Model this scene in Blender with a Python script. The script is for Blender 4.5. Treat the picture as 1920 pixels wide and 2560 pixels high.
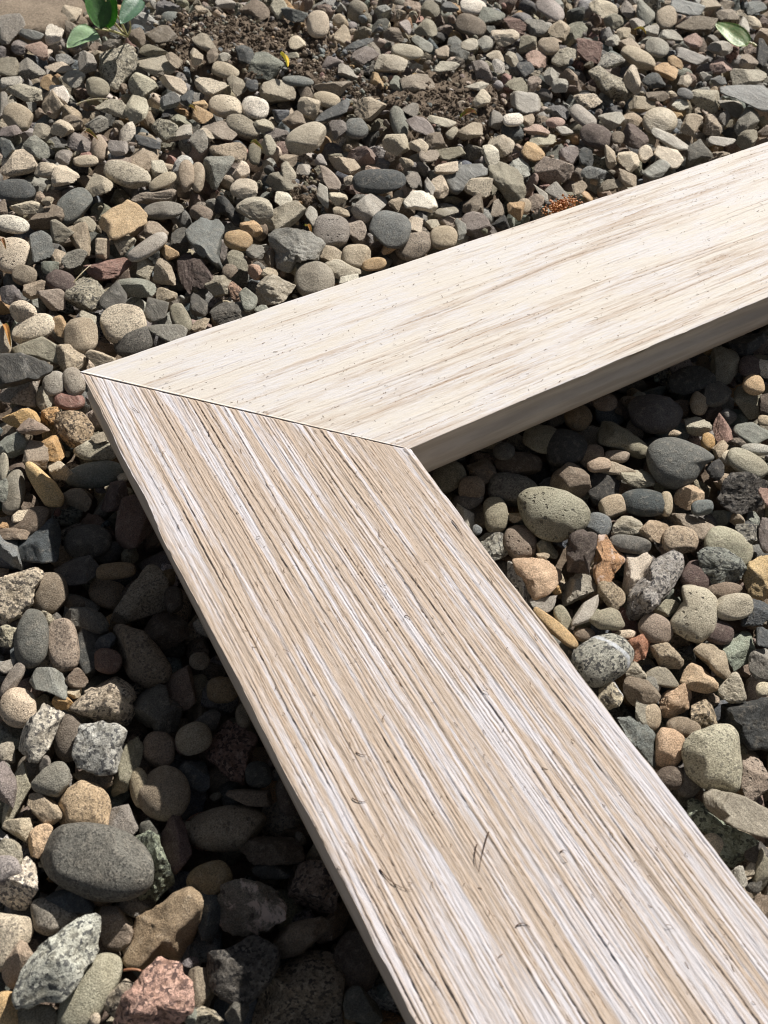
import bpy, bmesh, math, json
import numpy as np
from mathutils import Matrix, Vector

for o in list(bpy.data.objects): bpy.data.objects.remove(o)
SC = bpy.context.scene
COLL = SC.collection

# ------------------------------------------------------------------ camera
CAM_POS = [-0.02452, -0.24264, 0.22464]
CAM_AXES = [[0.86192, 0.38393, -0.33119], [-0.50441, 0.71571, -0.48305], [0.05157, 0.5834, 0.81054]]
FOCAL_PX = 2076.3
BOARD_T = 0.01988

R = CAM_AXES
cam = bpy.data.cameras.new('camera')
cam.sensor_fit = 'VERTICAL'; cam.sensor_height = 24.0
cam.lens = FOCAL_PX / 2560 * 24.0
cam.clip_start = .01; cam.clip_end = 50
cam.dof.use_dof = True; cam.dof.focus_distance = .33; cam.dof.aperture_fstop = 17.0
camo = bpy.data.objects.new('camera', cam); COLL.objects.link(camo)
camo.matrix_world = Matrix([[R[i][0], R[i][1], R[i][2], CAM_POS[i]] for i in range(3)] + [[0, 0, 0, 1]])
SC.camera = camo

# ------------------------------------------------------------------ light
SUN_TO = Vector((1.05, .54, 1.0)).normalized()
elev = math.asin(SUN_TO.z); azim = math.atan2(SUN_TO.x, SUN_TO.y)
world = bpy.data.worlds.new('World'); SC.world = world; world.use_nodes = True
wn = world.node_tree; wn.nodes.clear()
wo = wn.nodes.new('ShaderNodeOutputWorld'); wb = wn.nodes.new('ShaderNodeBackground'); ws = wn.nodes.new('ShaderNodeTexSky')
ws.sky_type = 'NISHITA'; ws.sun_disc = False; ws.sun_elevation = elev; ws.sun_rotation = azim
wb.inputs['Strength'].default_value = .05
hs = wn.nodes.new('ShaderNodeHueSaturation'); hs.inputs['Saturation'].default_value = .5; hs.inputs['Value'].default_value = .68   # hazy sky
wn.links.new(ws.outputs[0], hs.inputs['Color']); wn.links.new(hs.outputs[0], wb.inputs[0]); wn.links.new(wb.outputs[0], wo.inputs[0])
sun = bpy.data.lights.new('sun', 'SUN'); sun.energy = 5.0; sun.angle = math.radians(.53); sun.color = (1, .955, .89)
suno = bpy.data.objects.new('sun', sun); COLL.objects.link(suno)
suno.rotation_euler = (-SUN_TO).to_track_quat('-Z', 'Y').to_euler()
SC.view_settings.view_transform = 'Standard'; SC.view_settings.look = 'None'
SC.view_settings.exposure = 0.43; SC.view_settings.gamma = 1
SC.cycles.filter_width = 1.1; SC.cycles.max_bounces = 6; SC.cycles.diffuse_bounces = 2

# ------------------------------------------------------------------ helpers
ZT = -.0348                 # mean level of the gravel tops; the frame's face is z = 0
BW = .0889                  # board width
rng = np.random.default_rng(11)

def tag(o, label=None, cat=None, group=None, kind=None):
    for k_, v_ in (('label', label), ('category', cat), ('group', group), ('kind', kind)):
        if v_: o[k_] = v_
    return o

def mesh_np(name, V, Fc, smooth=True):
    V = np.asarray(V, np.float32); Fc = np.asarray(Fc, np.int32)
    me = bpy.data.meshes.new(name); n, k = Fc.shape
    me.vertices.add(len(V)); me.vertices.foreach_set('co', V.ravel())
    me.loops.add(n * k); me.loops.foreach_set('vertex_index', Fc.ravel())
    me.polygons.add(n); me.polygons.foreach_set('loop_start', np.arange(0, n * k, k, dtype=np.int32))
    me.polygons.foreach_set('loop_total', np.full(n, k, np.int32))
    me.update(calc_edges=True)
    me.polygons.foreach_set('use_smooth', np.full(n, smooth, dtype=bool))
    return me

def link(name, me, parent=None, mats=()):
    o = bpy.data.objects.new(name, me); COLL.objects.link(o)
    for m in mats: me.materials.append(m)
    if parent is not None: o.parent = parent
    return o

_T = np.random.default_rng(3).random((257, 257))
def vnoise(u, v, su, sv, seed=0):
    a = u / su + seed * 17.31 + 1000; b = v / sv + seed * 7.77 + 1000
    i = np.floor(a).astype(int); j = np.floor(b).astype(int); fa = a - i; fb = b - j
    fa = fa * fa * (3 - 2 * fa); fb = fb * fb * (3 - 2 * fb)
    i0, i1, j0, j1 = (i + seed * 31) % 257, (i + 1 + seed * 31) % 257, j % 257, (j + 1) % 257
    return (_T[i0, j0] * (1 - fa) + _T[i1, j0] * fa) * (1 - fb) + (_T[i0, j1] * (1 - fa) + _T[i1, j1] * fa) * fb
def sstep(a, b, x):
    t = np.clip((x - a) / (b - a), 0, 1); return t * t * (3 - 2 * t)

class NT:
    def __init__(s, name):
        s.m = bpy.data.materials.new(name); s.m.use_nodes = True; s.t = s.m.node_tree; s.t.nodes.clear()
        s.out = s.n('ShaderNodeOutputMaterial'); s.b = s.n('ShaderNodeBsdfPrincipled'); s.l(s.b.outputs[0], s.out.inputs[0])
    def n(s, ty, **kw):
        q = s.t.nodes.new(ty)
        for a, v in kw.items(): setattr(q, a, v)
        return q
    def l(s, a, b): s.t.links.new(a, b)
    def noise(s, vec, scale, detail=3, rough=.55, dist=0):
        q = s.n('ShaderNodeTexNoise'); q.inputs['Scale'].default_value = scale; q.inputs['Detail'].default_value = detail
        q.inputs['Roughness'].default_value = rough; q.inputs['Distortion'].default_value = dist; s.l(vec, q.inputs['Vector']); return q.outputs['Fac']
    def voro(s, vec, scale, feat='F1', out='Distance'):
        q = s.n('ShaderNodeTexVoronoi', feature=feat); q.inputs['Scale'].default_value = scale; s.l(vec, q.inputs['Vector']); return q.outputs[out]
    def ramp(s, f, pts):
        q = s.n('ShaderNodeMapRange'); q.interpolation_type = 'SMOOTHSTEP'
        (a, x), (b, y) = pts
        for i_, v_ in ((1, a), (2, b), (3, x), (4, y)): q.inputs[i_].default_value = v_
        s.l(f, q.inputs[0]); return q.outputs[0]
    def mix(s, f, a, b, mode='MIX'):
        q = s.n('ShaderNodeMix', data_type='RGBA', blend_type=mode, clamp_factor=True)
        for v_, i_ in ((f, 0), (a, 6), (b, 7)):
            if isinstance(v_, (int, float)): q.inputs[i_].default_value = v_
            elif isinstance(v_, tuple): q.inputs[i_].default_value = (*v_, 1)
            else: s.l(v_, q.inputs[i_])
        return q.outputs[2]
    def math(s, op, a, b=0.0):
        q = s.n('ShaderNodeMath', operation=op)
        for v_, i_ in ((a, 0), (b, 1)):
            if isinstance(v_, (int, float)): q.inputs[i_].default_value = v_
            else: s.l(v_, q.inputs[i_])
        return q.outputs[0]
    def bump(s, h, dist, strength=1.0, base=None):
        q = s.n('ShaderNodeBump'); q.inputs['Strength'].default_value = strength; q.inputs['Distance'].default_value = dist
        s.l(h, q.inputs['Height'])
        if base: s.l(base, q.inputs['Normal'])
        return q.outputs[0]

# ------------------------------------------------------------------ stone materials
def stone_material(kind, stuff=False):
    M = NT({'-': 'smooth_stone', 'q': 'speckled_granite', 'p': 'pitted_stone', 'm': 'marbled_stone', 'f': 'streaked_stone', 'c': 'rough_stone', 's': 'split_slate', 'qc': 'coarse_granite', 'b': 'banded_granite'}[kind] + ('_mixed' if stuff else ''))
    tc = M.n('ShaderNodeTexCoord')
    if stuff:
        at = M.n('ShaderNodeAttribute'); at.attribute_name = 'stone_colour'; base = at.outputs['Color']; vec = tc.outputs['Object']
    else:
        oi = M.n('ShaderNodeObjectInfo'); base = oi.outputs['Color']
        va = M.n('ShaderNodeVectorMath', operation='ADD'); sc = M.n('ShaderNodeMath', operation='MULTIPLY'); sc.inputs[1].default_value = 7.3
        M.l(oi.outputs['Random'], sc.inputs[0]); M.l(tc.outputs['Object'], va.inputs[0]); M.l(sc.outputs[0], va.inputs[1]); vec = va.outputs[0]
    big = M.noise(vec, 90, 4, .6, .4)       # blotches of a centimetre
    mid = M.noise(vec, 420, 4, .65)         # mottling
    fine = M.noise(vec, 2300, 4, .75)        # grain
    col = M.mix(M.ramp(big, ((.32, .6), (.72, 0))), base, M.mix(1.0, base, (.6, .56, .52), 'MULTIPLY'))
    col = M.mix(M.ramp(mid, ((.48, 0), (.74, .5))), col, M.mix(.45, base, (.52, .45, .36)))
    col = M.mix(M.ramp(M.noise(vec, 700, 3, .7), ((.56, 0), (.7, .5))), col, M.mix(1.0, base, (.45, .42, .4), 'MULTIPLY'))
    gv = M.ramp(fine, ((.3, .5), (.7, 1.5)))
    cg = M.n('ShaderNodeCombineColor'); [M.l(gv, cg.inputs[i]) for i in range(3)]
    col = M.mix(1.0, col, cg.outputs[0], 'MULTIPLY')
    hgt = M.math('ADD', M.math('MULTIPLY', mid, .7), M.math('MULTIPLY', fine, .42))
    dist, rough = .0013, .8
    dark = M.mix(1.0, base, (.22, .22, .24), 'MULTIPLY'); pl = M.n('ShaderNodeVectorMath', operation='MULTIPLY_ADD'); M.l(base, pl.inputs[0]); pl.inputs[1].default_value = (1.25, 1.22, 1.18); pl.inputs[2].default_value = (.07, .067, .06); pale = pl.outputs[0]
    if kind in ('q', 'qc', 'b'):
        s1 = M.voro(vec, 1600 if kind == 'q' else 1150, 'F1', 'Color'); sx = M.n('ShaderNodeSeparateColor'); M.l(s1, sx.inputs[0])
        clump = M.noise(vec, 420, 4, .7)
        a_ = .34 if kind == 'q' else .62
        fd = M.math('MULTIPLY', M.math('GREATER_THAN', sx.outputs[0], .74 if kind == 'q' else .62), M.ramp(clump, ((.36, 0), (.54, min(1, a_ * 1.9)))))
        fp = M.math('MULTIPLY', M.math('GREATER_THAN', sx.outputs[1], .62), M.ramp(clump, ((.42, .2), (.62, a_ * 1.3))))
        col = M.mix(fp, col, pale); col = M.mix(fd, col, dark)
        hgt = M.math('ADD', hgt, M.math('MULTIPLY', sx.outputs[2], .22 if kind == 'q' else .5)); dist = .0011 if kind == 'q' else .0015
    if kind == 'b':
        sp = M.n('ShaderNodeSeparateXYZ'); M.l(tc.outputs['Object'], sp.inputs[0])
        d_ = M.math('ABSOLUTE', M.math('ADD', M.math('ADD', M.math('MULTIPLY', sp.outputs[0], .9), M.math('MULTIPLY', sp.outputs[1], .15)), M.math('ADD', M.math('MULTIPLY', M.noise(vec, 160, 2), .004), -.0058)))
        col = M.mix(M.math('MULTIPLY', M.ramp(d_, ((.0004, 1), (.0013, 0))), M.ramp(mid, ((.3, .5), (.55, 1)))), col, (.58, .60, .63))
    if kind == 'p':
        v1 = M.voro(vec, 420); v2 = M.noise(vec, 200, 2)
        pit = M.math('MULTIPLY', M.ramp(v1, ((.16, 1), (.3, 0))), M.ramp(v2, ((.47, 0), (.56, 1))))
        v3 = M.voro(vec, 1000); pit2 = M.math('MULTIPLY', M.ramp(v3, ((.15, .7), (.3, 0))), M.ramp(big, ((.45, 0), (.6, 1))))
        pit = M.math('MAXIMUM', pit, pit2)
        hgt = M.math('SUBTRACT', hgt, M.math('MULTIPLY', pit, 1.4)); col = M.mix(M.math('MULTIPLY', pit, .45), col, (.09, .075, .06)); dist = .0009
    if kind == 'm':
        wv = M.noise(vec, 150, 6, .75, .4); w2 = M.noise(vec, 230, 6, .75, .3)
        col = M.mix(M.ramp(wv, ((.52, 0), (.6, .85))), col, (.66, .52, .44)); col = M.mix(M.ramp(w2, ((.57, 0), (.63, .9))), col, (.045, .035, .03))
        hgt = M.math('ADD', hgt, M.math('MULTIPLY', wv, .8)); dist = .0012; rough = .55
    if kind in ('f', 's'):
        mp = M.n('ShaderNodeMapping'); mp.inputs['Scale'].default_value = (1, .25, 3.5); mp.inputs['Rotation'].default_value = (.5, .3, .6); M.l(vec, mp.inputs[0])
        st = M.noise(mp.outputs[0], 420 if kind == 'f' else 240, 5, .65, .5)
        col = M.mix(M.ramp(st, ((.4, .45), (.62, 0))), col, M.mix(1.0, base, (.45, .42, .4), 'MULTIPLY'))
        col = M.mix(M.ramp(st, ((.56, 0), (.72, .3))), col, (.45, .42, .38))
        hgt = M.math('ADD', M.math('MULTIPLY', hgt, .6), st); dist = .0009; rough = .62
    if kind in ('c', 'qc'):
        w1 = M.noise(vec, 230, 6, .72); hgt = M.math('ADD', M.math('MULTIPLY', w1, 1.5), M.math('MULTIPLY', hgt, .8)); dist = max(dist, .0013)
        col = M.mix(M.ramp(w1, ((.38, .5), (.52, 0))), col, M.mix(1.0, base, (.5, .46, .4), 'MULTIPLY'))
    M.l(col, M.b.inputs['Base Color'])
    M.b.inputs['Roughness'].default_value = rough; M.b.inputs['Specular IOR Level'].default_value = .35
    M.l(M.bump(hgt, dist, .9), M.b.inputs['Normal'])
    return M.m

def mat_key(shape, tex):
    if shape == 'c': return 'qc' if tex == 'q' else ('c' if tex == '-' else tex)
    if shape == 's' and tex == '-': return 's'
    return tex
KEYS = ['-', 'q', 'p', 'm', 'f', 'c', 's', 'qc']
SM = {k_: stone_material(k_) for k_ in KEYS + ['b']}
SMS = {k_: stone_material(k_, True) for k_ in KEYS}

# ------------------------------------------------------------------ stone shapes
ICO = {}
def ico(level):
    if level not in ICO:
        bm = bmesh.new(); bmesh.ops.create_icosphere(bm, subdivisions=level, radius=1)
        V = np.array([v.co[:] for v in bm.verts]); Fc = np.array([[v.index for v in f.verts] for f in bm.faces]); bm.free()
        V /= np.linalg.norm(V, axis=1)[:, None]; ICO[level] = (V, Fc)
    return ICO[level]

def waves(D, g, lo, hi, n, amp):
    W_ = g.normal(size=(n, 3)); W_ = W_ / np.linalg.norm(W_, axis=1)[:, None] * g.uniform(lo, hi, (n, 1))
    return (np.sin(D @ W_.T + g.uniform(0, 6.28, n)) * g.uniform(.4, 1, n)).sum(1) * amp / n ** .5

def stone_shape(D, shape, g, poly=None):
    if shape == 'r':
        p = g.uniform(2.0, 2.7)
        r = 1 / (np.abs(D) ** p).sum(1) ** (1 / p)
        n = g.normal(size=(3, 3)); n /= np.linalg.norm(n, axis=1)[:, None]
        for q, dd in zip(n, g.uniform(.74, .95, 3)):
            c = D @ q; lim = np.where(c > .2, dd / np.maximum(c, .2), 9); k_ = 26
            r = -np.log(np.exp(-k_ * r) + np.exp(-k_ * lim)) / k_
        r = r * (1 + waves(D, g, 1.5, 3.2, 5, .05) + waves(D, g, 6, 12, 8, .008))
    else:
        N = {'a': 9, 'c': 12, 's': 8}[shape]
        n = g.normal(size=(N, 3))
        if shape == 's': n[:, 2] *= .35
        n /= np.linalg.norm(n, axis=1)[:, None]; dd = g.uniform(.42, .8, N)
        if shape == 's': n = np.vstack([n, [[.08, .06, 1], [-.05, -.1, -1]]]); n /= np.linalg.norm(n, axis=1)[:, None]; dd = np.append(dd, [.55, .6])
        r = np.full(len(D), 1.05); k_ = 85 if shape != 'c' else 42
        acc = np.exp(-k_ * r)
        for q, d_ in zip(n, dd):
            c = D @ q; acc += np.where(c > .15, np.exp(-k_ * np.minimum(d_ / np.maximum(c, .15), 9)), 0)
        r = -np.log(acc) / k_
        a1, a2, a3 = {'a': (.05, .024, .015), 'c': (.07, .04, .026), 's': (.03, .014, .008)}[shape]
        r = r * (1 + waves(D, g, 2, 4, 6, a1) + waves(D, g, 8, 14, 10, a2) + waves(D, g, 20, 34, 14, a3))
    P = D * r[:, None]
    P[:, 2] /= np.abs(P[:, 2]).max()
    if poly is None:
        for i in (0, 1):
            lo, hi = P[:, i].min(), P[:, i].max(); P[:, i] = (P[:, i] - (lo + hi) / 2) / ((hi - lo) / 2)
        return P
    # outline traced as a plan: a closed curve round the stone's middle
    poly = np.array(poly); nb = 72
    th = np.arctan2(P[:, 1], P[:, 0]); rho = np.hypot(P[:, 0], P[:, 1])
    b = ((th + math.pi) / (2 * math.pi) * nb).astype(int) % nb
    cur = np.zeros(nb); np.maximum.at(cur, b, rho)
    cur = np.array([max(cur[(i + j) % nb] for j in (-1, 0, 1)) for i in range(nb)])
    cen = (np.arange(nb) + .5) / nb * 2 * math.pi - math.pi
    A_, B_ = poly, np.roll(poly, -1, 0)
    tgt = np.zeros(nb)
    for i, a in enumerate(cen):
        u = np.array([math.cos(a), math.sin(a)]); best = 0
        for p0, p1 in zip(A_, B_):
            e = p1 - p0; den = u[0] * e[1] - u[1] * e[0]
            if abs(den) < 1e-9: continue
            t = (p0[0] * e[1] - p0[1] * e[0]) / den; s = (p0[0] * u[1] - p0[1] * u[0]) / den
            if t > 0 and -1e-6 <= s <= 1 + 1e-6: best = max(best, t)
        tgt[i] = best if best > 0 else tgt[i - 1]
    cur = (np.roll(cur, 1) + cur + np.roll(cur, -1)) / 3
    if shape == 'r': tgt = (np.roll(tgt, 1) + 2 * tgt + np.roll(tgt, -1)) / 4; tgt = (np.roll(tgt, 1) + 2 * tgt + np.roll(tgt, -1)) / 4
    ratio = tgt / np.maximum(cur, .3)
    f = np.interp(th, cen, ratio, period=2 * math.pi)
    w = sstep(0, .35, rho); f = f * w + ratio.mean() * (1 - w)
    P[:, 0] *= f; P[:, 1] *= f
    return P

TRACED = [
["gravel_stone","a","q",[-72.3,-176.6,-30.2],[11.2,4.16,1.8,-6.55,10.85,-2.49,0.67,2.7,9.62],[0.61,0.62,0.545],"large blue white granite blade at lower left",[[0.85,1.0],[1.0,0.88],[0.97,0.48],[0.92,0.21],[0.52,-0.46],[0.11,-0.9],[-0.65,-1.0],[-1.0,-0.93],[-0.97,-0.68],[-0.75,-0.21],[-0.39,0.26],[0.06,0.6],[0.52,0.9]]],
["pebble","r","q",[-55.5,-157.0,-33.8],[14.55,4.01,1.24,-8.52,10.08,-3.44,0.87,2.23,10.37],[0.167,0.161,0.141],"biggest dark grey cobble at lower left",[[-1.0,0.37],[-0.85,0.7],[-0.58,0.94],[-0.2,1.0],[0.24,0.91],[0.62,0.7],[0.89,0.37],[1.0,-0.1],[0.96,-0.52],[0.81,-0.76],[0.52,-0.94],[0.24,-1.0],[-0.16,-0.94],[-0.54,-0.67],[-0.85,-0.37],[-0.98,-0.04]]],
["gravel_stone","a","q",[-20.0,-214.6,-41.6],[11.61,4.86,-0.18,-6.79,9.43,-1.1,0.69,2.31,10.47],[0.326,0.268,0.2],"large brown granite at the bottom edge",[[-1.0,-0.75],[-0.75,0.23],[-0.42,0.64],[0.11,1.0],[0.8,0.95],[1.0,0.37],[1.0,-0.32],[0.92,-1.0],[-1.0,-1.0]]],
["gravel_stone","a","-",[-46.1,-180.9,-40.1],[10.27,4.54,0.83,-6.01,10.38,-2.36,0.61,2.51,10.12],[0.376,0.282,0.183],"large golden brown rock at lower left",[[-0.68,0.2],[0.0,0.55],[0.29,0.8],[0.71,1.0],[1.0,0.82],[1.0,0.2],[0.74,-0.35],[0.41,-0.78],[0.0,-0.7],[-0.44,-1.0],[-0.85,-0.92],[-1.0,-0.73],[-0.74,-0.35]]],
["rock","c","q",[-53.1,-196.9,-30.8],[9.51,3.62,0.9,-5.57,8.35,-1.45,0.57,2.04,8.09],[0.666,0.427,0.346],"large pink granite at the bottom edge",[[0.18,1.0],[0.44,0.95],[0.68,0.74],[0.97,0.34],[1.0,-0.33],[0.79,-0.76],[0.35,-1.0],[-0.97,-1.0],[-1.0,-0.76],[-0.79,-0.08],[-0.38,0.44]]],
["gravel_stone","a","q",[-30.8,-203.2,-36.3],[9.02,3.85,0.2,-5.28,7.98,-1.25,0.54,1.94,8.27],[0.127,0.117,0.105],"dark grey rock with one sunlit facet",[[-1.0,0.57],[-0.45,0.64],[0.06,0.97],[0.39,1.0],[0.97,0.67],[1.0,0.28],[0.77,-0.25],[0.39,-0.7],[-0.03,-1.0],[-0.58,-0.74],[-0.94,-0.41]]],
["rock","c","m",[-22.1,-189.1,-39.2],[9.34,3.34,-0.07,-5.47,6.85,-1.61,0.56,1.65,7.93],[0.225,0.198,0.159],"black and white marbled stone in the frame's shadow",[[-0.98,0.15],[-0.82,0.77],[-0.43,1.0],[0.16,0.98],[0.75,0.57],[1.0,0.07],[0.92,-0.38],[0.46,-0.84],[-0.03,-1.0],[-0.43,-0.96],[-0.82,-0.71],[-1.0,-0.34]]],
["pebble","r","q",[124.9,-223.3,-33.4],[8.62,6.7,-3.71,-5.04,8.38,-0.48,0.52,2.49,6.41],[0.462,0.434,0.325],"large pale speckled pebble right of the lower board",[[-0.96,0.47],[-0.68,0.72],[0.11,1.0],[0.62,1.0],[0.9,0.72],[1.0,-0.3],[0.9,-1.0],[0.47,-0.96],[-0.29,-0.89],[-0.84,-0.47],[-1.0,0.05]]],
["rock","c","q",[151.9,-164.9,-33.5],[9.72,8.43,-5.74,-5.69,11.35,-2.53,0.58,3.67,8.4],[0.408,0.383,0.355],"long grey speckled granite at the right",[[0.6,1.0],[0.98,0.94],[1.0,0.61],[0.88,0.23],[0.56,-0.13],[-0.12,-0.71],[-0.88,-1.0],[-1.0,-0.77],[-0.92,-0.26],[-0.36,0.39],[0.0,0.77]]],
["pebble","r","p",[138.4,-121.1,-33.1],[12.59,6.61,-4.63,-7.37,9.73,-3.46,0.75,2.83,7.33],[0.316,0.301,0.226],"large olive grey pitted cobble inside the corner",[[-1.0,0.66],[-0.76,0.91],[-0.24,1.0],[0.32,0.83],[0.77,0.49],[1.0,0.06],[0.93,-0.32],[0.67,-0.7],[0.15,-1.0],[-0.37,-0.87],[-0.76,-0.4],[-0.95,0.11]]],
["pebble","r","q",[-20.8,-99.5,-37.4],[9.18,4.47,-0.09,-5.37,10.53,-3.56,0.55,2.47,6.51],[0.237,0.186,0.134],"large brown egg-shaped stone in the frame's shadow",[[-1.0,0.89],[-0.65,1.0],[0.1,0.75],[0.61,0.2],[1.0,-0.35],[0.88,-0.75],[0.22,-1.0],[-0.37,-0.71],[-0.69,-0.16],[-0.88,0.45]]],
["pebble","r","-",[201.8,-125.1,-33.9],[12.82,7.32,-5.95,-7.5,9.66,-3.09,0.77,3.23,6.8],[0.15,0.154,0.143],"charcoal pebble with a pointed right corner",[[-0.97,0.56],[-0.73,0.87],[-0.29,1.0],[0.15,0.82],[0.66,0.51],[1.0,0.16],[0.66,-0.02],[0.36,-0.64],[0.05,-0.96],[-0.22,-1.0],[-0.69,-0.73],[-0.9,-0.29],[-1.0,0.16]]],
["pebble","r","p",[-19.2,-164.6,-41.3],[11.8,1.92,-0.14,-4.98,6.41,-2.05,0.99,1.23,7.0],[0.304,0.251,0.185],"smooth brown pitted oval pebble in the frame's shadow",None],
["flat_stone","s","-",[117.4,-240.6,-29.0],[10.25,5.53,-1.62,-6.0,5.8,-0.02,0.61,0.34,2.9],[0.327,0.294,0.231],"flat grey slab with white patches at right",[[-1.0,0.86],[-0.64,1.0],[-0.17,0.86],[0.18,0.67],[1.0,-0.02],[1.0,-1.0],[0.69,-0.95],[-0.01,-0.63],[-0.64,-0.12],[-0.89,0.26]]],
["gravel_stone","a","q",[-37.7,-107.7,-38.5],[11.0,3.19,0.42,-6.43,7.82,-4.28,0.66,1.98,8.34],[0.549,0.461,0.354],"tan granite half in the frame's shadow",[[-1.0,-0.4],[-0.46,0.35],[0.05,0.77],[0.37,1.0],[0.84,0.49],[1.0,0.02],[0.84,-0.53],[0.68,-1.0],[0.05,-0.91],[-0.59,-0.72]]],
["rock","c","q",[-7.9,-144.1,-40.0],[7.49,4.51,-0.46,-4.39,9.46,-2.76,0.45,2.32,7.41],[0.234,0.146,0.117],"dark red granite beside the frame's lower board",[[-0.09,1.0],[0.45,0.82],[1.0,0.46],[0.77,-0.32],[0.5,-1.0],[-0.09,-0.82],[-1.0,-0.18],[-1.0,0.11],[-0.73,0.54],[-0.27,0.93]]],
["pebble","r","q",[116.3,-178.4,-34.4],[9.8,5.79,-3.49,-5.73,8.04,-1.59,0.59,2.22,6.42],[0.385,0.382,0.333],"grey speckled cobble with a white band beside the board",[[-0.81,0.4],[-0.29,0.83],[0.27,1.0],[0.72,0.74],[1.0,0.32],[0.94,-0.06],[0.64,-0.53],[-0.1,-1.0],[-0.48,-0.91],[-1.0,-0.11]]],
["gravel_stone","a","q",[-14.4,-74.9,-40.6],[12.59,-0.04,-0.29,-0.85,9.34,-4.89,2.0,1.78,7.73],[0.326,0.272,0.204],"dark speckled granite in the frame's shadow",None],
["gravel_stone","a","q",[-43.5,-125.6,-32.2],[7.82,3.1,0.49,-4.57,7.65,-3.05,0.47,1.91,6.69],[0.573,0.568,0.524],"square grey granite block at the left",[[-0.71,0.91],[-0.12,1.0],[0.64,0.96],[1.0,0.65],[0.94,0.34],[0.6,-0.98],[0.01,-1.0],[-0.87,-0.71],[-1.0,-0.32],[-0.87,0.25]]],
["rock","c","q",[-3.0,-193.8,-37.1],[7.42,3.28,-0.51,-4.34,6.23,-1.17,0.44,1.51,6.25],[0.262,0.193,0.15],"large speckled red brown rough rock right of the black and white marbled stone",None],
["gravel_stone","a","q",[-57.5,-111.8,-33.3],[6.66,3.27,0.77,-3.89,8.64,-3.07,0.4,2.21,6.05],[0.681,0.636,0.545],"white speckled granite chunk at the left",[[0.05,1.0],[0.55,0.84],[1.0,0.64],[0.75,0.32],[0.4,-0.4],[-0.15,-1.0],[-0.55,-0.96],[-1.0,-0.6],[-0.85,-0.04],[-0.65,0.4],[-0.15,0.72]]],
["rock","c","-",[147.4,-220.1,-39.3],[8.61,5.76,-4.55,-5.04,7.12,-0.6,0.52,2.38,6.98],[0.054,0.056,0.055],"black slate rock at the right edge",[[-1.0,0.09],[-0.96,0.74],[0.92,1.0],[1.0,-1.0],[0.08,-1.0],[-0.33,-0.61],[-0.42,-0.22]]],
["pebble","r","-",[-2.5,-216.5,-40.1],[4.62,6.67,-0.47,-5.08,5.22,-0.56,-0.06,1.69,5.67],[0.117,0.089,0.068],"large dark brown oval pebble just up and right of the large brown granite",None],
["pebble","r","p",[157.1,-180.4,-34.3],[7.83,6.88,-3.89,-4.58,8.83,-1.33,0.47,2.73,5.55],[0.474,0.431,0.331],"big olive buff pitted pebble at the right",[[-0.66,0.96],[-0.02,1.0],[0.56,0.84],[1.0,0.48],[1.0,-0.08],[0.85,-0.6],[0.27,-1.0],[-0.32,-0.84],[-0.95,-0.48],[-1.0,-0.32],[-0.66,0.12],[-0.32,0.56]]],
["pebble","r","-",[-68.8,-187.0,-37.5],[9.38,-3.18,0.9,5.34,4.81,-1.13,2.31,0.29,5.31],[0.443,0.418,0.313],"long olive tan stone at the bottom edge",None],
["rock","c","q",[-50.7,-57.9,-35.3],[8.72,3.74,0.67,-5.1,10.08,-4.75,0.52,2.75,6.68],[0.652,0.558,0.428],"pale granite rock with an orange patch on the left edge",[[-1.0,0.56],[0.06,0.8],[0.7,1.0],[1.0,0.84],[1.0,0.56],[0.7,0.11],[0.62,-0.29],[0.19,-0.7],[-0.36,-1.0],[-1.0,-0.78]]],
["rock","c","q",[115.2,-242.4,-39.6],[10.62,6.7,-4.68,-6.21,8.4,-0.01,0.64,2.7,8.85],[0.335,0.376,0.29],"pale green rough rock at the lower right",[[-1.0,1.0],[-0.72,0.93],[-0.25,0.57],[0.09,0.18],[0.69,-0.08],[1.0,-0.34],[0.81,-0.61],[0.19,-1.0],[-0.06,-0.84],[-0.31,-0.31],[-0.72,0.18],[-0.97,0.51]]],
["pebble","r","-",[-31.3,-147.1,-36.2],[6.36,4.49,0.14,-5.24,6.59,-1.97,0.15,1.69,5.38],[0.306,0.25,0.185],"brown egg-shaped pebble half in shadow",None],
["pebble","r","q",[-53.4,-138.5,-36.4],[7.15,2.7,0.61,-4.18,6.89,-2.19,0.43,1.55,5.48],[0.555,0.419,0.272],"round peach tan pebble above the biggest cobble",[[-1.0,0.04],[-0.78,0.51],[-0.15,1.0],[0.53,0.79],[0.93,0.32],[1.0,-0.15],[0.93,-0.91],[0.03,-1.0],[-0.91,-0.91]]],
["rock","c","-",[123.6,69.9,-35.0],[13.07,6.16,-4.25,-7.65,11.88,-8.97,0.78,4.06,7.45],[0.314,0.306,0.275],"broad light grey rough rock at the centre",[[-1.0,0.69],[-0.56,1.0],[0.24,0.95],[0.8,0.64],[1.0,0.33],[0.76,-0.49],[0.0,-0.49],[-0.2,-1.0],[-0.64,-0.74],[-0.84,0.08]]],
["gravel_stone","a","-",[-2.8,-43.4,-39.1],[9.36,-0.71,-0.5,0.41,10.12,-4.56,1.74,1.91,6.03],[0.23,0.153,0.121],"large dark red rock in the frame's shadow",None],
["rock","c","q",[-77.7,-151.1,-37.4],[6.47,-0.03,1.15,-1.31,7.17,-1.97,0.86,1.35,5.65],[0.85,0.763,0.643],"coarse white grey granite at lower left",None],
["rock","c","q",[-41.5,-164.6,-38.4],[5.31,4.07,0.45,-3.11,9.39,-2.07,0.32,2.27,6.99],[0.306,0.343,0.26],"green grey rock right of the biggest cobble",[[-1.0,0.76],[-0.29,1.0],[0.18,0.79],[0.47,0.28],[1.0,-0.36],[0.88,-0.55],[-0.0,-1.0],[-0.82,-0.9],[-0.94,-0.36]]],
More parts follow.
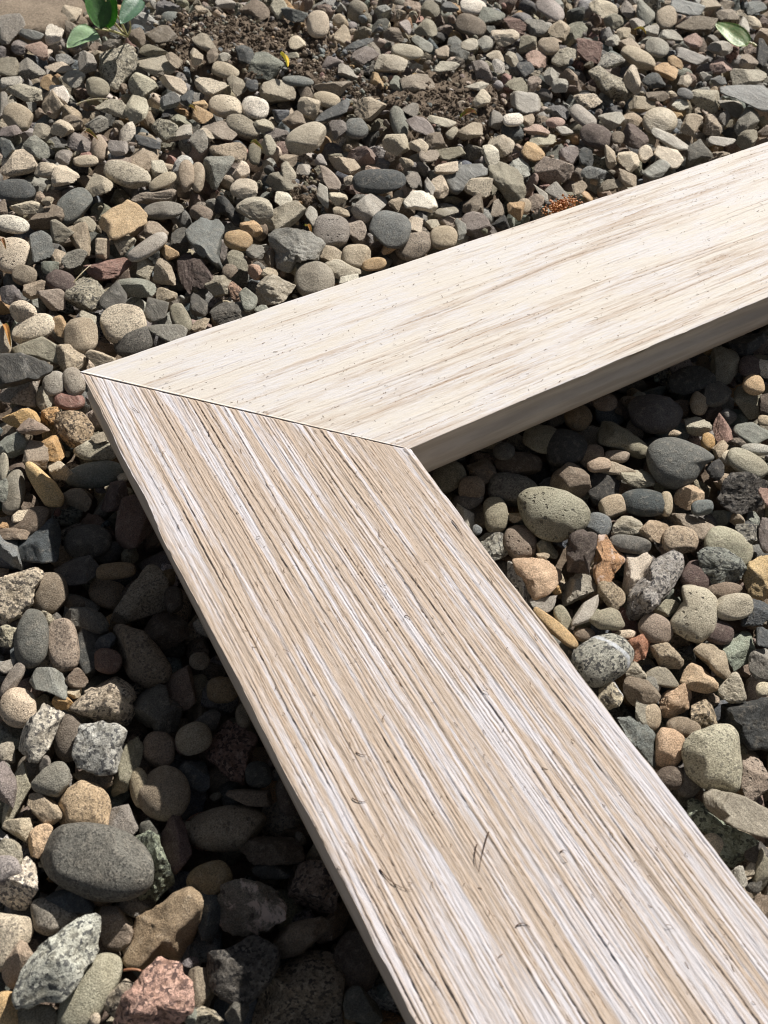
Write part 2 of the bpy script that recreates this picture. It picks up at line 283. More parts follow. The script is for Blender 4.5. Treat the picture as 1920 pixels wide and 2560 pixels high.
["flat_stone","s","-",[-17.0,43.5,-30.2],[11.39,3.15,-0.06,-6.66,9.37,-2.45,0.68,1.36,2.18],[0.077,0.075,0.069],"large charcoal slab at the left edge",[[-1.0,0.94],[-0.07,1.0],[0.51,0.68],[1.0,0.29],[0.94,-0.1],[0.55,-0.48],[0.01,-0.74],[-0.77,-1.0],[-1.0,-1.0]]],
["gravel_stone","a","-",[-12.5,-203.4,-37.8],[9.2,0.55,-0.25,-2.34,4.2,-0.81,1.05,0.77,5.43],[0.248,0.195,0.143],"medium brown long stone just above the large brown granite",None],
["rock","c","q",[180.1,-171.1,-33.5],[8.93,5.19,-4.69,-5.22,6.63,-1.64,0.53,2.3,5.92],[0.24,0.252,0.224],"blue grey angular slab at the right",[[-1.0,0.78],[-0.64,1.0],[0.07,0.94],[0.69,0.44],[1.0,-0.06],[0.73,-0.5],[-0.11,-1.0],[-0.47,-0.78],[-0.78,-0.22]]],
["pebble","r","-",[214.2,-96.7,-38.2],[10.96,5.79,-5.17,-6.42,7.85,-3.16,0.66,2.65,5.69],[0.141,0.129,0.124],"dark purple grey oval pebble inside the frame",[[-1.0,0.43],[-0.71,0.85],[-0.16,1.0],[0.47,0.85],[0.89,0.43],[1.0,-0.04],[0.81,-0.52],[0.31,-1.0],[-0.28,-0.94],[-0.79,-0.52]]],
["rock","c","q",[219.0,-146.0,-39.6],[11.87,1.16,-5.49,-0.3,8.74,-2.18,2.16,2.12,5.95],[0.132,0.121,0.11],"dark speckled rock at the right edge",None],
["pebble","r","-",[-50.7,-77.2,-34.4],[5.03,3.85,0.51,-3.18,9.39,-3.25,0.26,2.37,5.09],[0.165,0.163,0.144],"upright charcoal oval pebble at the left",None],
["gravel_stone","a","-",[-36.4,-40.9,-36.8],[9.32,-1.43,0.24,1.39,8.01,-4.13,1.98,1.41,5.35],[0.084,0.095,0.1],"medium dark blue grey angular stone just right of the smooth blue grey stone",None],
["gravel_stone","a","-",[85.5,94.2,-34.9],[8.81,6.74,-2.73,-5.16,14.23,-8.36,0.53,4.83,6.44],[0.192,0.201,0.189],"slate blue wedge pointing down left of centre",[[-0.64,0.74],[-0.17,1.0],[0.72,0.91],[1.0,0.65],[0.92,0.04],[0.72,-0.52],[0.98,-0.83],[0.78,-1.0],[0.48,-0.87],[0.07,-0.57],[-0.41,-0.3],[-0.82,0.13],[-1.0,0.48]]],
["gravel_stone","a","q",[109.8,286.3,-40.5],[11.31,7.37,-2.73,-6.62,16.6,-10.76,0.68,6.37,5.4],[0.499,0.461,0.366],"large pale speckled block beside the seedling",[[-1.0,0.56],[-0.25,0.76],[0.45,1.0],[1.0,0.51],[0.91,-0.07],[0.45,-0.46],[-0.07,-1.0],[-0.71,-0.85],[-0.94,-0.07]]],
["rock","c","-",[-10.3,-178.0,-37.7],[9.19,1.51,-0.28,-4.44,3.91,-1.29,0.7,0.87,5.23],[0.131,0.101,0.074],"medium dark brown long rock just down and right of the smooth brown pitted oval pebble",None],
["gravel_stone","a","-",[56.3,127.5,-32.8],[11.07,4.73,-1.56,-6.48,10.81,-7.14,0.66,3.73,4.97],[0.559,0.415,0.253],"large ochre block left of centre",[[-1.0,0.18],[0.14,1.0],[0.52,0.88],[1.0,0.29],[1.0,-0.12],[0.52,-0.53],[-0.29,-1.0],[-0.62,-0.88],[-0.9,-0.35]]],
["pebble","r","-",[-27.0,-16.0,-33.2],[6.78,3.44,0.04,-3.97,8.97,-3.59,0.41,2.42,4.08],[0.671,0.478,0.246],"long golden brown stone lying tilted at the left",[[-1.0,0.92],[-0.7,1.0],[-0.22,0.66],[0.55,0.04],[1.0,-0.58],[0.85,-1.0],[0.07,-1.0],[-0.52,-0.22],[-0.94,0.45]]],
["gravel_stone","a","-",[192.8,-100.4,-39.7],[10.06,5.27,-5.19,-5.88,7.41,-3.4,0.6,2.54,6.32],[0.299,0.275,0.199],"cylinder-shaped stone with a lit end",[[-0.73,1.0],[-0.33,0.88],[0.26,0.45],[0.84,-0.17],[1.0,-0.54],[0.89,-0.91],[0.62,-1.0],[-0.01,-0.72],[-0.96,-0.23],[-1.0,0.32]]],
["gravel_stone","a","q",[382.9,137.2,-39.0],[13.55,8.03,-8.53,-7.93,11.91,-7.95,0.81,5.1,5.52],[0.453,0.412,0.319],"large pale olive rock at upper right",[[-1.0,0.65],[-0.55,1.0],[-0.05,0.52],[0.45,0.27],[0.8,-0.24],[1.0,-0.68],[0.6,-1.0],[0.1,-0.87],[-0.3,-0.62],[-0.65,-0.11]]],
["pebble","r","q",[-42.3,-84.2,-35.1],[4.88,2.16,0.27,-2.0,9.09,-2.38,0.45,1.97,3.89],[0.375,0.3,0.236],"upright pinkish brown oval pebble at the left",None],
["rock","c","m",[145.2,-147.3,-36.0],[5.99,6.24,-3.44,-3.5,8.78,-1.93,0.36,2.77,5.29],[0.529,0.307,0.161],"rusty orange quartz stone inside the frame",[[-0.67,1.0],[-0.13,1.0],[0.33,0.52],[1.0,0.16],[0.93,-0.01],[0.33,-0.49],[0.2,-0.85],[-0.47,-1.0],[-0.87,-0.58],[-1.0,-0.19],[-0.73,0.21]]],
["pebble","r","-",[-21.4,-44.8,-39.3],[8.41,1.55,-0.05,-3.02,6.92,-2.98,0.86,1.56,3.98],[0.125,0.117,0.101],"medium dark grey oval pebble down and left of the large dark red rock",None],
["gravel_stone","a","-",[256.5,75.8,-37.9],[9.51,7.44,-5.63,-5.57,11.87,-6.38,0.57,4.56,5.26],[0.299,0.276,0.211],"olive wedge rock above the frame",[[-1.0,0.72],[-0.38,1.0],[0.54,0.61],[0.85,0.22],[1.0,-0.61],[0.78,-0.89],[0.11,-1.0],[-0.38,-0.39],[-0.88,0.06]]],
["gravel_stone","a","-",[-33.7,-185.2,-36.4],[3.76,2.91,0.18,-2.2,6.29,-1.12,0.22,1.52,5.08],[0.097,0.109,0.111],"medium dark blue grey angular stone just left of the black and white marbled stone",None],
["gravel_stone","a","-",[-6.1,-226.7,-37.5],[4.75,2.27,-0.33,-2.78,4.08,-0.29,0.28,1.02,4.72],[0.141,0.137,0.115],"medium dark grey angular stone just right of the large brown granite",None],
["gravel_stone","a","-",[116.9,-140.1,-36.8],[8.37,4.58,-3.09,-4.9,6.87,-2.24,0.5,2.04,5.7],[0.587,0.421,0.287],"orange tan angular rock beside the lower board",[[-1.0,0.96],[-0.06,1.0],[0.5,0.85],[0.94,0.33],[1.0,0.07],[0.81,-0.31],[0.41,-0.79],[-0.13,-1.0],[-0.38,-0.5],[-0.81,0.25]]],
["rock","c","-",[108.8,-206.8,-38.1],[5.94,5.48,-2.87,-3.48,7.43,-0.77,0.36,2.23,5.65],[0.199,0.214,0.199],"blue grey rough rock touching the lower board",[[-1.0,0.88],[-0.41,1.0],[0.24,0.88],[0.82,0.5],[1.0,0.21],[0.97,-1.0],[0.47,-0.67],[-0.41,0.17]]],
["pebble","r","-",[165.7,-94.4,-37.1],[7.23,6.14,-3.7,-6.34,6.47,-2.88,0.03,2.29,5.08],[0.065,0.064,0.06],"medium blackish oval pebble above the large olive grey pitted cobble",None],
["gravel_stone","a","-",[-24.8,-118.4,-36.4],[6.06,1.65,0.0,-2.27,6.94,-2.28,0.59,1.52,4.8],[0.144,0.135,0.115],"medium dark grey angular stone just below the large brown egg-shaped stone",None],
["gravel_stone","a","-",[-35.6,-88.4,-38.6],[4.61,5.17,0.24,-3.86,8.22,-3.3,0.06,2.46,5.63],[0.071,0.071,0.066],"medium blackish angular stone just right of the upright pinkish brown oval pebble",None],
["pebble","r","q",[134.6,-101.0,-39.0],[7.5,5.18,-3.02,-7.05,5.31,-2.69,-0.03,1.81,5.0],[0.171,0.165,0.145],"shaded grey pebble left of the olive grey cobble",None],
["gravel_stone","a","-",[135.7,-141.0,-31.0],[5.05,5.21,-3.27,-2.96,7.52,-2.08,0.3,2.34,5.22],[0.115,0.091,0.079],"dark brown split block inside the frame",[[-1.0,0.68],[-0.74,0.88],[0.09,1.0],[1.0,0.78],[0.97,0.13],[0.51,-0.56],[0.51,-1.0],[-0.01,-0.93],[-1.0,-0.83]]],
["rock","c","q",[-8.1,10.6,-38.0],[5.22,5.88,-0.32,-8.92,4.59,-4.95,-0.99,2.13,5.14],[0.415,0.315,0.209],"glittering golden brown granite beside the frame",None],
["flat_stone","s","-",[433.7,73.1,-28.8],[15.9,7.19,-2.94,-9.31,8.77,-2.03,0.95,2.77,1.63],[0.217,0.222,0.212],"long blue slate slab at the right edge",[[-1.0,0.87],[-0.31,1.0],[0.59,0.96],[1.0,0.16],[1.0,-1.0],[0.51,-1.0],[-0.31,-0.11],[-0.92,0.33]]],
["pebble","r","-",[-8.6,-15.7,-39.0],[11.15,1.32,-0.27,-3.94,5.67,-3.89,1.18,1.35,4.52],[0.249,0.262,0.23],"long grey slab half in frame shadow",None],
["rock","c","q",[22.6,87.4,-38.3],[9.1,0.21,-0.89,-0.22,10.16,-6.25,1.78,2.51,4.98],[0.428,0.394,0.309],"large rough olive white rock at the left",None],
["gravel_stone","a","-",[-57.5,-174.8,-39.8],[4.66,2.23,0.66,-2.73,5.4,-1.37,0.28,1.32,5.33],[0.345,0.277,0.216],"medium pinkish brown angular stone just left of the large golden brown rock at lower left",None],
["gravel_stone","a","-",[-34.5,-161.3,-39.1],[4.45,1.23,0.21,-1.3,8.63,-1.73,0.49,1.67,5.62],[0.153,0.107,0.096],"medium dark maroon brown long stone just up and right of the green grey rock",None],
["pebble","r","q",[31.2,59.9,-36.3],[9.88,1.1,-0.85,-1.25,10.46,-4.59,1.59,2.52,3.96],[0.622,0.539,0.418],"large buff pebble behind the frame corner",None],
["pebble","r","-",[122.0,47.2,-36.1],[8.4,5.02,-2.44,-4.92,9.53,-4.82,0.5,3.03,4.34],[0.325,0.293,0.238],"large round brown grey pebble against the frame edge",None],
["flat_stone","s","-",[-50.4,-96.5,-33.4],[5.87,1.98,0.22,-3.43,6.13,-1.23,0.35,0.28,2.17],[0.249,0.252,0.223],"flat grey broken pebble at the left",[[-1.0,0.13],[-0.62,0.87],[0.03,1.0],[0.68,0.53],[1.0,-0.2],[0.85,-1.0],[0.15,-0.6],[-0.74,-0.33]]],
["pebble","r","-",[-59.7,-127.1,-33.7],[5.41,1.87,0.54,-3.16,4.98,-1.77,0.32,1.14,3.95],[0.269,0.258,0.217],"grey heart-shaped pebble at the left",[[-1.0,-0.27],[-0.31,0.6],[0.28,1.0],[0.67,0.97],[1.0,0.47],[0.94,-0.33],[0.4,-1.0],[-0.19,-0.93],[-0.79,-0.67]]],
["pebble","r","q",[-83.1,-164.3,-39.5],[5.33,2.6,0.97,-3.12,7.29,-1.3,0.32,1.66,4.37],[0.576,0.498,0.384],"pale beige pebble on the left edge",[[-1.0,1.0],[0.0,0.92],[0.72,0.84],[1.0,0.49],[0.78,0.06],[0.17,-0.49],[-0.67,-1.0],[-1.0,-0.96]]],
["pebble","r","p",[-61.9,-98.2,-36.5],[4.87,3.12,0.51,-4.04,5.35,-1.97,0.08,1.47,3.56],[0.619,0.508,0.385],"pitted light grey stone at the left edge",None],
["gravel_stone","a","-",[193.4,-179.9,-39.2],[5.84,5.78,-3.82,-3.42,7.18,-1.1,0.35,2.55,4.63],[0.545,0.402,0.215],"golden tan block at the right edge",[[-0.52,0.74],[0.17,1.0],[1.0,1.0],[1.0,-0.64],[0.31,-1.0],[-0.52,-0.74],[-1.0,-0.08]]],
["pebble","r","-",[175.5,-132.7,-35.6],[8.24,3.92,-3.02,-5.91,4.5,-1.66,0.29,1.52,3.92],[0.079,0.091,0.092],"dark blue oval pebble inside the frame",None],
["pebble","r","-",[188.9,100.7,-33.3],[12.48,3.95,-2.91,-7.3,7.02,-4.69,0.75,2.47,3.52],[0.087,0.093,0.094],"dark blue domed pebble above the frame",None],
["pebble","r","-",[-29.3,-176.8,-36.4],[6.38,-0.12,0.07,-0.76,4.78,-0.94,0.82,0.69,3.72],[0.297,0.224,0.128],"medium yellow brown oval pebble just below the smooth brown pitted oval pebble",None],
["pebble","r","-",[192.3,-164.1,-37.5],[5.09,6.55,-3.43,-7.99,3.6,-1.24,-0.67,1.83,4.15],[0.439,0.416,0.308],"medium pale olive oval pebble just above the blue grey angular slab",None],
["gravel_stone","a","-",[142.5,-200.0,-35.9],[6.03,3.42,-2.58,-3.53,4.41,-0.66,0.36,1.43,4.03],[0.597,0.45,0.3],"peach tan stone at the right",[[-0.7,0.78],[-0.39,1.0],[0.21,0.63],[1.0,-0.33],[0.94,-0.78],[0.39,-1.0],[-0.39,-0.78],[-1.0,-0.26]]],
["pebble","r","p",[146.5,75.8,-35.1],[7.03,6.19,-2.64,-6.28,8.23,-4.92,-0.07,3.09,4.01],[0.294,0.264,0.234],"round dark grey pebble at the centre",None],
["pebble","r","-",[173.3,62.9,-33.9],[7.27,7.25,-3.4,-7.93,7.85,-5.25,-0.41,3.2,4.44],[0.195,0.202,0.194],"blue grey oval pebble behind the frame",None],
["pebble","r","-",[172.1,153.0,-32.0],[12.49,1.03,-2.87,-0.21,9.12,-5.77,2.52,2.49,3.75],[0.525,0.468,0.368],"large pale olive egg-shaped pebble at top centre",None],
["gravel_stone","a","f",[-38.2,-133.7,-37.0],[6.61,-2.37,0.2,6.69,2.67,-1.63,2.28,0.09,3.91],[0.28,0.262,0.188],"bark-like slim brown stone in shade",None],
["gravel_stone","a","-",[241.0,-89.8,-36.1],[10.09,3.77,-4.55,-4.71,6.01,-2.62,0.88,2.11,4.47],[0.071,0.071,0.063],"medium blackish angular stone just up and right of the dark purple grey oval pebble",None],
["gravel_stone","a","-",[-42.7,-201.2,-39.8],[3.92,2.41,0.34,-2.3,5.24,-0.77,0.23,1.28,4.89],[0.286,0.239,0.178],"medium dim tan brown angular stone just right of the large pink granite",None],
["gravel_stone","a","-",[-14.1,-116.0,-38.3],[4.95,3.11,-0.18,-2.9,6.93,-2.21,0.3,1.74,4.59],[0.222,0.162,0.126],"medium red brown angular stone down and right of the large brown egg-shaped stone",None],
["gravel_stone","a","-",[-10.3,-94.1,-38.9],[7.02,2.76,-0.29,-4.11,6.25,-3.06,0.42,1.61,5.44],[0.121,0.093,0.071],"medium dark brown angular stone just up and right of the large brown egg-shaped stone",None],
["pebble","r","-",[-40.2,-60.9,-37.2],[5.82,2.69,0.26,-3.41,7.07,-2.98,0.35,1.77,4.29],[0.239,0.193,0.142],"brown pebble half lit beside the pale granite rock",None],
["pebble","r","q",[31.1,48.3,-37.9],[8.71,0.87,-0.72,-1.12,8.1,-3.76,1.38,1.92,3.39],[0.129,0.121,0.106],"dark brown grey speckled rock against the frame edge",None],
["gravel_stone","a","-",[156.7,-109.9,-37.0],[3.68,7.04,-3.45,-7.14,3.73,-2.53,-0.78,2.0,4.99],[0.221,0.173,0.129],"medium brown angular stone just up and right of the large olive grey pitted cobble",None],
["pebble","r","p",[121.7,-123.3,-38.1],[5.69,3.92,-2.35,-3.33,5.95,-1.91,0.34,1.66,4.21],[0.311,0.25,0.197],"brown pitted pebble inside the corner",None],
["pebble","r","q",[73.6,170.9,-37.6],[8.55,4.82,-1.2,-11.01,5.43,-5.05,-0.99,2.36,3.2],[0.503,0.452,0.355],"long speckled olive rock left of top centre",None],
["rock","c","-",[165.4,-198.8,-39.6],[5.32,4.47,-3.41,-3.11,5.59,-0.79,0.32,1.9,4.75],[0.317,0.352,0.28],"medium pale green rough rock just right of the brown tan angular stone",None],
["gravel_stone","a","-",[-28.4,-57.1,-36.9],[8.18,0.98,0.07,-2.63,5.26,-3.23,0.92,1.23,4.56],[0.124,0.115,0.105],"medium dark grey angular stone up and left of the dark speckled granite",None],
["rock","c","p",[136.3,-235.5,-39.2],[5.14,3.38,-2.72,-2.0,6.25,-0.12,0.5,1.79,4.46],[0.345,0.278,0.223],"porous pinkish brown stone at the right edge",None],
["gravel_stone","a","-",[151.4,-197.2,-37.1],[5.96,4.24,-3.14,-3.49,5.42,-0.81,0.36,1.79,4.66],[0.422,0.349,0.251],"brown tan angular stone at the right",[[-1.0,0.57],[-0.5,1.0],[0.19,0.88],[0.75,0.45],[1.0,-0.66],[0.81,-1.0],[0.25,-0.72],[-0.25,-0.17],[-0.69,0.2]]],
["rock","c","-",[102.3,49.9,-37.1],[7.11,5.12,-2.33,-6.27,7.07,-5.36,-0.06,2.63,4.8],[0.47,0.424,0.34],"medium pale olive rough rock just down and left of the broad light grey rough rock",None],
["pebble","r","-",[117.3,-213.6,-36.9],[4.34,4.0,-2.05,-2.54,5.19,-0.42,0.26,1.48,3.78],[0.592,0.425,0.289],"tan rounded pebble touching the pale speckled pebble",[[-1.0,0.5],[-0.6,1.0],[0.28,0.91],[1.0,0.5],[0.92,-0.44],[0.28,-1.0],[-0.6,-0.97],[-1.0,-0.74]]],
["pebble","r","p",[1.5,129.4,-37.0],[7.14,3.62,-0.32,-4.18,9.39,-4.6,0.43,3.04,3.24],[0.666,0.569,0.444],"pitted pale pebble with one dark hole",None],
["pebble","r","-",[11.7,59.3,-35.4],[6.57,3.45,-0.48,-3.85,8.44,-3.96,0.39,2.54,3.41],[0.418,0.345,0.253],"round grey tan pebble at the left",None],
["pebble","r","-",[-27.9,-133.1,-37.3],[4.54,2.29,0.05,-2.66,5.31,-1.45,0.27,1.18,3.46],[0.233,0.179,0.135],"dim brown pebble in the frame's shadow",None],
["gravel_stone","a","-",[264.0,-88.8,-38.7],[6.1,6.16,-4.28,-3.57,8.06,-2.28,0.37,3.11,3.91],[0.339,0.309,0.233],"medium olive brown angular stone up and right of the dark purple grey oval pebble",None],
["rock","c","-",[38.5,103.5,-39.7],[10.06,2.8,-1.04,-6.42,6.02,-5.73,0.47,2.05,4.38],[0.355,0.22,0.182],"pink maroon rough rock left of centre",None],
["gravel_stone","a","-",[-70.5,-124.6,-38.5],[6.55,-2.17,0.62,6.59,2.55,-1.59,2.39,0.11,3.54],[0.459,0.425,0.321],"slim tan splinter stone on the left edge",None],
["gravel_stone","a","-",[169.1,-117.4,-39.5],[7.38,2.19,-3.32,-1.31,7.84,-2.14,1.05,1.98,4.52],[0.069,0.066,0.061],"black slate chip inside the frame",None],
["gravel_stone","a","-",[-20.7,-145.4,-39.0],[3.2,3.71,-0.06,-5.01,2.36,-1.55,-0.34,1.0,4.2],[0.091,0.099,0.103],"medium dark blue grey angular stone just up and right of the brown egg-shaped pebble",None],
["flat_stone","s","-",[-6.6,60.8,-36.3],[9.41,2.99,-0.1,-8.5,5.81,-1.66,0.24,1.0,1.43],[0.296,0.275,0.206],"long olive slab at the left",None],
["gravel_stone","a","q",[-21.4,41.0,-38.7],[8.48,1.18,-0.05,-2.05,8.61,-4.68,1.18,2.24,4.35],[0.373,0.326,0.273],"broad grey brown rock left of the frame corner",None],
["pebble","r","q",[-71.0,-163.8,-38.8],[6.32,1.78,0.81,-3.7,4.73,-1.37,0.38,1.06,4.58],[0.355,0.32,0.265],"grey brown pebble below the biggest cobble",[[-1.0,0.57],[-0.81,0.94],[-0.38,1.0],[0.29,0.63],[0.95,0.14],[1.0,-0.05],[0.38,-0.66],[-0.33,-1.0],[-0.86,-0.66]]],
["rock","c","p",[130.2,-150.0,-39.8],[5.73,3.84,-2.9,-3.35,5.53,-1.74,0.34,1.68,4.96],[0.373,0.342,0.282],"rough porous brown grey stone",None],
["pebble","r","-",[-16.9,-136.0,-34.8],[5.71,-0.45,-0.1,0.01,5.13,-1.39,0.86,0.73,3.38],[0.346,0.291,0.212],"medium dim tan brown oval pebble just left of the dark red granite",None],
["rock","c","-",[130.7,-201.9,-38.0],[4.88,3.56,-2.44,-2.86,4.68,-0.64,0.29,1.47,4.13],[0.675,0.487,0.332],"medium peach tan rough rock just down and left of the peach tan stone",None],
["pebble","r","q",[176.7,-153.1,-36.9],[5.27,4.58,-2.46,-4.57,4.31,-1.09,0.04,1.59,3.19],[0.472,0.377,0.274],"medium speckled tan oval pebble just right of the rough tan stone",None],
["gravel_stone","a","q",[288.8,74.4,-39.4],[8.75,5.86,-4.57,-7.85,6.57,-4.62,-0.18,2.93,3.85],[0.349,0.284,0.234],"broad tan brown rock right of top centre",None],
["gravel_stone","a","q",[138.6,-187.7,-36.7],[4.55,4.12,-2.65,-4.62,3.26,-0.89,-0.1,1.32,4.25],[0.41,0.336,0.238],"tan blocky stone right of the terracotta chip",None],
["pebble","r","q",[-5.0,76.3,-38.1],[9.96,0.33,-0.26,-0.82,7.31,-4.28,1.74,1.74,3.53],[0.667,0.583,0.454],"long speckled granite pebble at the left",None],
["gravel_stone","a","-",[175.3,87.7,-37.0],[6.24,6.14,-3.33,-6.75,6.75,-5.5,-0.39,2.91,4.36],[0.441,0.411,0.363],"light grey angular rock below the dark domed pebble",None],
["gravel_stone","a","-",[-21.2,-123.0,-37.7],[4.5,2.57,-0.06,-2.63,5.84,-2.09,0.27,1.45,4.58],[0.128,0.121,0.105],"medium dark grey angular stone above the dim brown pebble",None],
["gravel_stone","a","-",[-64.2,-134.0,-35.5],[2.91,3.06,0.54,-5.68,1.45,-1.49,-0.57,0.79,3.56],[0.477,0.386,0.276],"ragged golden tan stone at the left",None],
["pebble","r","q",[-4.2,-4.7,-38.1],[7.88,1.82,-0.27,-4.61,4.44,-3.17,0.47,1.21,3.5],[0.444,0.407,0.311],"olive white speckled rock touching the frame",None],
["rock","c","-",[188.3,-149.1,-39.6],[4.18,4.57,-3.43,-9.04,1.99,-1.51,-1.11,1.24,4.26],[0.341,0.283,0.22],"pinkish brown slanted rock at right",None],
["pebble","r","-",[39.7,158.6,-39.0],[10.45,-1.58,-0.75,3.3,8.3,-4.68,2.97,1.74,3.08],[0.194,0.202,0.187],"large slate blue pebble at the left",None],
["pebble","r","-",[144.3,-90.7,-38.8],[8.18,3.35,-2.5,-5.88,4.31,-2.25,0.29,1.36,3.9],[0.121,0.094,0.071],"medium dark brown long pebble just above the shaded grey pebble",None],
["pebble","r","-",[127.1,-166.8,-33.4],[6.03,2.52,-1.9,-3.53,3.49,-0.95,0.36,0.99,3.23],[0.326,0.297,0.219],"smooth olive drop-shaped pebble in the gravel",[[-1.0,-0.08],[-0.5,0.64],[0.25,1.0],[0.69,0.64],[1.0,-0.59],[0.69,-1.0],[-0.37,-0.9]]],
["flat_stone","s","-",[236.4,87.7,-37.6],[11.68,6.37,-1.91,-6.83,10.13,-2.41,0.7,2.29,1.92],[0.195,0.198,0.185],"blue grey slab above the frame",[[-1.0,0.13],[-0.3,0.96],[0.75,1.0],[1.0,0.66],[0.9,0.13],[0.25,0.06],[0.0,-0.55],[-0.3,-1.0],[-0.65,-0.85],[-0.9,-0.25]]],
["pebble","r","-",[227.4,-137.7,-35.4],[4.23,5.05,-3.01,-7.88,2.54,-1.25,-0.87,1.44,3.1],[0.397,0.372,0.286],"medium pale olive oval pebble just above the dark speckled rock",None],
["gravel_stone","a","-",[-32.9,-78.5,-36.4],[5.66,3.16,0.14,-6.57,3.43,-2.75,-0.29,1.21,4.37],[0.125,0.119,0.104],"medium dark grey angular stone just up and right of the upright pinkish brown oval pebble",None],
["rock","c","-",[128.3,-87.7,-38.8],[4.33,5.36,-2.72,-5.47,4.37,-2.76,-0.32,1.8,4.69],[0.229,0.181,0.134],"medium brown rough rock just up and left of the shaded grey pebble",None],
["pebble","r","-",[170.5,-185.9,-32.1],[6.89,2.48,-2.6,-2.85,4.15,-0.76,0.63,1.19,3.42],[0.502,0.454,0.354],"oval olive pebble right of the big buff one",None],
["gravel_stone","a","q",[190.7,244.5,-37.1],[9.91,4.86,-3.28,-5.8,9.6,-7.43,0.59,3.74,3.99],[0.264,0.273,0.227],"greenish speckled rock under the yellow scrap",None],
["gravel_stone","a","q",[26.6,209.8,-39.4],[9.8,1.95,-0.67,-3.32,8.26,-5.97,1.25,2.69,3.49],[0.636,0.543,0.423],"broad pinkish grey rock at the upper left edge",None],
["pebble","r","f",[378.2,86.4,-37.3],[9.32,6.03,-4.71,-5.45,8.53,-3.84,0.56,3.53,3.06],[0.606,0.53,0.396],"round buff lined pebble at upper right",None],
["gravel_stone","a","-",[185.4,217.5,-39.8],[7.05,6.83,-3.11,-9.3,6.91,-6.83,-0.98,3.37,3.92],[0.48,0.425,0.332],"medium pale olive angular stone just down and right of the greenish speckled rock",None],
["gravel_stone","a","-",[-82.9,-172.3,-36.5],[4.94,-1.15,1.11,-0.16,6.42,-1.34,0.81,1.02,4.96],[0.485,0.377,0.28],"medium tan angular stone just left of the large blue white granite blade at lower left",None],
["pebble","r","-",[-51.0,-115.5,-37.1],[4.05,3.28,0.36,-2.84,6.66,-1.71,0.16,1.65,3.52],[0.172,0.143,0.115],"dark brown oval pebble left of the square granite",None],
["gravel_stone","a","-",[-48.5,-36.6,-37.6],[4.78,0.97,0.42,-1.23,8.57,-3.6,0.62,2.0,4.58],[0.217,0.226,0.226],"smooth blue grey stone on the left edge",None],
["flat_stone","s","-",[-66.3,-162.4,-36.3],[5.82,1.93,0.24,-5.53,2.82,-0.46,0.39,0.04,1.49],[0.095,0.108,0.113],"medium dark blue grey long slab just up and right of the grey brown pebble",None],
["pebble","r","-",[-83.3,-184.7,-38.0],[5.64,0.96,0.77,-3.3,2.63,-0.76,0.34,0.6,3.43],[0.309,0.277,0.205],"medium olive brown long pebble just right of the yellow ochre stone",None],
["gravel_stone","a","-",[120.4,-194.0,-35.6],[2.23,4.93,-2.14,-6.04,1.52,-0.72,-0.73,1.1,3.84],[0.227,0.183,0.135],"medium brown angular stone down and left of the tan blocky stone",None],
["gravel_stone","a","-",[135.2,101.1,-38.0],[9.59,0.73,-2.38,-0.27,7.58,-5.12,1.89,2.01,3.91],[0.5,0.45,0.35],"medium pale olive angular stone just above the broad light grey rough rock",None],
["gravel_stone","a","q",[117.2,150.5,-36.6],[8.0,4.63,-2.24,-4.68,9.6,-6.21,0.48,3.45,4.13],[0.272,0.271,0.234],"coarse grey green angular rock at upper left",None],
["rock","c","-",[-72.1,-121.6,-35.4],[3.07,2.39,0.65,-1.79,6.61,-1.66,0.18,1.69,3.57],[0.271,0.23,0.216],"medium mauve grey long rock just up and left of the slim tan splinter stone",None],
["pebble","r","-",[-38.6,-9.8,-38.5],[3.46,4.85,0.18,-3.15,7.82,-2.96,-0.02,2.47,3.34],[0.318,0.292,0.237],"kidney-shaped grey stone on the left edge",None],
["pebble","r","-",[141.2,-178.3,-34.9],[2.91,5.02,-2.36,-5.5,2.32,-0.92,-0.48,1.21,3.7],[0.318,0.255,0.202],"mauve brown pebble beside the terracotta chip",None],
["pebble","r","q",[181.1,52.0,-39.0],[10.02,0.76,-2.5,0.2,8.03,-3.59,1.97,1.96,3.21],[0.347,0.292,0.233],"pinkish grey rock against the frame edge",None],
["rock","c","-",[77.5,47.0,-39.4],[8.82,1.97,-1.46,-3.05,6.46,-4.13,1.01,1.86,3.77],[0.152,0.143,0.127],"medium dark grey rough rock down and right of the dark porous brown rock",None],
["gravel_stone","a","-",[14.5,128.7,-36.9],[5.92,3.75,-0.54,-3.46,9.33,-5.11,0.35,3.17,3.6],[0.192,0.2,0.19],"upright blue grey rock at the left",None],
["gravel_stone","a","-",[120.1,110.7,-35.9],[7.48,4.55,-2.2,-6.63,6.41,-5.38,-0.11,2.52,3.97],[0.502,0.46,0.368],"medium pale olive angular stone just right of the shiny black wedge stone",None],
["gravel_stone","a","-",[131.5,276.3,-39.4],[9.91,4.8,-2.3,-8.83,7.3,-7.66,-0.26,3.13,3.9],[0.505,0.455,0.358],"medium pale olive angular stone just right of the large pale speckled block",None],
["pebble","r","-",[-36.9,-28.1,-37.0],[7.76,0.27,0.16,-1.14,5.8,-2.75,1.14,1.19,3.35],[0.219,0.167,0.123],"medium brown oval pebble just below the long golden brown stone",None],
["gravel_stone","a","-",[108.5,118.3,-38.2],[6.73,4.29,-2.04,-3.94,8.82,-5.54,0.4,3.08,4.04],[0.058,0.058,0.054],"shiny black wedge stone in the gravel",[[-0.8,0.93],[-0.35,1.0],[0.06,0.7],[0.71,-0.19],[1.0,-0.85],[0.55,-1.0],[-0.1,-0.26],[-0.92,-0.11],[-1.0,0.33]]],
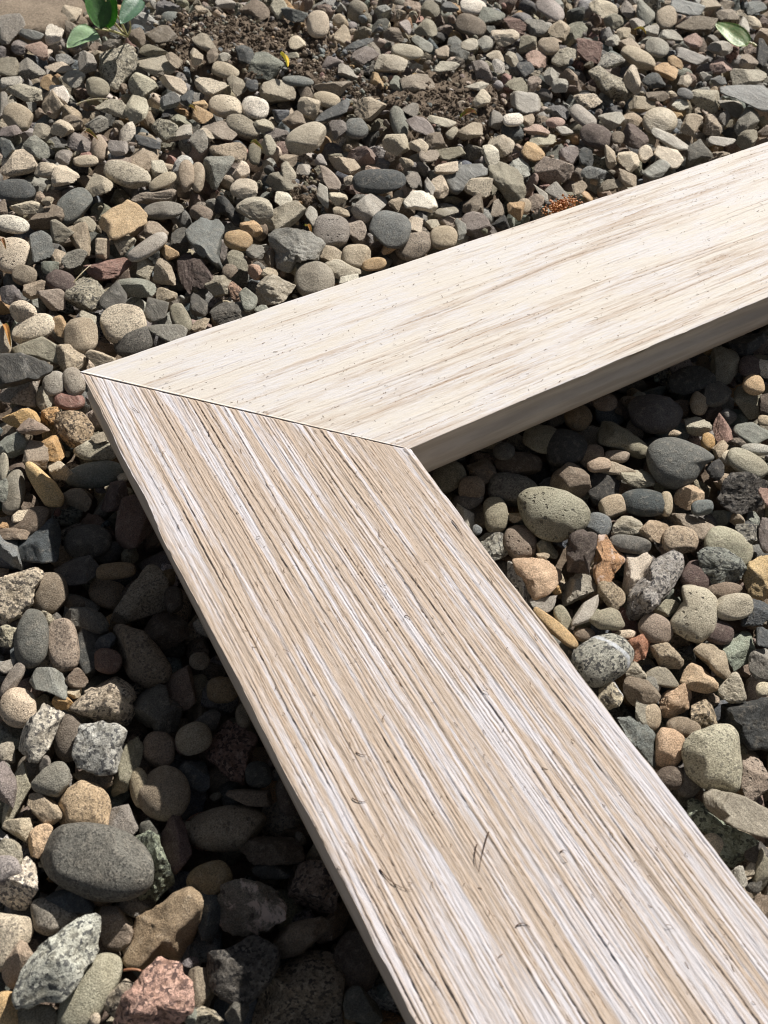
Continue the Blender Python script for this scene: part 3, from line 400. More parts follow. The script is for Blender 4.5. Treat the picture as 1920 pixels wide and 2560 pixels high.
["gravel_stone","a","q",[3.4,48.5,-35.8],[6.09,0.67,-0.37,-0.82,8.1,-3.89,1.0,2.02,3.48],[0.49,0.411,0.303],"medium speckled tan angular stone just down and left of the round grey tan pebble",None],
["pebble","r","-",[115.0,-83.6,-37.7],[7.12,0.3,-1.78,0.14,5.95,-2.03,1.2,1.12,3.35],[0.275,0.249,0.18],"medium olive brown oval pebble left of the shaded grey pebble",None],
["gravel_stone","a","-",[281.7,-84.6,-36.1],[7.93,3.84,-4.06,-4.64,4.95,-2.09,0.47,1.97,3.46],[0.064,0.063,0.06],"medium black angular stone up and right of the dark purple grey oval pebble",None],
["rock","c","-",[150.2,-208.9,-35.1],[3.04,4.72,-2.23,-3.7,2.95,-0.43,-0.19,1.4,3.32],[0.505,0.454,0.353],"medium pale olive rough rock just above the black slate rock",None],
["pebble","r","-",[159.3,-86.4,-36.0],[7.08,3.7,-2.45,-4.14,5.55,-2.08,0.42,1.7,3.48],[0.29,0.264,0.192],"medium olive brown oval pebble up and right of the shaded grey pebble",None],
["pebble","r","-",[18.0,184.2,-39.0],[8.84,2.55,-0.5,-5.17,6.53,-5.02,0.53,2.21,3.1],[0.108,0.113,0.111],"dark blue oval pebble on the left edge",None],
["rock","c","q",[135.2,-210.7,-36.6],[3.14,4.22,-2.39,-3.79,2.68,-0.48,-0.18,1.23,3.92],[0.455,0.368,0.257],"small speckled tan rough rock just above the large pale speckled pebble",None],
["rock","c","-",[76.5,79.0,-38.5],[5.63,3.69,-1.43,-3.3,7.85,-4.55,0.34,2.6,3.72],[0.147,0.111,0.097],"dark porous brown rock left of centre",None],
["gravel_stone","a","-",[-9.3,-160.8,-37.1],[6.21,1.15,-0.19,-3.63,2.37,-1.04,0.37,0.58,3.32],[0.227,0.178,0.133],"small brown long stone just up and right of the smooth brown pitted oval pebble",None],
["gravel_stone","a","q",[113.6,251.2,-36.0],[7.89,3.87,-1.78,-4.62,8.53,-6.36,0.47,3.24,3.36],[0.518,0.486,0.37],"small speckled pale olive angular stone just down and right of the large pale speckled block",None],
["pebble","r","-",[109.9,-160.2,-35.5],[2.72,2.47,-1.34,-9.73,0.69,-0.82,-1.17,0.5,2.59],[0.536,0.377,0.203],"yellow brown sliver stone along the lower board",None],
["rock","c","q",[111.2,-137.9,-37.5],[4.44,4.82,-2.42,-2.6,7.34,-1.86,0.27,2.15,4.67],[0.536,0.525,0.487],"speckled blue grey rock touching the lower board",[[-1.0,1.0],[-0.29,0.72],[0.53,0.23],[1.0,-0.37],[0.94,-0.61],[0.53,-1.0],[-0.06,-0.51],[-1.0,0.19]]],
["gravel_stone","a","-",[224.1,171.7,-36.2],[8.94,3.56,-3.06,-4.08,7.72,-5.1,0.84,2.83,3.21],[0.443,0.372,0.278],"square tan block above the dark domed pebble",None],
["pebble","r","p",[148.4,210.8,-36.8],[7.67,4.5,-1.91,-6.88,6.56,-5.01,-0.16,2.65,2.89],[0.608,0.527,0.404],"buff pitted block at upper left",None],
["gravel_stone","a","-",[258.3,-110.3,-38.9],[6.53,2.68,-4.15,-1.17,7.95,-1.94,1.01,2.37,3.87],[0.285,0.262,0.192],"medium olive brown angular stone up and right of the pink rough stone",None],
["gravel_stone","a","-",[-48.8,-131.7,-37.0],[5.58,1.33,0.35,-3.26,3.32,-1.6,0.33,0.82,3.78],[0.238,0.191,0.139],"medium brown angular stone just above the round peach tan pebble",None],
["gravel_stone","a","q",[419.8,92.2,-35.8],[6.57,6.71,-5.03,-7.28,5.93,-3.79,-0.57,3.17,2.95],[0.468,0.429,0.331],"small speckled pale olive angular stone just left of the long blue slate slab",None],
["pebble","r","-",[59.4,100.8,-32.4],[10.72,-0.33,-0.97,1.61,4.79,-3.95,2.49,1.06,2.96],[0.482,0.44,0.385],"cylinder-shaped grey pebble below the ochre block",None],
["rock","c","q",[112.6,-118.8,-39.2],[3.95,4.81,-2.31,-4.91,3.8,-2.09,-0.25,1.52,4.44],[0.411,0.399,0.342],"speckled light grey rock touching the lower board",None],
["pebble","r","-",[1.2,-166.0,-36.7],[3.16,1.78,-0.3,-1.2,6.04,-0.9,0.28,1.13,3.09],[0.119,0.089,0.068],"medium dark brown long pebble up and right of the smooth brown pitted oval pebble",None],
["gravel_stone","a","-",[-32.5,11.2,-36.9],[2.36,5.57,0.11,-5.78,2.9,-3.57,-0.85,1.72,3.68],[0.297,0.309,0.265],"grey triangular rock at the left edge",None],
["gravel_stone","a","-",[24.8,154.8,-38.9],[8.81,1.17,-0.71,-2.02,7.12,-5.74,1.35,2.11,3.81],[0.224,0.181,0.137],"small brown angular stone just down and right of the cream wedge stone",None],
["gravel_stone","a","q",[131.4,168.1,-37.7],[8.58,3.98,-2.23,-7.63,5.74,-5.88,-0.17,2.35,3.76],[0.468,0.384,0.282],"small speckled tan angular stone below the buff pitted block at upper left",None],
["gravel_stone","a","-",[-6.0,-32.4,-36.1],[6.71,-0.47,-0.28,0.33,6.42,-3.23,1.28,1.24,4.0],[0.138,0.099,0.088],"medium dark maroon brown angular stone just down and right of the long grey slab",None],
["gravel_stone","a","-",[377.4,50.1,-38.1],[7.29,6.03,-5.7,-4.27,8.32,-4.15,0.44,3.57,3.73],[0.155,0.146,0.124],"dark grey triangular rock behind the frame",[[-1.0,0.28],[0.02,1.0],[0.96,-0.04],[1.0,-0.36],[-1.0,-1.0]]],
["flat_stone","s","-",[197.5,73.0,-31.0],[8.27,4.25,-1.42,-4.84,7.1,-2.02,0.5,1.5,1.63],[0.827,0.775,0.659],"pale wedge stone behind the frame",[[-1.0,-0.13],[-0.5,0.9],[0.1,1.0],[0.77,0.49],[1.0,-0.54],[0.7,-1.0],[-0.1,-0.74],[-0.83,-0.54]]],
["flat_stone","s","-",[45.5,43.5,-35.2],[7.33,2.85,-0.36,-6.19,5.07,-1.49,0.25,0.84,1.35],[0.255,0.243,0.207],"small grey long slab just right of the dark brown grey speckled rock",None],
["gravel_stone","a","-",[87.8,184.4,-38.1],[7.26,3.65,-1.46,-4.25,8.13,-5.54,0.43,2.94,3.41],[0.481,0.393,0.294],"small tan angular stone just up and right of the long speckled olive rock",None],
["pebble","r","-",[-2.0,-123.9,-37.8],[4.59,1.88,-0.3,-2.69,4.01,-1.56,0.27,0.91,3.45],[0.288,0.204,0.117],"small yellow brown oval pebble above the dark red granite",None],
["gravel_stone","a","-",[246.4,-100.5,-37.7],[6.14,3.94,-4.07,-3.59,5.17,-2.13,0.37,1.95,3.94],[0.145,0.138,0.121],"small dark grey angular stone above the pink rough stone",None],
["gravel_stone","a","q",[136.5,-159.6,-35.6],[4.7,2.5,-2.18,-1.75,5.23,-1.12,0.47,1.42,3.52],[0.498,0.405,0.284],"small speckled tan angular stone just above the smooth olive drop-shaped pebble",None],
["gravel_stone","a","-",[-12.1,-183.2,-38.3],[5.48,1.17,-0.15,-3.21,2.34,-0.72,0.33,0.56,3.16],[0.069,0.069,0.063],"small blackish long stone just up and right of the black and white marbled stone",None],
["gravel_stone","a","q",[-68.3,-142.1,-35.1],[3.86,-1.98,0.56,2.92,2.76,-1.29,1.2,0.18,3.35],[0.682,0.497,0.325],"peach granite chip near the left edge",None],
["gravel_stone","a","-",[219.9,52.6,-39.2],[3.89,6.6,-3.31,-7.27,4.4,-4.0,-0.98,2.41,3.58],[0.277,0.237,0.213],"purple grey angular chip against the frame edge",None],
["pebble","r","-",[38.1,248.5,-36.3],[4.79,5.86,-0.64,-8.83,5.0,-5.02,-1.34,2.63,2.67],[0.456,0.382,0.28],"salmon tan disc near the left edge",None],
["gravel_stone","a","-",[-73.2,-135.7,-37.3],[4.1,1.22,0.6,-2.4,3.33,-1.33,0.25,0.84,3.25],[0.594,0.517,0.385],"small buff angular stone just up and left of the peach granite chip",None],
["gravel_stone","a","-",[-45.1,-148.2,-38.2],[4.01,1.85,0.32,-2.35,4.43,-1.48,0.24,1.08,4.12],[0.286,0.26,0.233],"medium grey angular stone just down and right of the round peach tan pebble",None],
["gravel_stone","a","-",[8.0,93.3,-38.6],[5.8,3.38,-0.45,-6.02,4.69,-4.62,-0.3,1.84,3.62],[0.339,0.279,0.23],"small pinkish brown angular stone just up and right of the long speckled granite pebble",None],
["gravel_stone","a","-",[135.7,188.8,-37.3],[6.16,4.89,-2.21,-9.73,4.35,-5.94,-1.26,2.21,3.61],[0.356,0.301,0.243],"small pinkish brown angular stone just below the buff pitted block at upper left",None],
["pebble","r","-",[-88.9,-180.1,-36.6],[2.95,1.49,0.75,-1.73,4.23,-0.73,0.18,0.97,3.05],[0.669,0.472,0.247],"yellow ochre stone in the bottom left corner",None],
["pebble","r","-",[-31.4,-97.0,-35.3],[3.64,2.53,0.07,-3.59,3.28,-1.55,-0.03,0.96,2.76],[0.216,0.141,0.111],"small dark red round pebble just left of the large brown egg-shaped stone",None],
["gravel_stone","a","-",[131.3,-180.9,-35.9],[3.82,3.1,-1.88,-2.24,4.21,-0.75,0.23,1.31,3.15],[0.467,0.233,0.144],"terracotta red chip in the gravel",[[-1.0,0.47],[0.17,1.0],[0.95,0.96],[1.0,0.47],[0.56,-0.67],[-0.22,-1.0],[-0.61,-0.84]]],
["flat_stone","s","-",[32.8,76.8,-35.6],[4.44,5.76,-0.41,-4.97,8.69,-2.3,-0.0,1.72,1.88],[0.127,0.121,0.105],"medium dark grey thin slab just above the large buff pebble",None],
["gravel_stone","a","-",[-19.0,-27.5,-35.2],[5.04,1.82,-0.06,-2.95,4.54,-2.52,0.3,1.29,3.04],[0.218,0.176,0.127],"small brown angular stone just down and left of the long grey slab",None],
["gravel_stone","a","-",[-36.2,-211.3,-35.7],[2.83,1.5,0.15,-1.66,3.13,-0.4,0.17,0.77,3.36],[0.142,0.135,0.116],"small dark grey angular stone just below the dark grey rock with one sunlit facet",None],
["gravel_stone","a","-",[63.8,354.0,-37.3],[8.43,4.45,-1.2,-4.93,10.97,-8.09,0.5,4.31,3.55],[0.276,0.254,0.222],"grey boulder-like stone in the top left corner",None],
["rock","c","-",[234.3,-117.8,-38.1],[3.51,5.65,-3.16,-3.07,5.32,-1.52,-0.02,2.27,3.21],[0.41,0.268,0.222],"pink rough stone inside the frame",None],
["rock","c","-",[170.5,-144.9,-37.5],[7.08,1.48,-2.75,-1.32,5.02,-1.38,0.99,1.27,3.7],[0.496,0.388,0.276],"rough tan stone beside the dark flat oval",None],
["pebble","r","-",[417.7,152.6,-36.6],[5.61,6.06,-4.31,-11.34,3.78,-3.85,-1.87,2.37,2.55],[0.49,0.415,0.303],"long grey tan pebble at upper right",None],
["gravel_stone","a","-",[267.9,188.6,-38.3],[10.1,3.1,-3.64,-4.6,6.44,-5.37,0.96,2.43,3.27],[0.359,0.304,0.241],"flat salmon brown rock on the bare soil",None],
["pebble","r","-",[120.3,-108.7,-36.9],[4.36,3.54,-2.02,-2.04,6.68,-1.87,0.35,1.75,3.65],[0.313,0.283,0.205],"upright tan pebble inside the corner",None],
["pebble","r","-",[-37.3,-141.8,-37.2],[2.94,1.39,0.14,-1.12,6.24,-1.13,0.27,1.19,2.93],[0.418,0.352,0.242],"small tan long pebble just down and right of the bark-like slim brown stone in shade",None],
["gravel_stone","a","-",[167.5,-206.6,-38.8],[3.94,3.63,-2.59,-2.3,4.46,-0.49,0.24,1.54,3.56],[0.283,0.266,0.235],"small grey angular stone above the black slate rock",None],
["rock","c","-",[494.2,177.6,-39.5],[10.09,6.19,-6.54,-9.92,6.1,-5.3,-0.58,3.23,3.33],[0.237,0.198,0.147],"reddish brown crumbly rock near the top right",None],
["gravel_stone","a","-",[33.9,127.5,-37.8],[5.53,1.0,-0.75,-0.68,10.11,-4.74,0.98,2.77,3.36],[0.423,0.349,0.257],"small tan angular stone below the large slate blue pebble",None],
["gravel_stone","a","-",[194.8,-138.7,-36.9],[6.4,2.0,-3.0,-1.75,4.85,-1.42,0.8,1.39,3.58],[0.554,0.417,0.28],"orange tan angular chip inside the frame",None],
["pebble","r","-",[180.9,-83.5,-36.3],[5.22,3.74,-2.61,-3.05,5.43,-2.03,0.31,1.73,3.32],[0.252,0.182,0.105],"small yellow brown round pebble up and left of the cylinder-shaped stone with a lit end",None],
["rock","c","q",[-44.5,-208.0,-36.1],[4.38,1.63,0.29,-3.5,2.19,-0.49,0.1,0.64,3.73],[0.476,0.428,0.327],"medium speckled pale olive rough rock just down and right of the large pink granite",None],
["rock","c","-",[398.2,180.1,-38.8],[3.61,8.41,-5.59,-10.41,4.19,-5.59,-2.14,3.09,3.48],[0.25,0.157,0.129],"maroon rough rock at upper right",None],
["pebble","r","-",[170.6,-168.9,-35.8],[2.58,5.84,-2.33,-5.03,2.68,-0.88,-0.5,1.48,3.1],[0.157,0.109,0.097],"medium dark maroon brown round pebble just left of the blue grey angular slab",None],
["rock","c","-",[178.6,-191.5,-35.5],[4.63,4.12,-2.97,-3.96,3.64,-0.75,0.02,1.49,3.8],[0.091,0.099,0.106],"medium dark blue grey rough rock just right of the oval olive pebble",None],
["pebble","r","-",[78.8,132.6,-37.4],[9.67,1.89,-1.22,-4.41,5.17,-4.45,0.88,1.63,3.11],[0.281,0.263,0.227],"flat grey slab beside the ochre block",None],
["gravel_stone","a","-",[-25.4,1.0,-35.1],[3.62,3.65,0.01,-4.33,4.22,-2.95,-0.27,1.63,3.14],[0.376,0.309,0.239],"small pinkish brown angular stone just above the long golden brown stone",None],
["gravel_stone","a","-",[110.8,-189.4,-35.1],[4.17,1.23,-1.58,-0.85,4.74,-0.62,0.53,1.05,3.04],[0.541,0.478,0.356],"small buff angular stone just below the grey speckled cobble with a white band",None],
["gravel_stone","a","q",[49.6,272.1,-36.2],[10.18,2.34,-0.84,-5.96,5.74,-5.83,0.61,2.17,2.95],[0.482,0.442,0.347],"small speckled pale olive long stone just above the salmon tan disc",None],
["pebble","r","-",[-3.9,-156.4,-35.0],[3.63,1.75,-0.22,-2.12,3.57,-0.94,0.22,0.78,2.83],[0.067,0.067,0.06],"small blackish round pebble just down and right of the dark red granite",None],
["gravel_stone","a","-",[115.6,-257.3,-36.6],[2.22,5.29,-1.72,-1.83,4.43,0.18,0.03,1.76,3.2],[0.277,0.253,0.188],"medium olive brown long stone down and right of the pale green rough rock",None],
["pebble","r","-",[-16.8,-64.1,-35.9],[6.53,0.98,-0.08,-3.07,3.08,-1.9,0.53,0.72,2.78],[0.29,0.206,0.121],"small yellow brown long pebble just up and left of the dark speckled granite",None],
["gravel_stone","a","q",[60.9,301.6,-37.8],[8.02,2.95,-0.87,-4.69,7.18,-5.56,0.48,2.76,2.68],[0.297,0.276,0.236],"small speckled grey angular stone down and right of the grey boulder-like stone",None],
["gravel_stone","a","-",[60.3,257.1,-38.1],[5.76,3.27,-0.91,-2.63,9.85,-5.37,0.55,3.5,2.82],[0.454,0.38,0.284],"small tan angular stone right of the salmon tan disc",None],
["gravel_stone","a","-",[472.0,104.3,-38.7],[10.42,4.14,-5.3,-6.1,5.59,-3.7,0.62,2.56,2.81],[0.465,0.428,0.342],"small pale olive long stone just above the long blue slate slab",None],
["pebble","r","-",[340.7,237.5,-37.2],[5.65,6.55,-3.08,-9.65,5.06,-4.05,-1.4,2.83,2.21],[0.213,0.174,0.132],"brown domed pebble near the top edge",None],
["gravel_stone","a","-",[61.2,87.0,-37.8],[4.84,3.15,-1.12,-2.83,6.95,-4.3,0.29,2.31,3.43],[0.417,0.348,0.263],"small tan angular stone just down and right of the cylinder-shaped grey pebble",None],
["gravel_stone","a","-",[182.3,127.1,-36.1],[4.63,4.61,-2.46,-9.26,3.18,-4.39,-1.4,1.78,3.1],[0.5,0.412,0.308],"small tan long stone just up and left of the dark blue domed pebble",None],
["gravel_stone","a","-",[153.6,-155.9,-39.0],[5.41,5.51,-3.72,-3.16,7.54,-1.81,0.32,2.42,5.51],[0.652,0.57,0.474],"pinkish white quartz wedge in the gravel",[[-0.85,0.92],[0.48,1.0],[1.0,0.67],[0.48,0.06],[-0.11,-0.59],[-0.56,-1.0],[-1.0,-0.59],[-0.85,0.16]]],
["gravel_stone","a","-",[217.2,315.8,-37.5],[5.79,5.96,-2.6,-9.37,5.23,-6.02,-1.38,2.87,2.82],[0.228,0.181,0.137],"small brown angular stone above the greenish speckled rock",None],
["pebble","r","-",[329.5,87.8,-35.7],[6.13,6.56,-4.34,-8.41,5.31,-4.05,-0.87,2.73,3.19],[0.14,0.107,0.093],"dark maroon rounded pebble above the frame",None],
["rock","c","-",[-76.5,-141.8,-35.6],[3.15,2.42,0.7,-3.44,2.61,-1.37,-0.11,0.91,3.52],[0.464,0.425,0.332],"small pale olive rough rock just above the coarse white grey granite at lower left",None],
["pebble","r","q",[164.4,204.5,-38.1],[5.81,4.79,-1.77,-6.35,5.81,-4.18,-0.41,2.51,2.46],[0.835,0.772,0.67],"white quartz pebble at upper left",None],
["gravel_stone","a","-",[45.2,81.0,-37.3],[7.16,3.05,-0.95,-6.74,4.4,-4.42,-0.18,1.67,3.57],[0.295,0.301,0.252],"small green grey long stone just down and right of the pink maroon rough rock",None],
["flat_stone","s","f",[243.0,-125.8,-36.9],[4.36,5.0,-1.28,-6.39,3.2,-0.56,-0.08,0.84,1.25],[0.24,0.253,0.216],"small streaked green grey thin slab just right of the pink rough stone",None],
["rock","c","-",[71.4,83.6,-39.7],[4.44,3.2,-1.3,-1.53,11.06,-4.43,0.52,3.28,3.59],[0.139,0.103,0.091],"small dark maroon brown long rock just left of the dark porous brown rock",None],
["gravel_stone","a","-",[145.5,128.7,-38.0],[6.93,4.35,-2.08,-7.47,5.11,-4.54,-0.45,2.19,3.21],[0.279,0.253,0.197],"small olive brown angular stone above the broad light grey rough rock",None],
["pebble","r","-",[157.7,-145.1,-36.2],[6.33,2.57,-2.24,-5.08,2.69,-1.2,0.13,0.91,3.21],[0.147,0.14,0.125],"dark grey flat oval pebble inside the frame",None],
["pebble","r","-",[160.8,-190.2,-35.6],[3.41,3.88,-2.01,-4.24,2.48,-0.57,-0.2,1.09,2.82],[0.14,0.101,0.089],"small dark maroon brown oval pebble just down and left of the oval olive pebble",None],
["flat_stone","s","-",[314.5,138.6,-37.0],[7.29,6.34,-2.0,-7.02,7.3,-2.25,-0.01,2.18,1.55],[0.436,0.406,0.351],"small light grey thin slab up and left of the broad tan brown rock",None],
["gravel_stone","a","-",[101.1,230.4,-37.7],[6.15,4.23,-1.44,-3.6,9.42,-5.42,0.37,3.52,3.0],[0.514,0.48,0.369],"small pale olive angular stone down and right of the large pale speckled block",None],
["pebble","r","-",[110.6,-221.4,-37.0],[4.25,2.27,-1.44,-2.49,2.94,-0.23,0.25,0.83,2.78],[0.126,0.097,0.075],"small dark brown oval pebble just below the tan rounded pebble",None],
["pebble","r","-",[152.5,-132.1,-36.7],[3.17,4.55,-1.89,-4.03,3.32,-1.18,-0.2,1.35,2.79],[0.181,0.193,0.194],"round blue grey pebble beside the brown block",None],
["flat_stone","s","-",[146.3,309.1,-37.3],[10.22,3.49,-0.8,-5.98,7.94,-2.59,0.61,2.07,1.23],[0.23,0.193,0.146],"small brown thin slab up and right of the large pale speckled block",None],
["gravel_stone","a","-",[56.7,167.2,-36.9],[6.68,2.9,-0.9,-3.91,6.77,-4.53,0.4,2.4,2.89],[0.6,0.529,0.404],"small buff angular stone just left of the long speckled olive rock",None],
["flat_stone","s","-",[46.6,60.1,-35.0],[2.95,5.3,-0.42,-6.05,4.75,-1.81,-0.29,1.15,1.55],[0.133,0.126,0.107],"small dark grey thin slab just right of the large buff pebble",None],
["gravel_stone","a","-",[43.6,183.7,-38.7],[4.96,4.61,-0.87,-6.26,5.33,-5.44,-0.6,2.42,3.36],[0.675,0.586,0.46],"small buff angular stone just above the large slate blue pebble",None],
["gravel_stone","a","-",[219.6,133.3,-36.6],[3.71,6.49,-2.89,-7.57,4.33,-4.45,-1.18,2.5,3.09],[0.564,0.5,0.381],"small buff angular stone just below the upright grey oval pebble at top centre",None],
["pebble","r","-",[197.0,48.5,-37.0],[6.24,3.72,-2.46,-3.65,6.22,-3.23,0.37,2.13,2.9],[0.469,0.392,0.283],"brown domed pebble against the frame edge",None],
["pebble","r","-",[163.6,-127.8,-36.1],[5.95,1.31,-1.88,-1.06,4.52,-1.15,0.81,1.06,2.6],[0.466,0.38,0.272],"small tan oval pebble just down and right of the black slate chip",None],
["gravel_stone","a","-",[263.2,213.5,-37.2],[5.97,5.87,-3.63,-8.02,5.52,-5.75,-0.89,2.82,3.3],[0.524,0.469,0.373],"small pale olive angular stone just up and left of the flat salmon brown rock",None],
["pebble","r","-",[-0.1,32.7,-34.9],[4.44,0.59,-0.24,-0.58,7.34,-2.68,0.7,1.69,2.53],[0.39,0.345,0.285],"small grey tan oval pebble just above the maroon striped pebble",None],
["pebble","r","-",[175.1,-178.4,-35.7],[5.89,2.17,-1.83,-3.44,2.72,-0.59,0.35,0.88,2.38],[0.239,0.182,0.134],"small brown long pebble just up and left of the oval olive pebble",None],
["gravel_stone","a","-",[213.8,201.9,-35.8],[9.67,3.26,-2.69,-7.06,5.12,-5.01,0.2,2.1,2.94],[0.321,0.27,0.213],"small pinkish brown long stone up and left of the square tan block",None],
["gravel_stone","a","-",[424.5,60.4,-35.9],[10.62,-0.81,-5.21,2.84,6.39,-3.52,3.17,1.61,3.02],[0.28,0.265,0.222],"small grey angular stone just below the long blue slate slab",None],
["rock","c","-",[80.3,67.2,-38.9],[5.52,3.11,-1.36,-3.99,5.38,-4.03,0.15,1.87,3.42],[0.434,0.394,0.309],"small pale olive rough rock just down and right of the dark porous brown rock",None],
["gravel_stone","a","q",[89.6,238.8,-37.9],[7.95,3.25,-1.15,-7.04,5.12,-4.86,-0.19,2.14,2.65],[0.494,0.454,0.354],"small speckled pale olive long stone below the large pale speckled block",None],
["gravel_stone","a","q",[238.9,77.8,-37.5],[6.94,3.62,-3.38,-4.06,5.9,-4.11,0.42,2.23,3.36],[0.557,0.486,0.374],"small speckled buff angular stone just down and right of the blue grey slab",None],
["pebble","r","-",[242.3,272.9,-33.3],[6.44,5.2,-2.33,-3.77,9.81,-4.51,0.39,3.83,2.26],[0.608,0.517,0.404],"peach egg-shaped pebble near the top",None],
["gravel_stone","a","-",[193.5,190.3,-38.4],[6.61,3.96,-2.38,-3.87,7.52,-4.72,0.4,2.87,2.87],[0.621,0.541,0.416],"small buff angular stone just above the large pale olive egg-shaped pebble at top centre",None],
["pebble","r","q",[7.8,149.6,-34.4],[6.59,2.53,-0.29,-5.78,4.37,-3.58,-0.09,1.62,2.36],[0.725,0.678,0.575],"whitish green oval pebble at the left edge",None],
["flat_stone","s","-",[131.3,-193.3,-36.5],[4.1,3.55,-0.76,-4.96,2.36,-0.24,0.21,0.27,1.28],[0.274,0.244,0.182],"small olive brown thin slab just below the tan blocky stone",None],
["pebble","r","-",[55.8,53.7,-38.5],[4.36,1.31,-0.77,-0.74,8.31,-2.83,0.66,2.05,2.51],[0.342,0.318,0.242],"small olive brown oval pebble up and right of the dark brown grey speckled rock",None],
["gravel_stone","a","-",[349.9,77.2,-35.9],[3.49,6.49,-4.17,-7.57,3.69,-3.56,-1.28,2.4,2.9],[0.172,0.131,0.113],"small dark maroon brown angular stone right of the dark maroon rounded pebble",None],
["gravel_stone","a","-",[123.8,131.8,-37.4],[5.72,3.82,-1.64,-5.07,5.44,-4.15,-0.09,2.17,2.9],[0.577,0.504,0.398],"small buff angular stone just up and right of the shiny black wedge stone",None],
["gravel_stone","a","q",[149.1,235.1,-36.8],[6.35,4.27,-1.94,-8.31,4.51,-5.33,-0.88,2.18,2.91],[0.629,0.555,0.436],"small speckled buff angular stone up and left of the white quartz pebble at upper left",None],
["flat_stone","s","-",[355.6,53.8,-36.3],[3.01,6.45,-1.86,-8.54,3.74,-1.45,-0.88,1.56,1.27],[0.699,0.611,0.475],"small buff thin slab left of the dark grey triangular rock",None],
["rock","c","q",[106.7,200.8,-35.8],[3.85,5.29,-1.45,-7.33,4.1,-4.9,-1.13,2.25,2.88],[0.449,0.42,0.324],"small speckled pale olive rough rock up and right of the long speckled olive rock",None],
["pebble","r","-",[114.7,-225.1,-37.9],[3.91,2.75,-1.56,-2.29,3.51,-0.2,0.23,1.01,2.95],[0.138,0.128,0.114],"small dark grey round pebble just down and left of the large pale speckled pebble",None],
["gravel_stone","a","-",[17.9,162.6,-36.2],[6.59,2.57,-0.44,-6.2,4.02,-4.22,-0.23,1.61,2.71],[0.63,0.564,0.437],"cream wedge stone at the left",None],
["gravel_stone","a","q",[38.5,214.1,-37.4],[2.95,5.04,-0.71,-8.23,2.78,-5.18,-1.61,1.87,2.97],[0.273,0.276,0.235],"small speckled green grey angular stone just up and right of the broad pinkish grey rock",None],
["gravel_stone","a","-",[-19.1,4.0,-37.5],[4.0,3.58,-0.07,-4.8,4.1,-3.35,-0.3,1.58,3.56],[0.57,0.363,0.17],"small orange brown angular stone just down and left of the glittering golden brown granite",None],
["flat_stone","s","-",[203.1,179.1,-37.9],[12.8,0.5,-0.65,1.92,5.14,-1.21,2.25,0.89,0.75],[0.095,0.1,0.098],"small dark blue grey long slab left of the square tan block",None],
["gravel_stone","a","-",[393.7,74.8,-37.3],[6.1,4.73,-4.69,-3.57,6.59,-3.56,0.36,2.86,2.94],[0.485,0.403,0.296],"small tan angular stone above the dark grey triangular rock",None],
["rock","c","q",[352.0,124.3,-37.0],[5.38,5.11,-3.88,-7.33,4.18,-3.78,-0.82,2.27,2.7],[0.621,0.534,0.415],"small speckled buff rough rock above the dark maroon rounded pebble",None],
["pebble","r","-",[1.8,111.8,-36.3],[4.41,3.04,-0.21,-4.61,4.36,-2.79,-0.22,1.66,2.05],[0.264,0.22,0.164],"small brown oval pebble down and left of the upright blue grey rock",None],
["pebble","r","q",[148.2,186.0,-36.1],[6.66,4.68,-1.77,-8.8,4.89,-4.38,-0.85,2.22,2.67],[0.341,0.301,0.23],"small speckled olive brown oval pebble below the greenish speckled rock",None],
["flat_stone","s","-",[450.8,137.4,-35.7],[7.93,4.84,-1.69,-8.47,4.62,-1.35,-0.24,1.68,0.92],[0.285,0.26,0.227],"small grey long slab just below the reddish brown crumbly rock",None],
["pebble","r","-",[125.5,-210.7,-36.1],[4.42,2.54,-1.42,-3.72,2.29,-0.3,0.07,0.79,2.46],[0.261,0.207,0.149],"small brown oval pebble just up and right of the tan rounded pebble",None],
["pebble","r","-",[148.8,54.1,-35.9],[6.29,3.36,-1.88,-3.68,6.11,-3.23,0.38,2.01,2.83],[0.477,0.403,0.298],"small tan oval pebble down and right of the round dark grey pebble",None],
["flat_stone","s","-",[122.7,-161.3,-33.1],[8.02,-0.68,-0.7,2.61,2.92,-0.39,0.61,0.01,1.22],[0.441,0.408,0.352],"small light grey long slab just left of the smooth olive drop-shaped pebble",None],
["gravel_stone","a","q",[-6.1,85.6,-35.4],[4.48,3.54,-0.2,-5.5,4.19,-3.5,-0.44,1.75,2.77],[0.681,0.582,0.453],"small speckled buff angular stone just up and left of the long speckled granite pebble",None],
["pebble","r","-",[15.4,101.9,-37.5],[4.82,3.61,-0.42,-6.03,4.24,-3.65,-0.47,1.71,2.77],[0.154,0.116,0.104],"small dark maroon brown oval pebble down and right of the upright blue grey rock",None],
["gravel_stone","a","-",[181.8,-121.5,-36.4],[4.72,3.2,-2.36,-5.57,2.46,-1.38,-0.3,1.09,2.98],[0.408,0.371,0.281],"small pale olive long stone just right of the black slate chip",None],
["rock","c","-",[161.6,-138.3,-35.2],[5.34,2.45,-2.12,-3.13,3.4,-1.19,0.32,1.11,2.96],[0.477,0.435,0.343],"small pale olive rough rock just above the dark grey flat oval pebble",None],
["gravel_stone","a","-",[117.9,-252.3,-36.0],[3.55,2.16,-1.62,-2.08,2.63,0.11,0.21,0.87,2.96],[0.123,0.113,0.102],"small dark grey angular stone just down and right of the pale green rough rock",None],
["pebble","r","-",[102.7,92.8,-36.9],[5.45,3.72,-1.41,-5.22,5.01,-3.73,-0.14,1.88,2.91],[0.515,0.368,0.212],"golden brown pebble beside the slate blue wedge",None],
["flat_stone","s","-",[337.8,45.1,-35.4],[8.06,4.3,-1.83,-3.56,6.44,-1.45,0.66,1.62,1.31],[0.291,0.293,0.251],"small green grey thin slab below the round buff lined pebble at upper right",None],
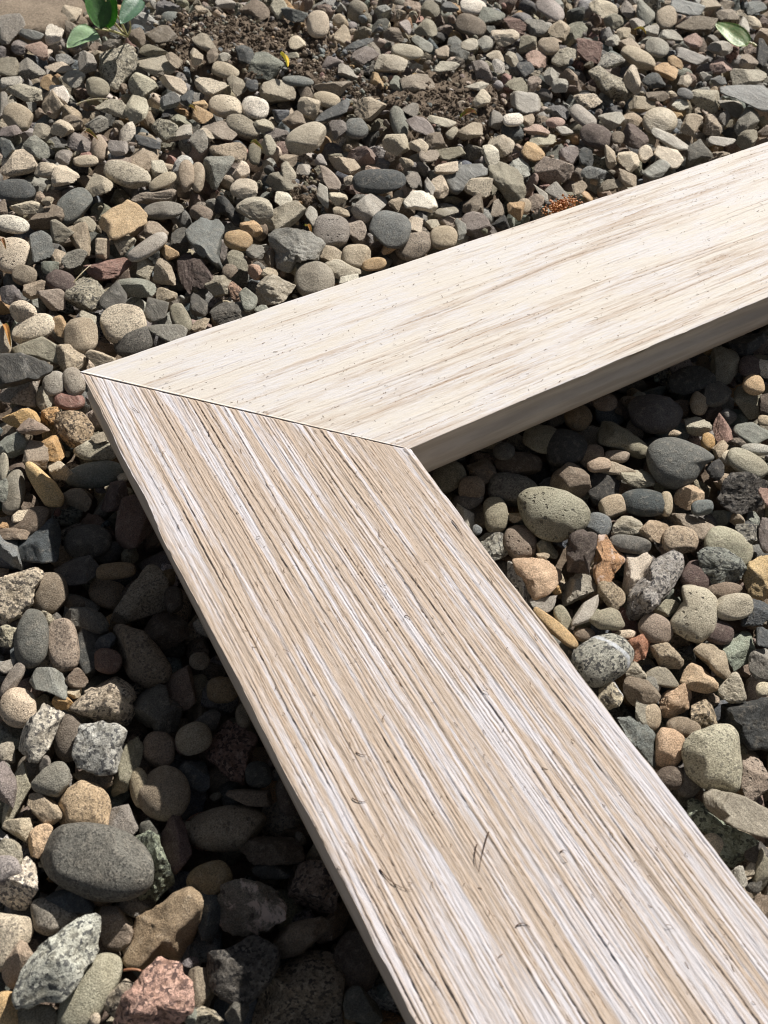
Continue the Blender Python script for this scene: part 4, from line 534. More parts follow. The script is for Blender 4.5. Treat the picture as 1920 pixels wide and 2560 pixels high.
["flat_stone","s","-",[364.7,63.9,-34.3],[6.68,4.58,-1.24,-10.51,3.54,-0.97,-0.66,1.28,0.82],[0.477,0.448,0.383],"small light grey long slab just up and left of the dark grey triangular rock",None],
["rock","c","q",[-57.0,-72.1,-35.3],[4.06,0.11,0.35,-0.68,4.38,-1.86,0.59,0.91,2.84],[0.515,0.473,0.351],"small speckled pale olive rough rock just left of the upright charcoal oval pebble",None],
["gravel_stone","a","-",[-25.1,24.1,-36.3],[6.29,2.38,0.01,-5.39,4.06,-3.82,-0.02,1.39,3.73],[0.552,0.366,0.168],"small orange brown angular stone just below the broad grey brown rock",None],
["pebble","r","f",[-4.9,26.3,-37.9],[5.52,1.98,-0.2,-3.96,3.99,-2.72,0.17,1.21,2.65],[0.333,0.186,0.152],"maroon striped pebble beside the frame corner",None],
["gravel_stone","a","-",[227.5,65.4,-37.4],[4.01,6.03,-3.11,-4.37,6.12,-3.8,-0.26,2.75,3.23],[0.223,0.184,0.139],"small brown angular stone just above the purple grey angular chip",None],
["gravel_stone","a","-",[76.5,105.5,-37.8],[4.48,3.48,-1.25,-2.62,7.54,-4.32,0.27,2.56,3.26],[0.131,0.124,0.107],"small dark grey angular stone just left of the slate blue wedge pointing down",None],
["pebble","r","-",[-60.5,-88.3,-35.7],[5.09,-1.34,0.32,3.57,2.23,-1.37,1.5,0.18,2.32],[0.317,0.275,0.232],"slim grey tan stone near the left edge",None],
["pebble","r","-",[234.7,155.6,-39.2],[5.01,3.6,-2.35,-1.13,11.8,-3.62,0.75,3.72,2.39],[0.265,0.268,0.228],"upright grey oval pebble at top centre",None],
["flat_stone","s","-",[276.2,52.5,-36.9],[4.17,5.3,-1.4,-8.29,3.87,-1.37,-0.56,1.28,1.22],[0.26,0.243,0.205],"small grey thin slab just below the broad tan brown rock",None],
["gravel_stone","a","-",[27.7,135.1,-35.4],[5.23,2.6,-0.56,-3.06,6.33,-4.08,0.31,2.17,2.81],[0.321,0.289,0.225],"small olive brown angular stone just below the large slate blue pebble",None],
["gravel_stone","a","-",[312.1,182.8,-37.7],[4.51,6.44,-3.67,-7.56,4.87,-4.64,-1.09,2.77,2.86],[0.285,0.247,0.22],"small mauve grey angular stone right of the flat salmon brown rock",None]]
LESSER = [
["a","-",[348.2,97.8,-35.3],[5.39,5.62,-4.4,-5.95,5.25,-4.02,-0.44,2.65,3.07],[0.446,0.42,0.358]],
["r","-",[405.4,233.1,-36.3],[2.76,6.78,-4.1,-11.57,2.88,-4.54,-2.62,2.32,2.49],[0.453,0.399,0.369]],
["a","-",[442.0,218.7,-36.9],[6.66,5.9,-4.92,-9.15,4.87,-4.87,-1.14,2.79,2.76],[0.603,0.532,0.403]],
["r","-",[100.4,153.5,-35.7],[3.96,4.34,-1.07,-2.31,9.34,-3.38,0.24,3.19,2.22],[0.435,0.351,0.262]],
["a","-",[-22.3,11.3,-30.6],[5.02,1.9,-0.03,-4.62,2.98,-2.93,-0.08,1.04,2.94],[0.376,0.294,0.236]],
["a","q",[26.3,115.1,-37.7],[5.64,2.17,-0.53,-3.3,5.23,-3.73,0.34,1.76,2.74],[0.256,0.244,0.207]],
["a","-",[113.8,-149.8,-37.7],[5.24,0.84,-1.55,-0.98,3.43,-1.04,0.69,0.76,2.93],[0.398,0.373,0.331]],
["c","-",[253.9,229.7,-36.7],[7.79,3.57,-2.94,-4.56,6.46,-4.99,0.47,2.59,2.76],[0.278,0.239,0.218]],
["r","-",[-3.3,-85.2,-35.8],[3.0,2.07,-0.22,-1.75,4.66,-1.61,0.18,1.12,2.67],[0.117,0.09,0.067]],
["s","-",[240.6,141.1,-35.3],[2.0,5.42,-1.11,-10.53,2.83,-1.6,-1.31,1.25,1.09],[0.29,0.244,0.222]],
["r","-",[208.2,160.1,-38.6],[5.38,4.56,-2.24,-4.84,5.99,-3.89,-0.1,2.45,2.54],[0.196,0.2,0.187]],
["a","-",[412.2,45.7,-36.6],[7.96,1.06,-4.11,0.14,6.87,-2.72,1.81,2.14,2.46],[0.295,0.266,0.201]],
["a","-",[139.5,50.1,-38.2],[7.52,3.15,-2.24,-6.16,4.4,-3.99,0.04,1.65,3.59],[0.492,0.445,0.351]],
["s","-",[499.2,194.3,-36.3],[8.56,5.23,-1.62,-9.18,5.06,-1.35,-0.32,1.93,0.81],[0.225,0.238,0.224]],
["c","-",[375.6,177.7,-38.6],[8.94,2.89,-3.69,-3.05,6.4,-3.88,1.15,2.45,2.43],[0.473,0.434,0.343]],
["c","-",[54.5,95.2,-37.8],[3.18,4.54,-0.86,-3.35,5.88,-3.69,-0.17,2.35,2.86],[0.456,0.413,0.32]],
["a","-",[329.4,59.1,-36.0],[5.74,4.09,-3.8,-3.36,5.94,-3.24,0.34,2.45,2.8],[0.678,0.595,0.457]],
["a","-",[219.7,87.6,-37.9],[1.72,6.37,-2.57,-6.15,2.75,-3.47,-1.19,2.0,2.76],[0.642,0.544,0.421]],
["c","q",[-61.2,-192.5,-36.3],[4.93,-1.63,0.54,1.72,3.25,-0.74,1.11,0.31,3.85],[0.477,0.418,0.331]],
["a","-",[70.7,324.0,-38.5],[6.5,3.37,-0.91,-5.76,5.57,-5.43,-0.18,2.41,2.52],[0.461,0.335,0.269]],
["a","-",[361.1,242.1,-36.7],[7.51,4.36,-3.32,-5.5,6.08,-4.18,0.13,2.74,2.25],[0.277,0.286,0.242]],
["a","q",[381.1,216.4,-37.4],[7.96,3.95,-3.48,-4.66,6.24,-3.94,0.48,2.68,2.25],[0.284,0.271,0.235]],
["a","-",[129.9,244.2,-34.8],[4.59,4.09,-1.49,-8.85,3.16,-4.69,-1.43,1.78,2.5],[0.605,0.516,0.406]],
["r","-",[336.2,109.3,-36.1],[2.24,5.06,-3.13,-9.38,2.04,-3.05,-1.96,1.6,2.26],[0.433,0.395,0.347]],
["a","-",[382.8,108.0,-38.2],[7.57,3.51,-3.91,-4.43,5.08,-3.37,0.45,2.18,2.52],[0.432,0.369,0.27]],
["a","q",[79.4,147.5,-38.5],[10.27,1.97,-1.11,-6.01,4.35,-4.16,0.61,1.53,2.8],[0.354,0.298,0.239]],
["a","q",[408.0,70.9,-38.8],[5.18,4.81,-3.79,-3.03,6.61,-2.74,0.31,2.9,2.31],[0.464,0.383,0.29]],
["a","q",[75.9,224.9,-37.3],[5.36,3.14,-0.83,-4.74,4.99,-3.88,-0.12,2.06,2.17],[0.297,0.281,0.239]],
["a","q",[119.3,181.1,-35.4],[4.42,3.39,-1.27,-2.59,7.14,-3.75,0.26,2.62,2.3],[0.28,0.26,0.221]],
["r","-",[105.8,151.2,-36.6],[3.4,4.07,-1.12,-1.99,8.66,-3.39,0.2,2.96,2.25],[0.479,0.401,0.301]],
["a","-",[261.3,99.3,-36.0],[1.26,5.41,-2.54,-7.31,1.76,-3.04,-1.62,1.6,2.31],[0.81,0.759,0.626]],
["a","-",[164.5,229.9,-37.0],[5.44,3.26,-1.84,-3.19,6.61,-4.59,0.33,2.53,2.54],[0.316,0.278,0.212]],
["a","-",[275.8,108.8,-39.1],[5.83,5.08,-3.47,-5.23,5.95,-4.06,-0.13,2.63,3.05],[0.574,0.501,0.389]],
["c","q",[202.1,-164.2,-36.1],[4.54,2.91,-2.88,-2.66,3.66,-1.0,0.27,1.31,3.31],[0.281,0.267,0.23]],
["c","-",[257.2,50.4,-36.4],[3.98,3.46,-2.22,-2.33,5.37,-2.31,0.24,2.06,2.05],[0.379,0.309,0.249]],
["r","-",[114.2,-98.1,-36.5],[6.3,0.84,-1.46,-1.04,3.69,-1.52,0.84,0.79,2.75],[0.126,0.115,0.103]],
["a","-",[226.2,-110.7,-38.7],[4.71,3.33,-3.04,-4.12,3.2,-1.6,-0.02,1.34,3.2],[0.467,0.432,0.34]],
["a","-",[395.1,132.0,-36.8],[5.08,6.43,-3.99,-2.97,9.4,-3.56,0.3,4.07,2.48],[0.624,0.539,0.422]],
["a","-",[185.4,263.9,-38.9],[4.16,5.85,-2.38,-8.24,4.35,-5.73,-1.38,2.52,2.98],[0.092,0.097,0.095]],
["a","q",[159.9,72.7,-37.3],[5.45,-0.31,-2.17,0.85,7.65,-3.7,1.3,1.78,3.08],[0.373,0.311,0.255]],
["s","-",[175.0,-113.1,-35.7],[6.93,2.93,-0.83,-6.92,2.67,-0.54,0.24,0.44,1.09],[0.409,0.332,0.236]],
["r","-",[272.8,-95.4,-36.9],[4.86,3.45,-2.56,-2.84,4.37,-1.27,0.29,1.64,2.25],[0.147,0.111,0.1]],
["r","-",[88.2,259.3,-35.7],[4.95,4.52,-0.92,-6.42,5.2,-4.09,-0.66,2.39,2.12],[0.334,0.304,0.227]],
["r","q",[-78.8,-146.0,-35.1],[4.11,1.34,0.66,-2.41,3.8,-1.18,0.25,0.87,3.18],[0.363,0.326,0.31]],
["a","-",[61.1,211.2,-38.2],[5.14,3.65,-0.76,-6.54,4.19,-4.03,-0.65,1.94,2.34],[0.244,0.213,0.196]],
["a","-",[353.1,214.0,-37.2],[9.06,2.83,-3.52,-3.07,6.61,-4.25,1.18,2.51,2.44],[0.621,0.536,0.419]],
["a","-",[466.7,202.1,-36.8],[6.29,5.01,-4.64,-2.15,10.4,-4.2,0.83,4.22,2.47],[0.306,0.307,0.261]],
["a","-",[48.7,308.4,-37.7],[6.4,2.73,-0.73,-3.75,6.79,-5.49,0.38,2.61,2.61],[0.296,0.266,0.204]],
["r","-",[473.1,187.9,-35.4],[6.32,5.86,-3.62,-3.7,8.37,-3.13,0.38,3.7,1.89],[0.478,0.399,0.298]],
["a","-",[138.8,60.8,-37.1],[3.55,4.14,-1.78,-5.62,3.36,-3.3,-0.62,1.62,2.85],[0.449,0.378,0.28]],
["a","-",[167.9,284.8,-36.0],[5.97,4.23,-1.75,-7.84,4.49,-4.8,-0.88,2.23,2.37],[0.344,0.302,0.23]],
["a","-",[-7.8,100.1,-35.7],[4.62,1.92,-0.15,-2.71,4.96,-3.05,0.28,1.64,2.32],[0.18,0.161,0.156]],
["r","-",[259.9,-107.5,-31.9],[2.98,4.3,-2.32,-3.95,2.91,-1.1,-0.31,1.46,2.09],[0.631,0.458,0.279]],
["a","-",[93.5,293.6,-37.3],[5.2,3.48,-1.14,-3.04,8.06,-5.18,0.31,3.1,2.53],[0.432,0.398,0.351]],
["a","-",[-13.3,32.5,-38.2],[3.02,3.13,-0.11,-3.09,4.34,-2.75,-0.12,1.6,2.63],[0.443,0.405,0.319]],
["a","-",[-11.2,-131.8,-38.4],[4.84,-1.37,-0.16,1.92,3.22,-1.37,1.11,0.34,3.26],[0.122,0.112,0.1]],
["s","-",[168.0,119.1,-36.0],[0.62,4.25,-0.71,-10.59,1.48,-1.34,-1.37,0.8,0.96],[0.361,0.294,0.237]],
["r","-",[356.7,258.7,-36.6],[6.99,4.55,-2.93,-6.36,5.53,-3.85,-0.21,2.55,2.01],[0.839,0.769,0.665]],
["a","-",[263.7,124.4,-35.1],[7.15,2.61,-2.79,-3.27,5.15,-3.56,0.67,1.91,2.52],[0.416,0.352,0.262]],
["a","-",[45.8,229.0,-37.7],[5.31,2.54,-0.67,-3.11,6.19,-4.46,0.32,2.27,2.48],[0.323,0.288,0.224]],
["r","-",[-7.6,36.9,-36.6],[3.5,4.03,-0.17,-4.29,4.72,-2.85,-0.28,1.78,2.66],[0.41,0.383,0.333]],
["r","-",[86.6,152.1,-34.5],[7.97,-0.06,-0.82,0.74,4.53,-2.9,1.81,1.11,1.91],[0.48,0.413,0.3]],
["r","-",[235.2,-101.2,-37.5],[3.5,3.58,-2.11,-2.05,4.69,-1.15,0.21,1.65,2.13],[0.423,0.341,0.239]],
["r","-",[195.2,-83.3,-34.0],[4.58,2.51,-1.73,-2.68,3.56,-1.26,0.27,1.17,2.04],[0.241,0.183,0.136]],
["r","-",[164.9,247.5,-36.0],[6.06,3.56,-1.4,-6.62,4.41,-3.62,-0.46,1.95,1.93],[0.501,0.428,0.317]],
["a","-",[160.9,170.0,-36.5],[4.62,3.85,-1.72,-6.06,3.89,-3.83,-0.61,1.85,2.42],[0.238,0.206,0.184]],
["a","-",[85.3,330.7,-35.0],[5.34,3.15,-0.93,-3.12,7.48,-4.87,0.32,2.93,2.21],[0.864,0.788,0.669]],
["a","-",[304.7,81.7,-37.6],[4.7,4.36,-3.32,-4.22,4.85,-3.27,-0.1,2.2,2.64],[0.267,0.227,0.21]],
["a","q",[87.4,208.1,-37.6],[3.44,4.64,-0.96,-3.05,7.22,-3.86,-0.07,2.96,2.25],[0.727,0.659,0.554]],
["a","-",[311.2,248.5,-37.6],[6.79,3.67,-3.0,-3.97,6.33,-4.38,0.41,2.62,2.34],[0.345,0.316,0.239]],
["a","-",[241.1,125.3,-35.7],[4.08,4.47,-2.36,-5.45,4.04,-3.26,-0.56,2.0,2.31],[0.245,0.199,0.151]],
["a","-",[107.3,-265.0,-37.2],[2.72,3.83,-1.77,-2.23,3.19,0.3,0.04,1.26,3.52],[0.222,0.172,0.127]],
["r","-",[118.2,-94.2,-35.1],[4.61,2.75,-1.65,-2.7,4.4,-1.71,0.28,1.24,3.0],[0.262,0.204,0.147]],
["a","-",[254.0,260.9,-38.5],[5.68,1.88,-2.37,-0.68,9.27,-4.29,1.08,3.03,2.24],[0.499,0.414,0.303]],
["a","-",[286.7,92.3,-37.3],[1.84,5.08,-2.76,-7.12,2.07,-2.97,-1.46,1.62,2.32],[0.585,0.41,0.231]],
["a","q",[465.4,122.7,-38.1],[7.03,3.87,-4.65,-4.11,5.34,-3.47,0.42,2.43,2.49],[0.427,0.304,0.252]],
["s","-",[87.4,47.0,-34.2],[4.0,1.3,-0.47,-0.31,7.21,-1.21,0.45,0.9,1.08],[0.264,0.272,0.226]],
["a","-",[230.0,232.2,-38.1],[7.72,2.0,-2.27,-2.59,5.58,-4.23,0.99,1.99,2.34],[0.235,0.201,0.187]],
["c","-",[368.4,224.7,-36.9],[3.84,5.28,-3.64,-8.24,3.33,-4.32,-1.48,2.15,2.42],[0.25,0.163,0.132]],
["a","-",[117.2,-199.9,-35.3],[3.12,2.3,-1.6,-1.19,4.71,-0.48,0.3,1.24,2.93],[0.311,0.289,0.232]],
["a","-",[-19.4,-7.8,-38.4],[4.67,1.14,-0.07,-1.66,5.12,-3.04,0.51,1.32,3.41],[0.595,0.511,0.386]],
["a","-",[37.0,192.9,-37.4],[5.64,1.84,-0.55,-3.3,4.49,-3.89,0.34,1.61,2.34],[0.602,0.523,0.406]],
["a","-",[232.9,216.1,-37.9],[3.58,4.57,-2.25,-7.3,3.18,-4.01,-1.21,1.88,2.3],[0.441,0.408,0.353]],
["r","-",[118.3,-202.3,-36.5],[3.19,2.76,-1.33,-1.87,3.65,-0.38,0.19,1.03,2.43],[0.46,0.377,0.271]],
["a","-",[235.6,295.1,-35.3],[7.13,3.1,-2.2,-6.41,4.26,-4.55,-0.22,1.93,2.2],[0.188,0.198,0.185]],
["a","-",[108.9,-104.4,-37.0],[3.38,2.51,-1.75,-1.23,6.19,-1.82,0.34,1.6,3.44],[0.468,0.438,0.368]],
["r","-",[126.1,-193.2,-37.8],[2.57,3.59,-1.45,-3.14,2.39,-0.48,-0.12,0.96,2.53],[0.247,0.235,0.202]],
["a","-",[317.4,46.2,-35.4],[2.29,4.21,-3.12,-6.52,1.97,-2.64,-1.21,1.41,2.38],[0.432,0.361,0.272]],
["a","-",[241.9,47.9,-34.6],[4.19,3.16,-2.63,-2.45,4.99,-2.87,0.25,1.89,2.56],[0.54,0.375,0.217]],
["r","-",[152.7,43.6,-34.8],[5.98,1.33,-1.26,-2.04,3.54,-2.04,0.68,1.04,1.84],[0.486,0.343,0.195]],
["c","-",[207.7,-167.7,-35.6],[2.68,4.63,-2.35,-1.57,5.74,-0.76,0.16,2.09,2.64],[0.249,0.211,0.193]],
["a","-",[514.0,153.4,-36.2],[5.38,2.84,-4.44,-0.79,8.58,-3.27,1.02,3.21,2.15],[0.503,0.475,0.412]],
["r","-",[58.3,192.7,-37.6],[6.02,1.5,-0.58,-3.52,3.56,-3.06,0.36,1.23,1.84],[0.589,0.506,0.386]],
["a","-",[229.1,96.1,-34.0],[6.75,1.45,-1.89,-2.31,3.59,-2.52,0.82,1.22,1.93],[0.685,0.586,0.459]],
["a","-",[-39.0,-154.6,-37.6],[2.87,1.34,0.15,-1.68,3.12,-0.92,0.17,0.76,2.75],[0.13,0.126,0.108]],
["r","-",[172.0,-103.6,-36.7],[4.38,2.82,-1.79,-2.56,4.03,-1.27,0.26,1.26,2.38],[0.257,0.204,0.144]],
["a","-",[180.5,183.0,-38.8],[4.96,4.59,-2.23,-6.54,4.58,-4.63,-0.67,2.2,2.87],[0.26,0.212,0.16]],
["r","-",[280.3,221.9,-36.3],[7.99,3.78,-2.88,-7.24,4.79,-4.39,-0.21,2.1,2.47],[0.478,0.432,0.334]],
["a","-",[-69.8,-110.7,-37.9],[3.2,0.03,0.5,-0.59,3.71,-1.46,0.44,0.73,2.9],[0.449,0.402,0.322]],
["c","q",[-14.8,20.9,-37.6],[2.91,3.37,-0.1,-3.51,3.88,-2.82,-0.24,1.52,2.81],[0.569,0.35,0.164]],
["a","-",[14.3,40.5,-34.5],[5.49,1.87,-0.43,-4.42,3.21,-3.11,0.05,1.1,2.85],[0.45,0.377,0.28]],
["a","-",[96.3,77.4,-37.4],[1.87,4.04,-1.17,-7.74,1.51,-3.1,-1.47,1.17,2.54],[0.318,0.294,0.223]],
["a","-",[134.1,287.4,-36.3],[8.28,2.44,-1.39,-4.84,5.31,-4.64,0.5,2.06,2.28],[0.3,0.273,0.203]],
["a","-",[40.9,115.1,-35.9],[2.68,4.63,-0.67,-4.86,3.67,-3.65,-0.66,1.87,2.66],[0.444,0.368,0.276]],
["r","-",[69.1,201.9,-38.0],[4.09,3.58,-0.83,-2.39,8.35,-3.94,0.24,2.91,2.33],[0.476,0.384,0.293]],
["c","q",[397.7,157.5,-36.3],[9.26,2.27,-3.89,-2.19,5.99,-3.69,1.47,2.21,2.41],[0.489,0.469,0.406]],
["r","-",[439.3,158.7,-36.7],[4.78,6.15,-3.51,-6.65,4.88,-3.04,-0.78,2.72,1.98],[0.45,0.429,0.365]],
["a","-",[6.2,71.1,-37.1],[3.65,2.77,-0.28,-3.17,4.57,-2.9,-0.03,1.65,2.42],[0.479,0.337,0.194]],
["a","-",[231.0,308.7,-37.0],[5.38,4.48,-2.25,-3.15,8.73,-4.85,0.32,3.54,2.3],[0.477,0.447,0.347]],
["a","-",[66.1,55.9,-36.2],[3.68,2.69,-1.01,-2.15,5.75,-3.31,0.22,1.86,2.89],[0.131,0.123,0.109]],
["a","-",[129.2,-130.9,-37.4],[2.88,2.93,-1.62,-3.59,2.21,-1.18,-0.19,0.92,2.76],[0.329,0.303,0.22]],
["a","-",[3.0,100.0,-36.9],[5.63,0.69,-0.29,-1.32,4.51,-3.61,0.83,1.26,2.75],[0.437,0.355,0.265]],
["a","-",[197.1,163.7,-38.5],[2.69,5.83,-2.04,-5.41,4.06,-3.74,-0.85,2.31,2.42],[0.234,0.208,0.188]],
["a","-",[213.5,-133.3,-35.9],[3.49,2.92,-2.11,-2.04,3.8,-0.97,0.21,1.37,2.31],[0.067,0.065,0.063]],
["a","-",[477.4,138.6,-36.1],[7.87,3.66,-4.61,-4.6,5.07,-3.5,0.47,2.32,2.4],[0.439,0.405,0.358]],
["a","-",[78.8,273.2,-34.7],[5.33,3.27,-0.89,-4.73,5.27,-4.44,-0.14,2.24,2.23],[0.461,0.441,0.38]],
["a","-",[320.8,156.2,-35.9],[6.6,3.32,-2.82,-3.86,5.29,-3.26,0.39,2.18,2.13],[0.316,0.291,0.218]],
["a","-",[405.3,122.9,-35.5],[4.57,5.02,-3.9,-6.25,3.95,-3.32,-0.73,2.24,2.36],[0.092,0.097,0.095]],
["c","-",[39.8,137.3,-36.5],[4.75,2.51,-0.6,-4.17,4.04,-3.56,-0.07,1.56,2.45],[0.335,0.302,0.23]],
["a","-",[111.2,95.5,-34.5],[3.94,3.33,-1.33,-5.08,3.39,-3.33,-0.44,1.51,2.55],[0.577,0.398,0.229]],
["a","-",[330.3,272.6,-39.0],[5.91,4.32,-3.15,-3.46,7.42,-4.58,0.35,3.12,2.34],[0.283,0.26,0.199]],
["a","-",[131.7,312.0,-37.9],[5.08,3.42,-1.44,-2.98,7.55,-5.12,0.3,2.96,2.43],[0.23,0.187,0.142]],
["a","-",[55.9,222.4,-34.7],[3.22,4.17,-0.74,-5.94,3.41,-4.27,-0.92,1.86,2.38],[0.604,0.52,0.4]],
["a","-",[199.6,207.5,-38.2],[4.82,3.64,-1.96,-2.82,6.93,-3.93,0.29,2.67,2.3],[0.232,0.188,0.143]],
["r","-",[369.5,188.5,-35.4],[6.3,3.91,-3.08,-3.69,6.08,-3.37,0.38,2.51,2.03],[0.417,0.343,0.256]],
["a","q",[52.1,113.3,-36.3],[5.24,0.59,-0.68,-0.65,5.18,-3.16,0.91,1.41,2.32],[0.509,0.46,0.355]],
["r","-",[140.2,-85.1,-34.3],[3.9,2.21,-1.46,-2.28,3.42,-1.4,0.23,1.01,2.29],[0.134,0.127,0.111]],
["a","-",[356.9,183.2,-38.8],[3.32,5.49,-3.69,-7.12,3.4,-4.12,-1.25,2.18,2.55],[0.518,0.368,0.298]],
["a","-",[243.0,112.0,-37.4],[7.62,1.97,-2.23,-3.48,3.96,-2.95,0.71,1.44,2.18],[0.348,0.318,0.234]],
["a","-",[425.7,133.6,-37.9],[3.61,5.17,-4.08,-7.16,3.14,-3.41,-1.22,2.06,2.38],[0.54,0.373,0.215]],
["r","-",[-0.0,-136.9,-34.1],[2.23,1.67,-0.2,-1.3,3.47,-0.87,0.13,0.78,2.13],[0.223,0.179,0.128]],
["r","-",[170.3,-109.7,-33.8],[4.31,2.01,-1.59,-2.52,2.84,-1.09,0.26,0.89,2.11],[0.461,0.36,0.268]],
["a","-",[105.6,361.2,-38.4],[5.93,2.8,-1.03,-3.47,6.53,-4.78,0.35,2.59,2.08],[0.588,0.503,0.384]],
["a","-",[392.6,206.2,-36.4],[3.05,6.15,-3.73,-6.61,3.77,-4.01,-1.2,2.48,2.33],[0.497,0.414,0.302]],
["c","-",[-2.4,-75.3,-35.9],[3.24,1.37,-0.23,-1.9,3.09,-1.73,0.19,0.82,2.69],[0.258,0.19,0.105]],
["r","-",[-4.7,-112.0,-34.8],[3.03,1.28,-0.17,-1.77,2.8,-1.15,0.18,0.65,2.28],[0.235,0.189,0.139]],
["a","-",[24.0,218.3,-35.3],[4.01,2.51,-0.43,-2.34,6.35,-4.05,0.24,2.32,2.28],[0.208,0.218,0.204]],
["a","-",[-48.8,-103.8,-35.2],[3.09,0.98,0.23,-1.81,2.52,-1.33,0.18,0.65,2.49],[0.558,0.362,0.17]],
["r","-",[182.4,-107.9,-37.3],[4.85,1.76,-1.64,-2.84,2.45,-1.07,0.29,0.78,2.07],[0.346,0.283,0.22]],
["a","-",[151.5,159.2,-34.6],[1.31,5.02,-1.55,-5.94,1.91,-3.55,-1.27,1.56,2.29],[0.428,0.395,0.307]],
["a","-",[286.8,248.7,-38.0],[6.12,3.53,-2.67,-5.51,4.51,-4.22,-0.18,2.07,2.25],[0.255,0.209,0.16]],
["a","-",[290.1,151.3,-34.8],[5.69,2.5,-2.93,-1.93,5.96,-3.67,0.72,2.16,2.42],[0.673,0.597,0.461]],
["a","-",[438.2,203.1,-38.4],[2.9,6.41,-3.67,-6.35,3.8,-3.53,-1.18,2.58,2.08],[0.305,0.285,0.217]],
["a","-",[307.7,47.6,-37.8],[7.51,1.93,-2.65,-3.45,3.36,-2.31,0.69,1.28,2.09],[0.308,0.271,0.209]],
["s","-",[172.6,-199.6,-34.2],[1.81,3.52,-0.83,-2.45,2.02,-0.18,0.05,0.37,1.09],[0.084,0.091,0.094]],
["a","-",[90.2,166.2,-36.8],[3.99,2.67,-0.89,-2.33,5.86,-3.17,0.24,2.1,2.03],[0.522,0.48,0.376]],
["a","-",[223.9,-126.5,-37.0],[3.48,2.14,-2.29,-1.27,4.02,-1.07,0.38,1.29,2.41],[0.463,0.374,0.265]],
["c","-",[55.8,70.1,-37.2],[4.47,1.73,-0.69,-2.61,3.81,-2.69,0.27,1.24,2.25],[0.448,0.376,0.274]],
["s","-",[-60.4,-82.0,-36.0],[3.35,-0.77,0.13,1.09,2.75,-0.58,0.3,0.03,0.94],[0.42,0.386,0.332]],
["a","-",[321.6,66.9,-34.7],[4.06,1.54,-2.88,-0.22,7.52,-2.57,0.81,2.31,2.16],[0.473,0.398,0.298]],
["a","-",[19.2,118.8,-37.1],[2.96,2.87,-0.36,-3.69,3.33,-2.96,-0.32,1.44,2.14],[0.502,0.414,0.311]],
["a","-",[519.7,174.1,-36.4],[6.08,3.95,-3.68,-5.5,4.05,-2.82,-0.21,2.14,1.77],[0.331,0.281,0.221]],
["a","-",[284.7,127.3,-35.2],[4.07,3.54,-2.53,-2.38,5.73,-3.03,0.24,2.29,2.13],[0.293,0.273,0.242]],
["a","-",[484.6,118.0,-36.9],[6.35,2.8,-4.05,-2.2,5.34,-2.87,0.82,2.2,2.08],[0.357,0.295,0.236]],
["a","-",[552.1,176.5,-38.2],[6.56,3.7,-3.64,-3.84,5.03,-2.64,0.39,2.39,1.66],[0.211,0.224,0.212]],
["a","-",[-42.4,-98.0,-35.4],[3.5,1.31,0.19,-2.05,3.32,-1.5,0.21,0.86,2.7],[0.22,0.168,0.127]],
["a","-",[333.8,210.9,-36.7],[4.9,3.47,-2.9,-2.87,5.69,-3.67,0.29,2.38,2.12],[0.425,0.408,0.349]],
["a","-",[208.4,97.5,-36.1],[3.75,2.88,-1.99,-2.19,4.99,-2.9,0.22,1.85,2.22],[0.256,0.23,0.198]],
["a","-",[227.6,122.7,-34.3],[2.53,3.89,-1.86,-5.2,2.56,-2.7,-0.81,1.48,1.92],[0.68,0.588,0.451]],
["a","-",[162.2,98.1,-34.6],[3.89,2.65,-1.35,-3.47,3.5,-2.47,-0.06,1.41,1.88],[0.642,0.568,0.432]],
["r","-",[289.9,118.5,-31.7],[5.58,2.17,-2.15,-2.54,4.09,-2.47,0.52,1.5,1.75],[0.995,0.915,0.793]],
["a","-",[155.4,142.7,-34.9],[3.18,3.2,-1.26,-4.17,3.2,-2.69,-0.4,1.5,1.81],[0.406,0.336,0.254]],
["a","-",[245.8,200.8,-37.8],[3.95,3.26,-2.16,-2.31,5.84,-3.55,0.24,2.31,2.1],[0.567,0.41,0.233]],
["a","-",[99.8,66.4,-37.1],[1.51,3.35,-1.04,-4.61,1.6,-2.59,-0.79,1.04,2.2],[0.492,0.328,0.238]],
["a","-",[187.6,62.6,-34.8],[3.25,2.94,-1.59,-3.52,3.11,-2.29,-0.2,1.35,1.95],[0.684,0.584,0.463]],
["r","-",[-18.8,71.2,-35.0],[3.12,2.19,-0.05,-1.44,7.54,-2.84,0.28,2.17,2.35],[0.512,0.43,0.317]],
["a","-",[288.7,116.0,-36.8],[3.33,5.57,-2.95,-7.03,3.45,-3.37,-1.14,2.1,2.46],[0.104,0.112,0.111]],
["a","-",[503.2,122.2,-37.1],[4.66,7.16,-5.05,-2.73,9.63,-3.49,0.28,4.5,2.5],[0.054,0.053,0.051]],
["a","-",[236.8,57.1,-36.9],[3.1,2.96,-1.78,-1.82,4.75,-2.04,0.19,1.79,1.78],[0.35,0.297,0.235]],
["a","-",[-43.9,-31.2,-35.9],[5.65,0.71,0.18,-2.65,2.51,-1.92,0.48,0.67,2.37],[0.251,0.193,0.142]],
["a","-",[300.9,118.2,-34.8],[3.76,2.71,-2.21,-2.2,4.27,-2.45,0.23,1.72,1.76],[0.48,0.392,0.293]],
["a","-",[404.6,97.0,-37.7],[4.62,2.56,-2.75,-2.71,3.6,-2.18,0.28,1.57,1.68],[0.804,0.765,0.64]],
["r","-",[205.5,192.3,-36.5],[5.82,3.64,-1.97,-6.41,4.2,-3.73,-0.42,1.85,2.24],[0.5,0.423,0.306]],
["a","-",[300.3,101.4,-37.7],[8.25,2.0,-3.17,-2.83,4.5,-3.36,1.02,1.61,2.56],[0.496,0.463,0.353]],
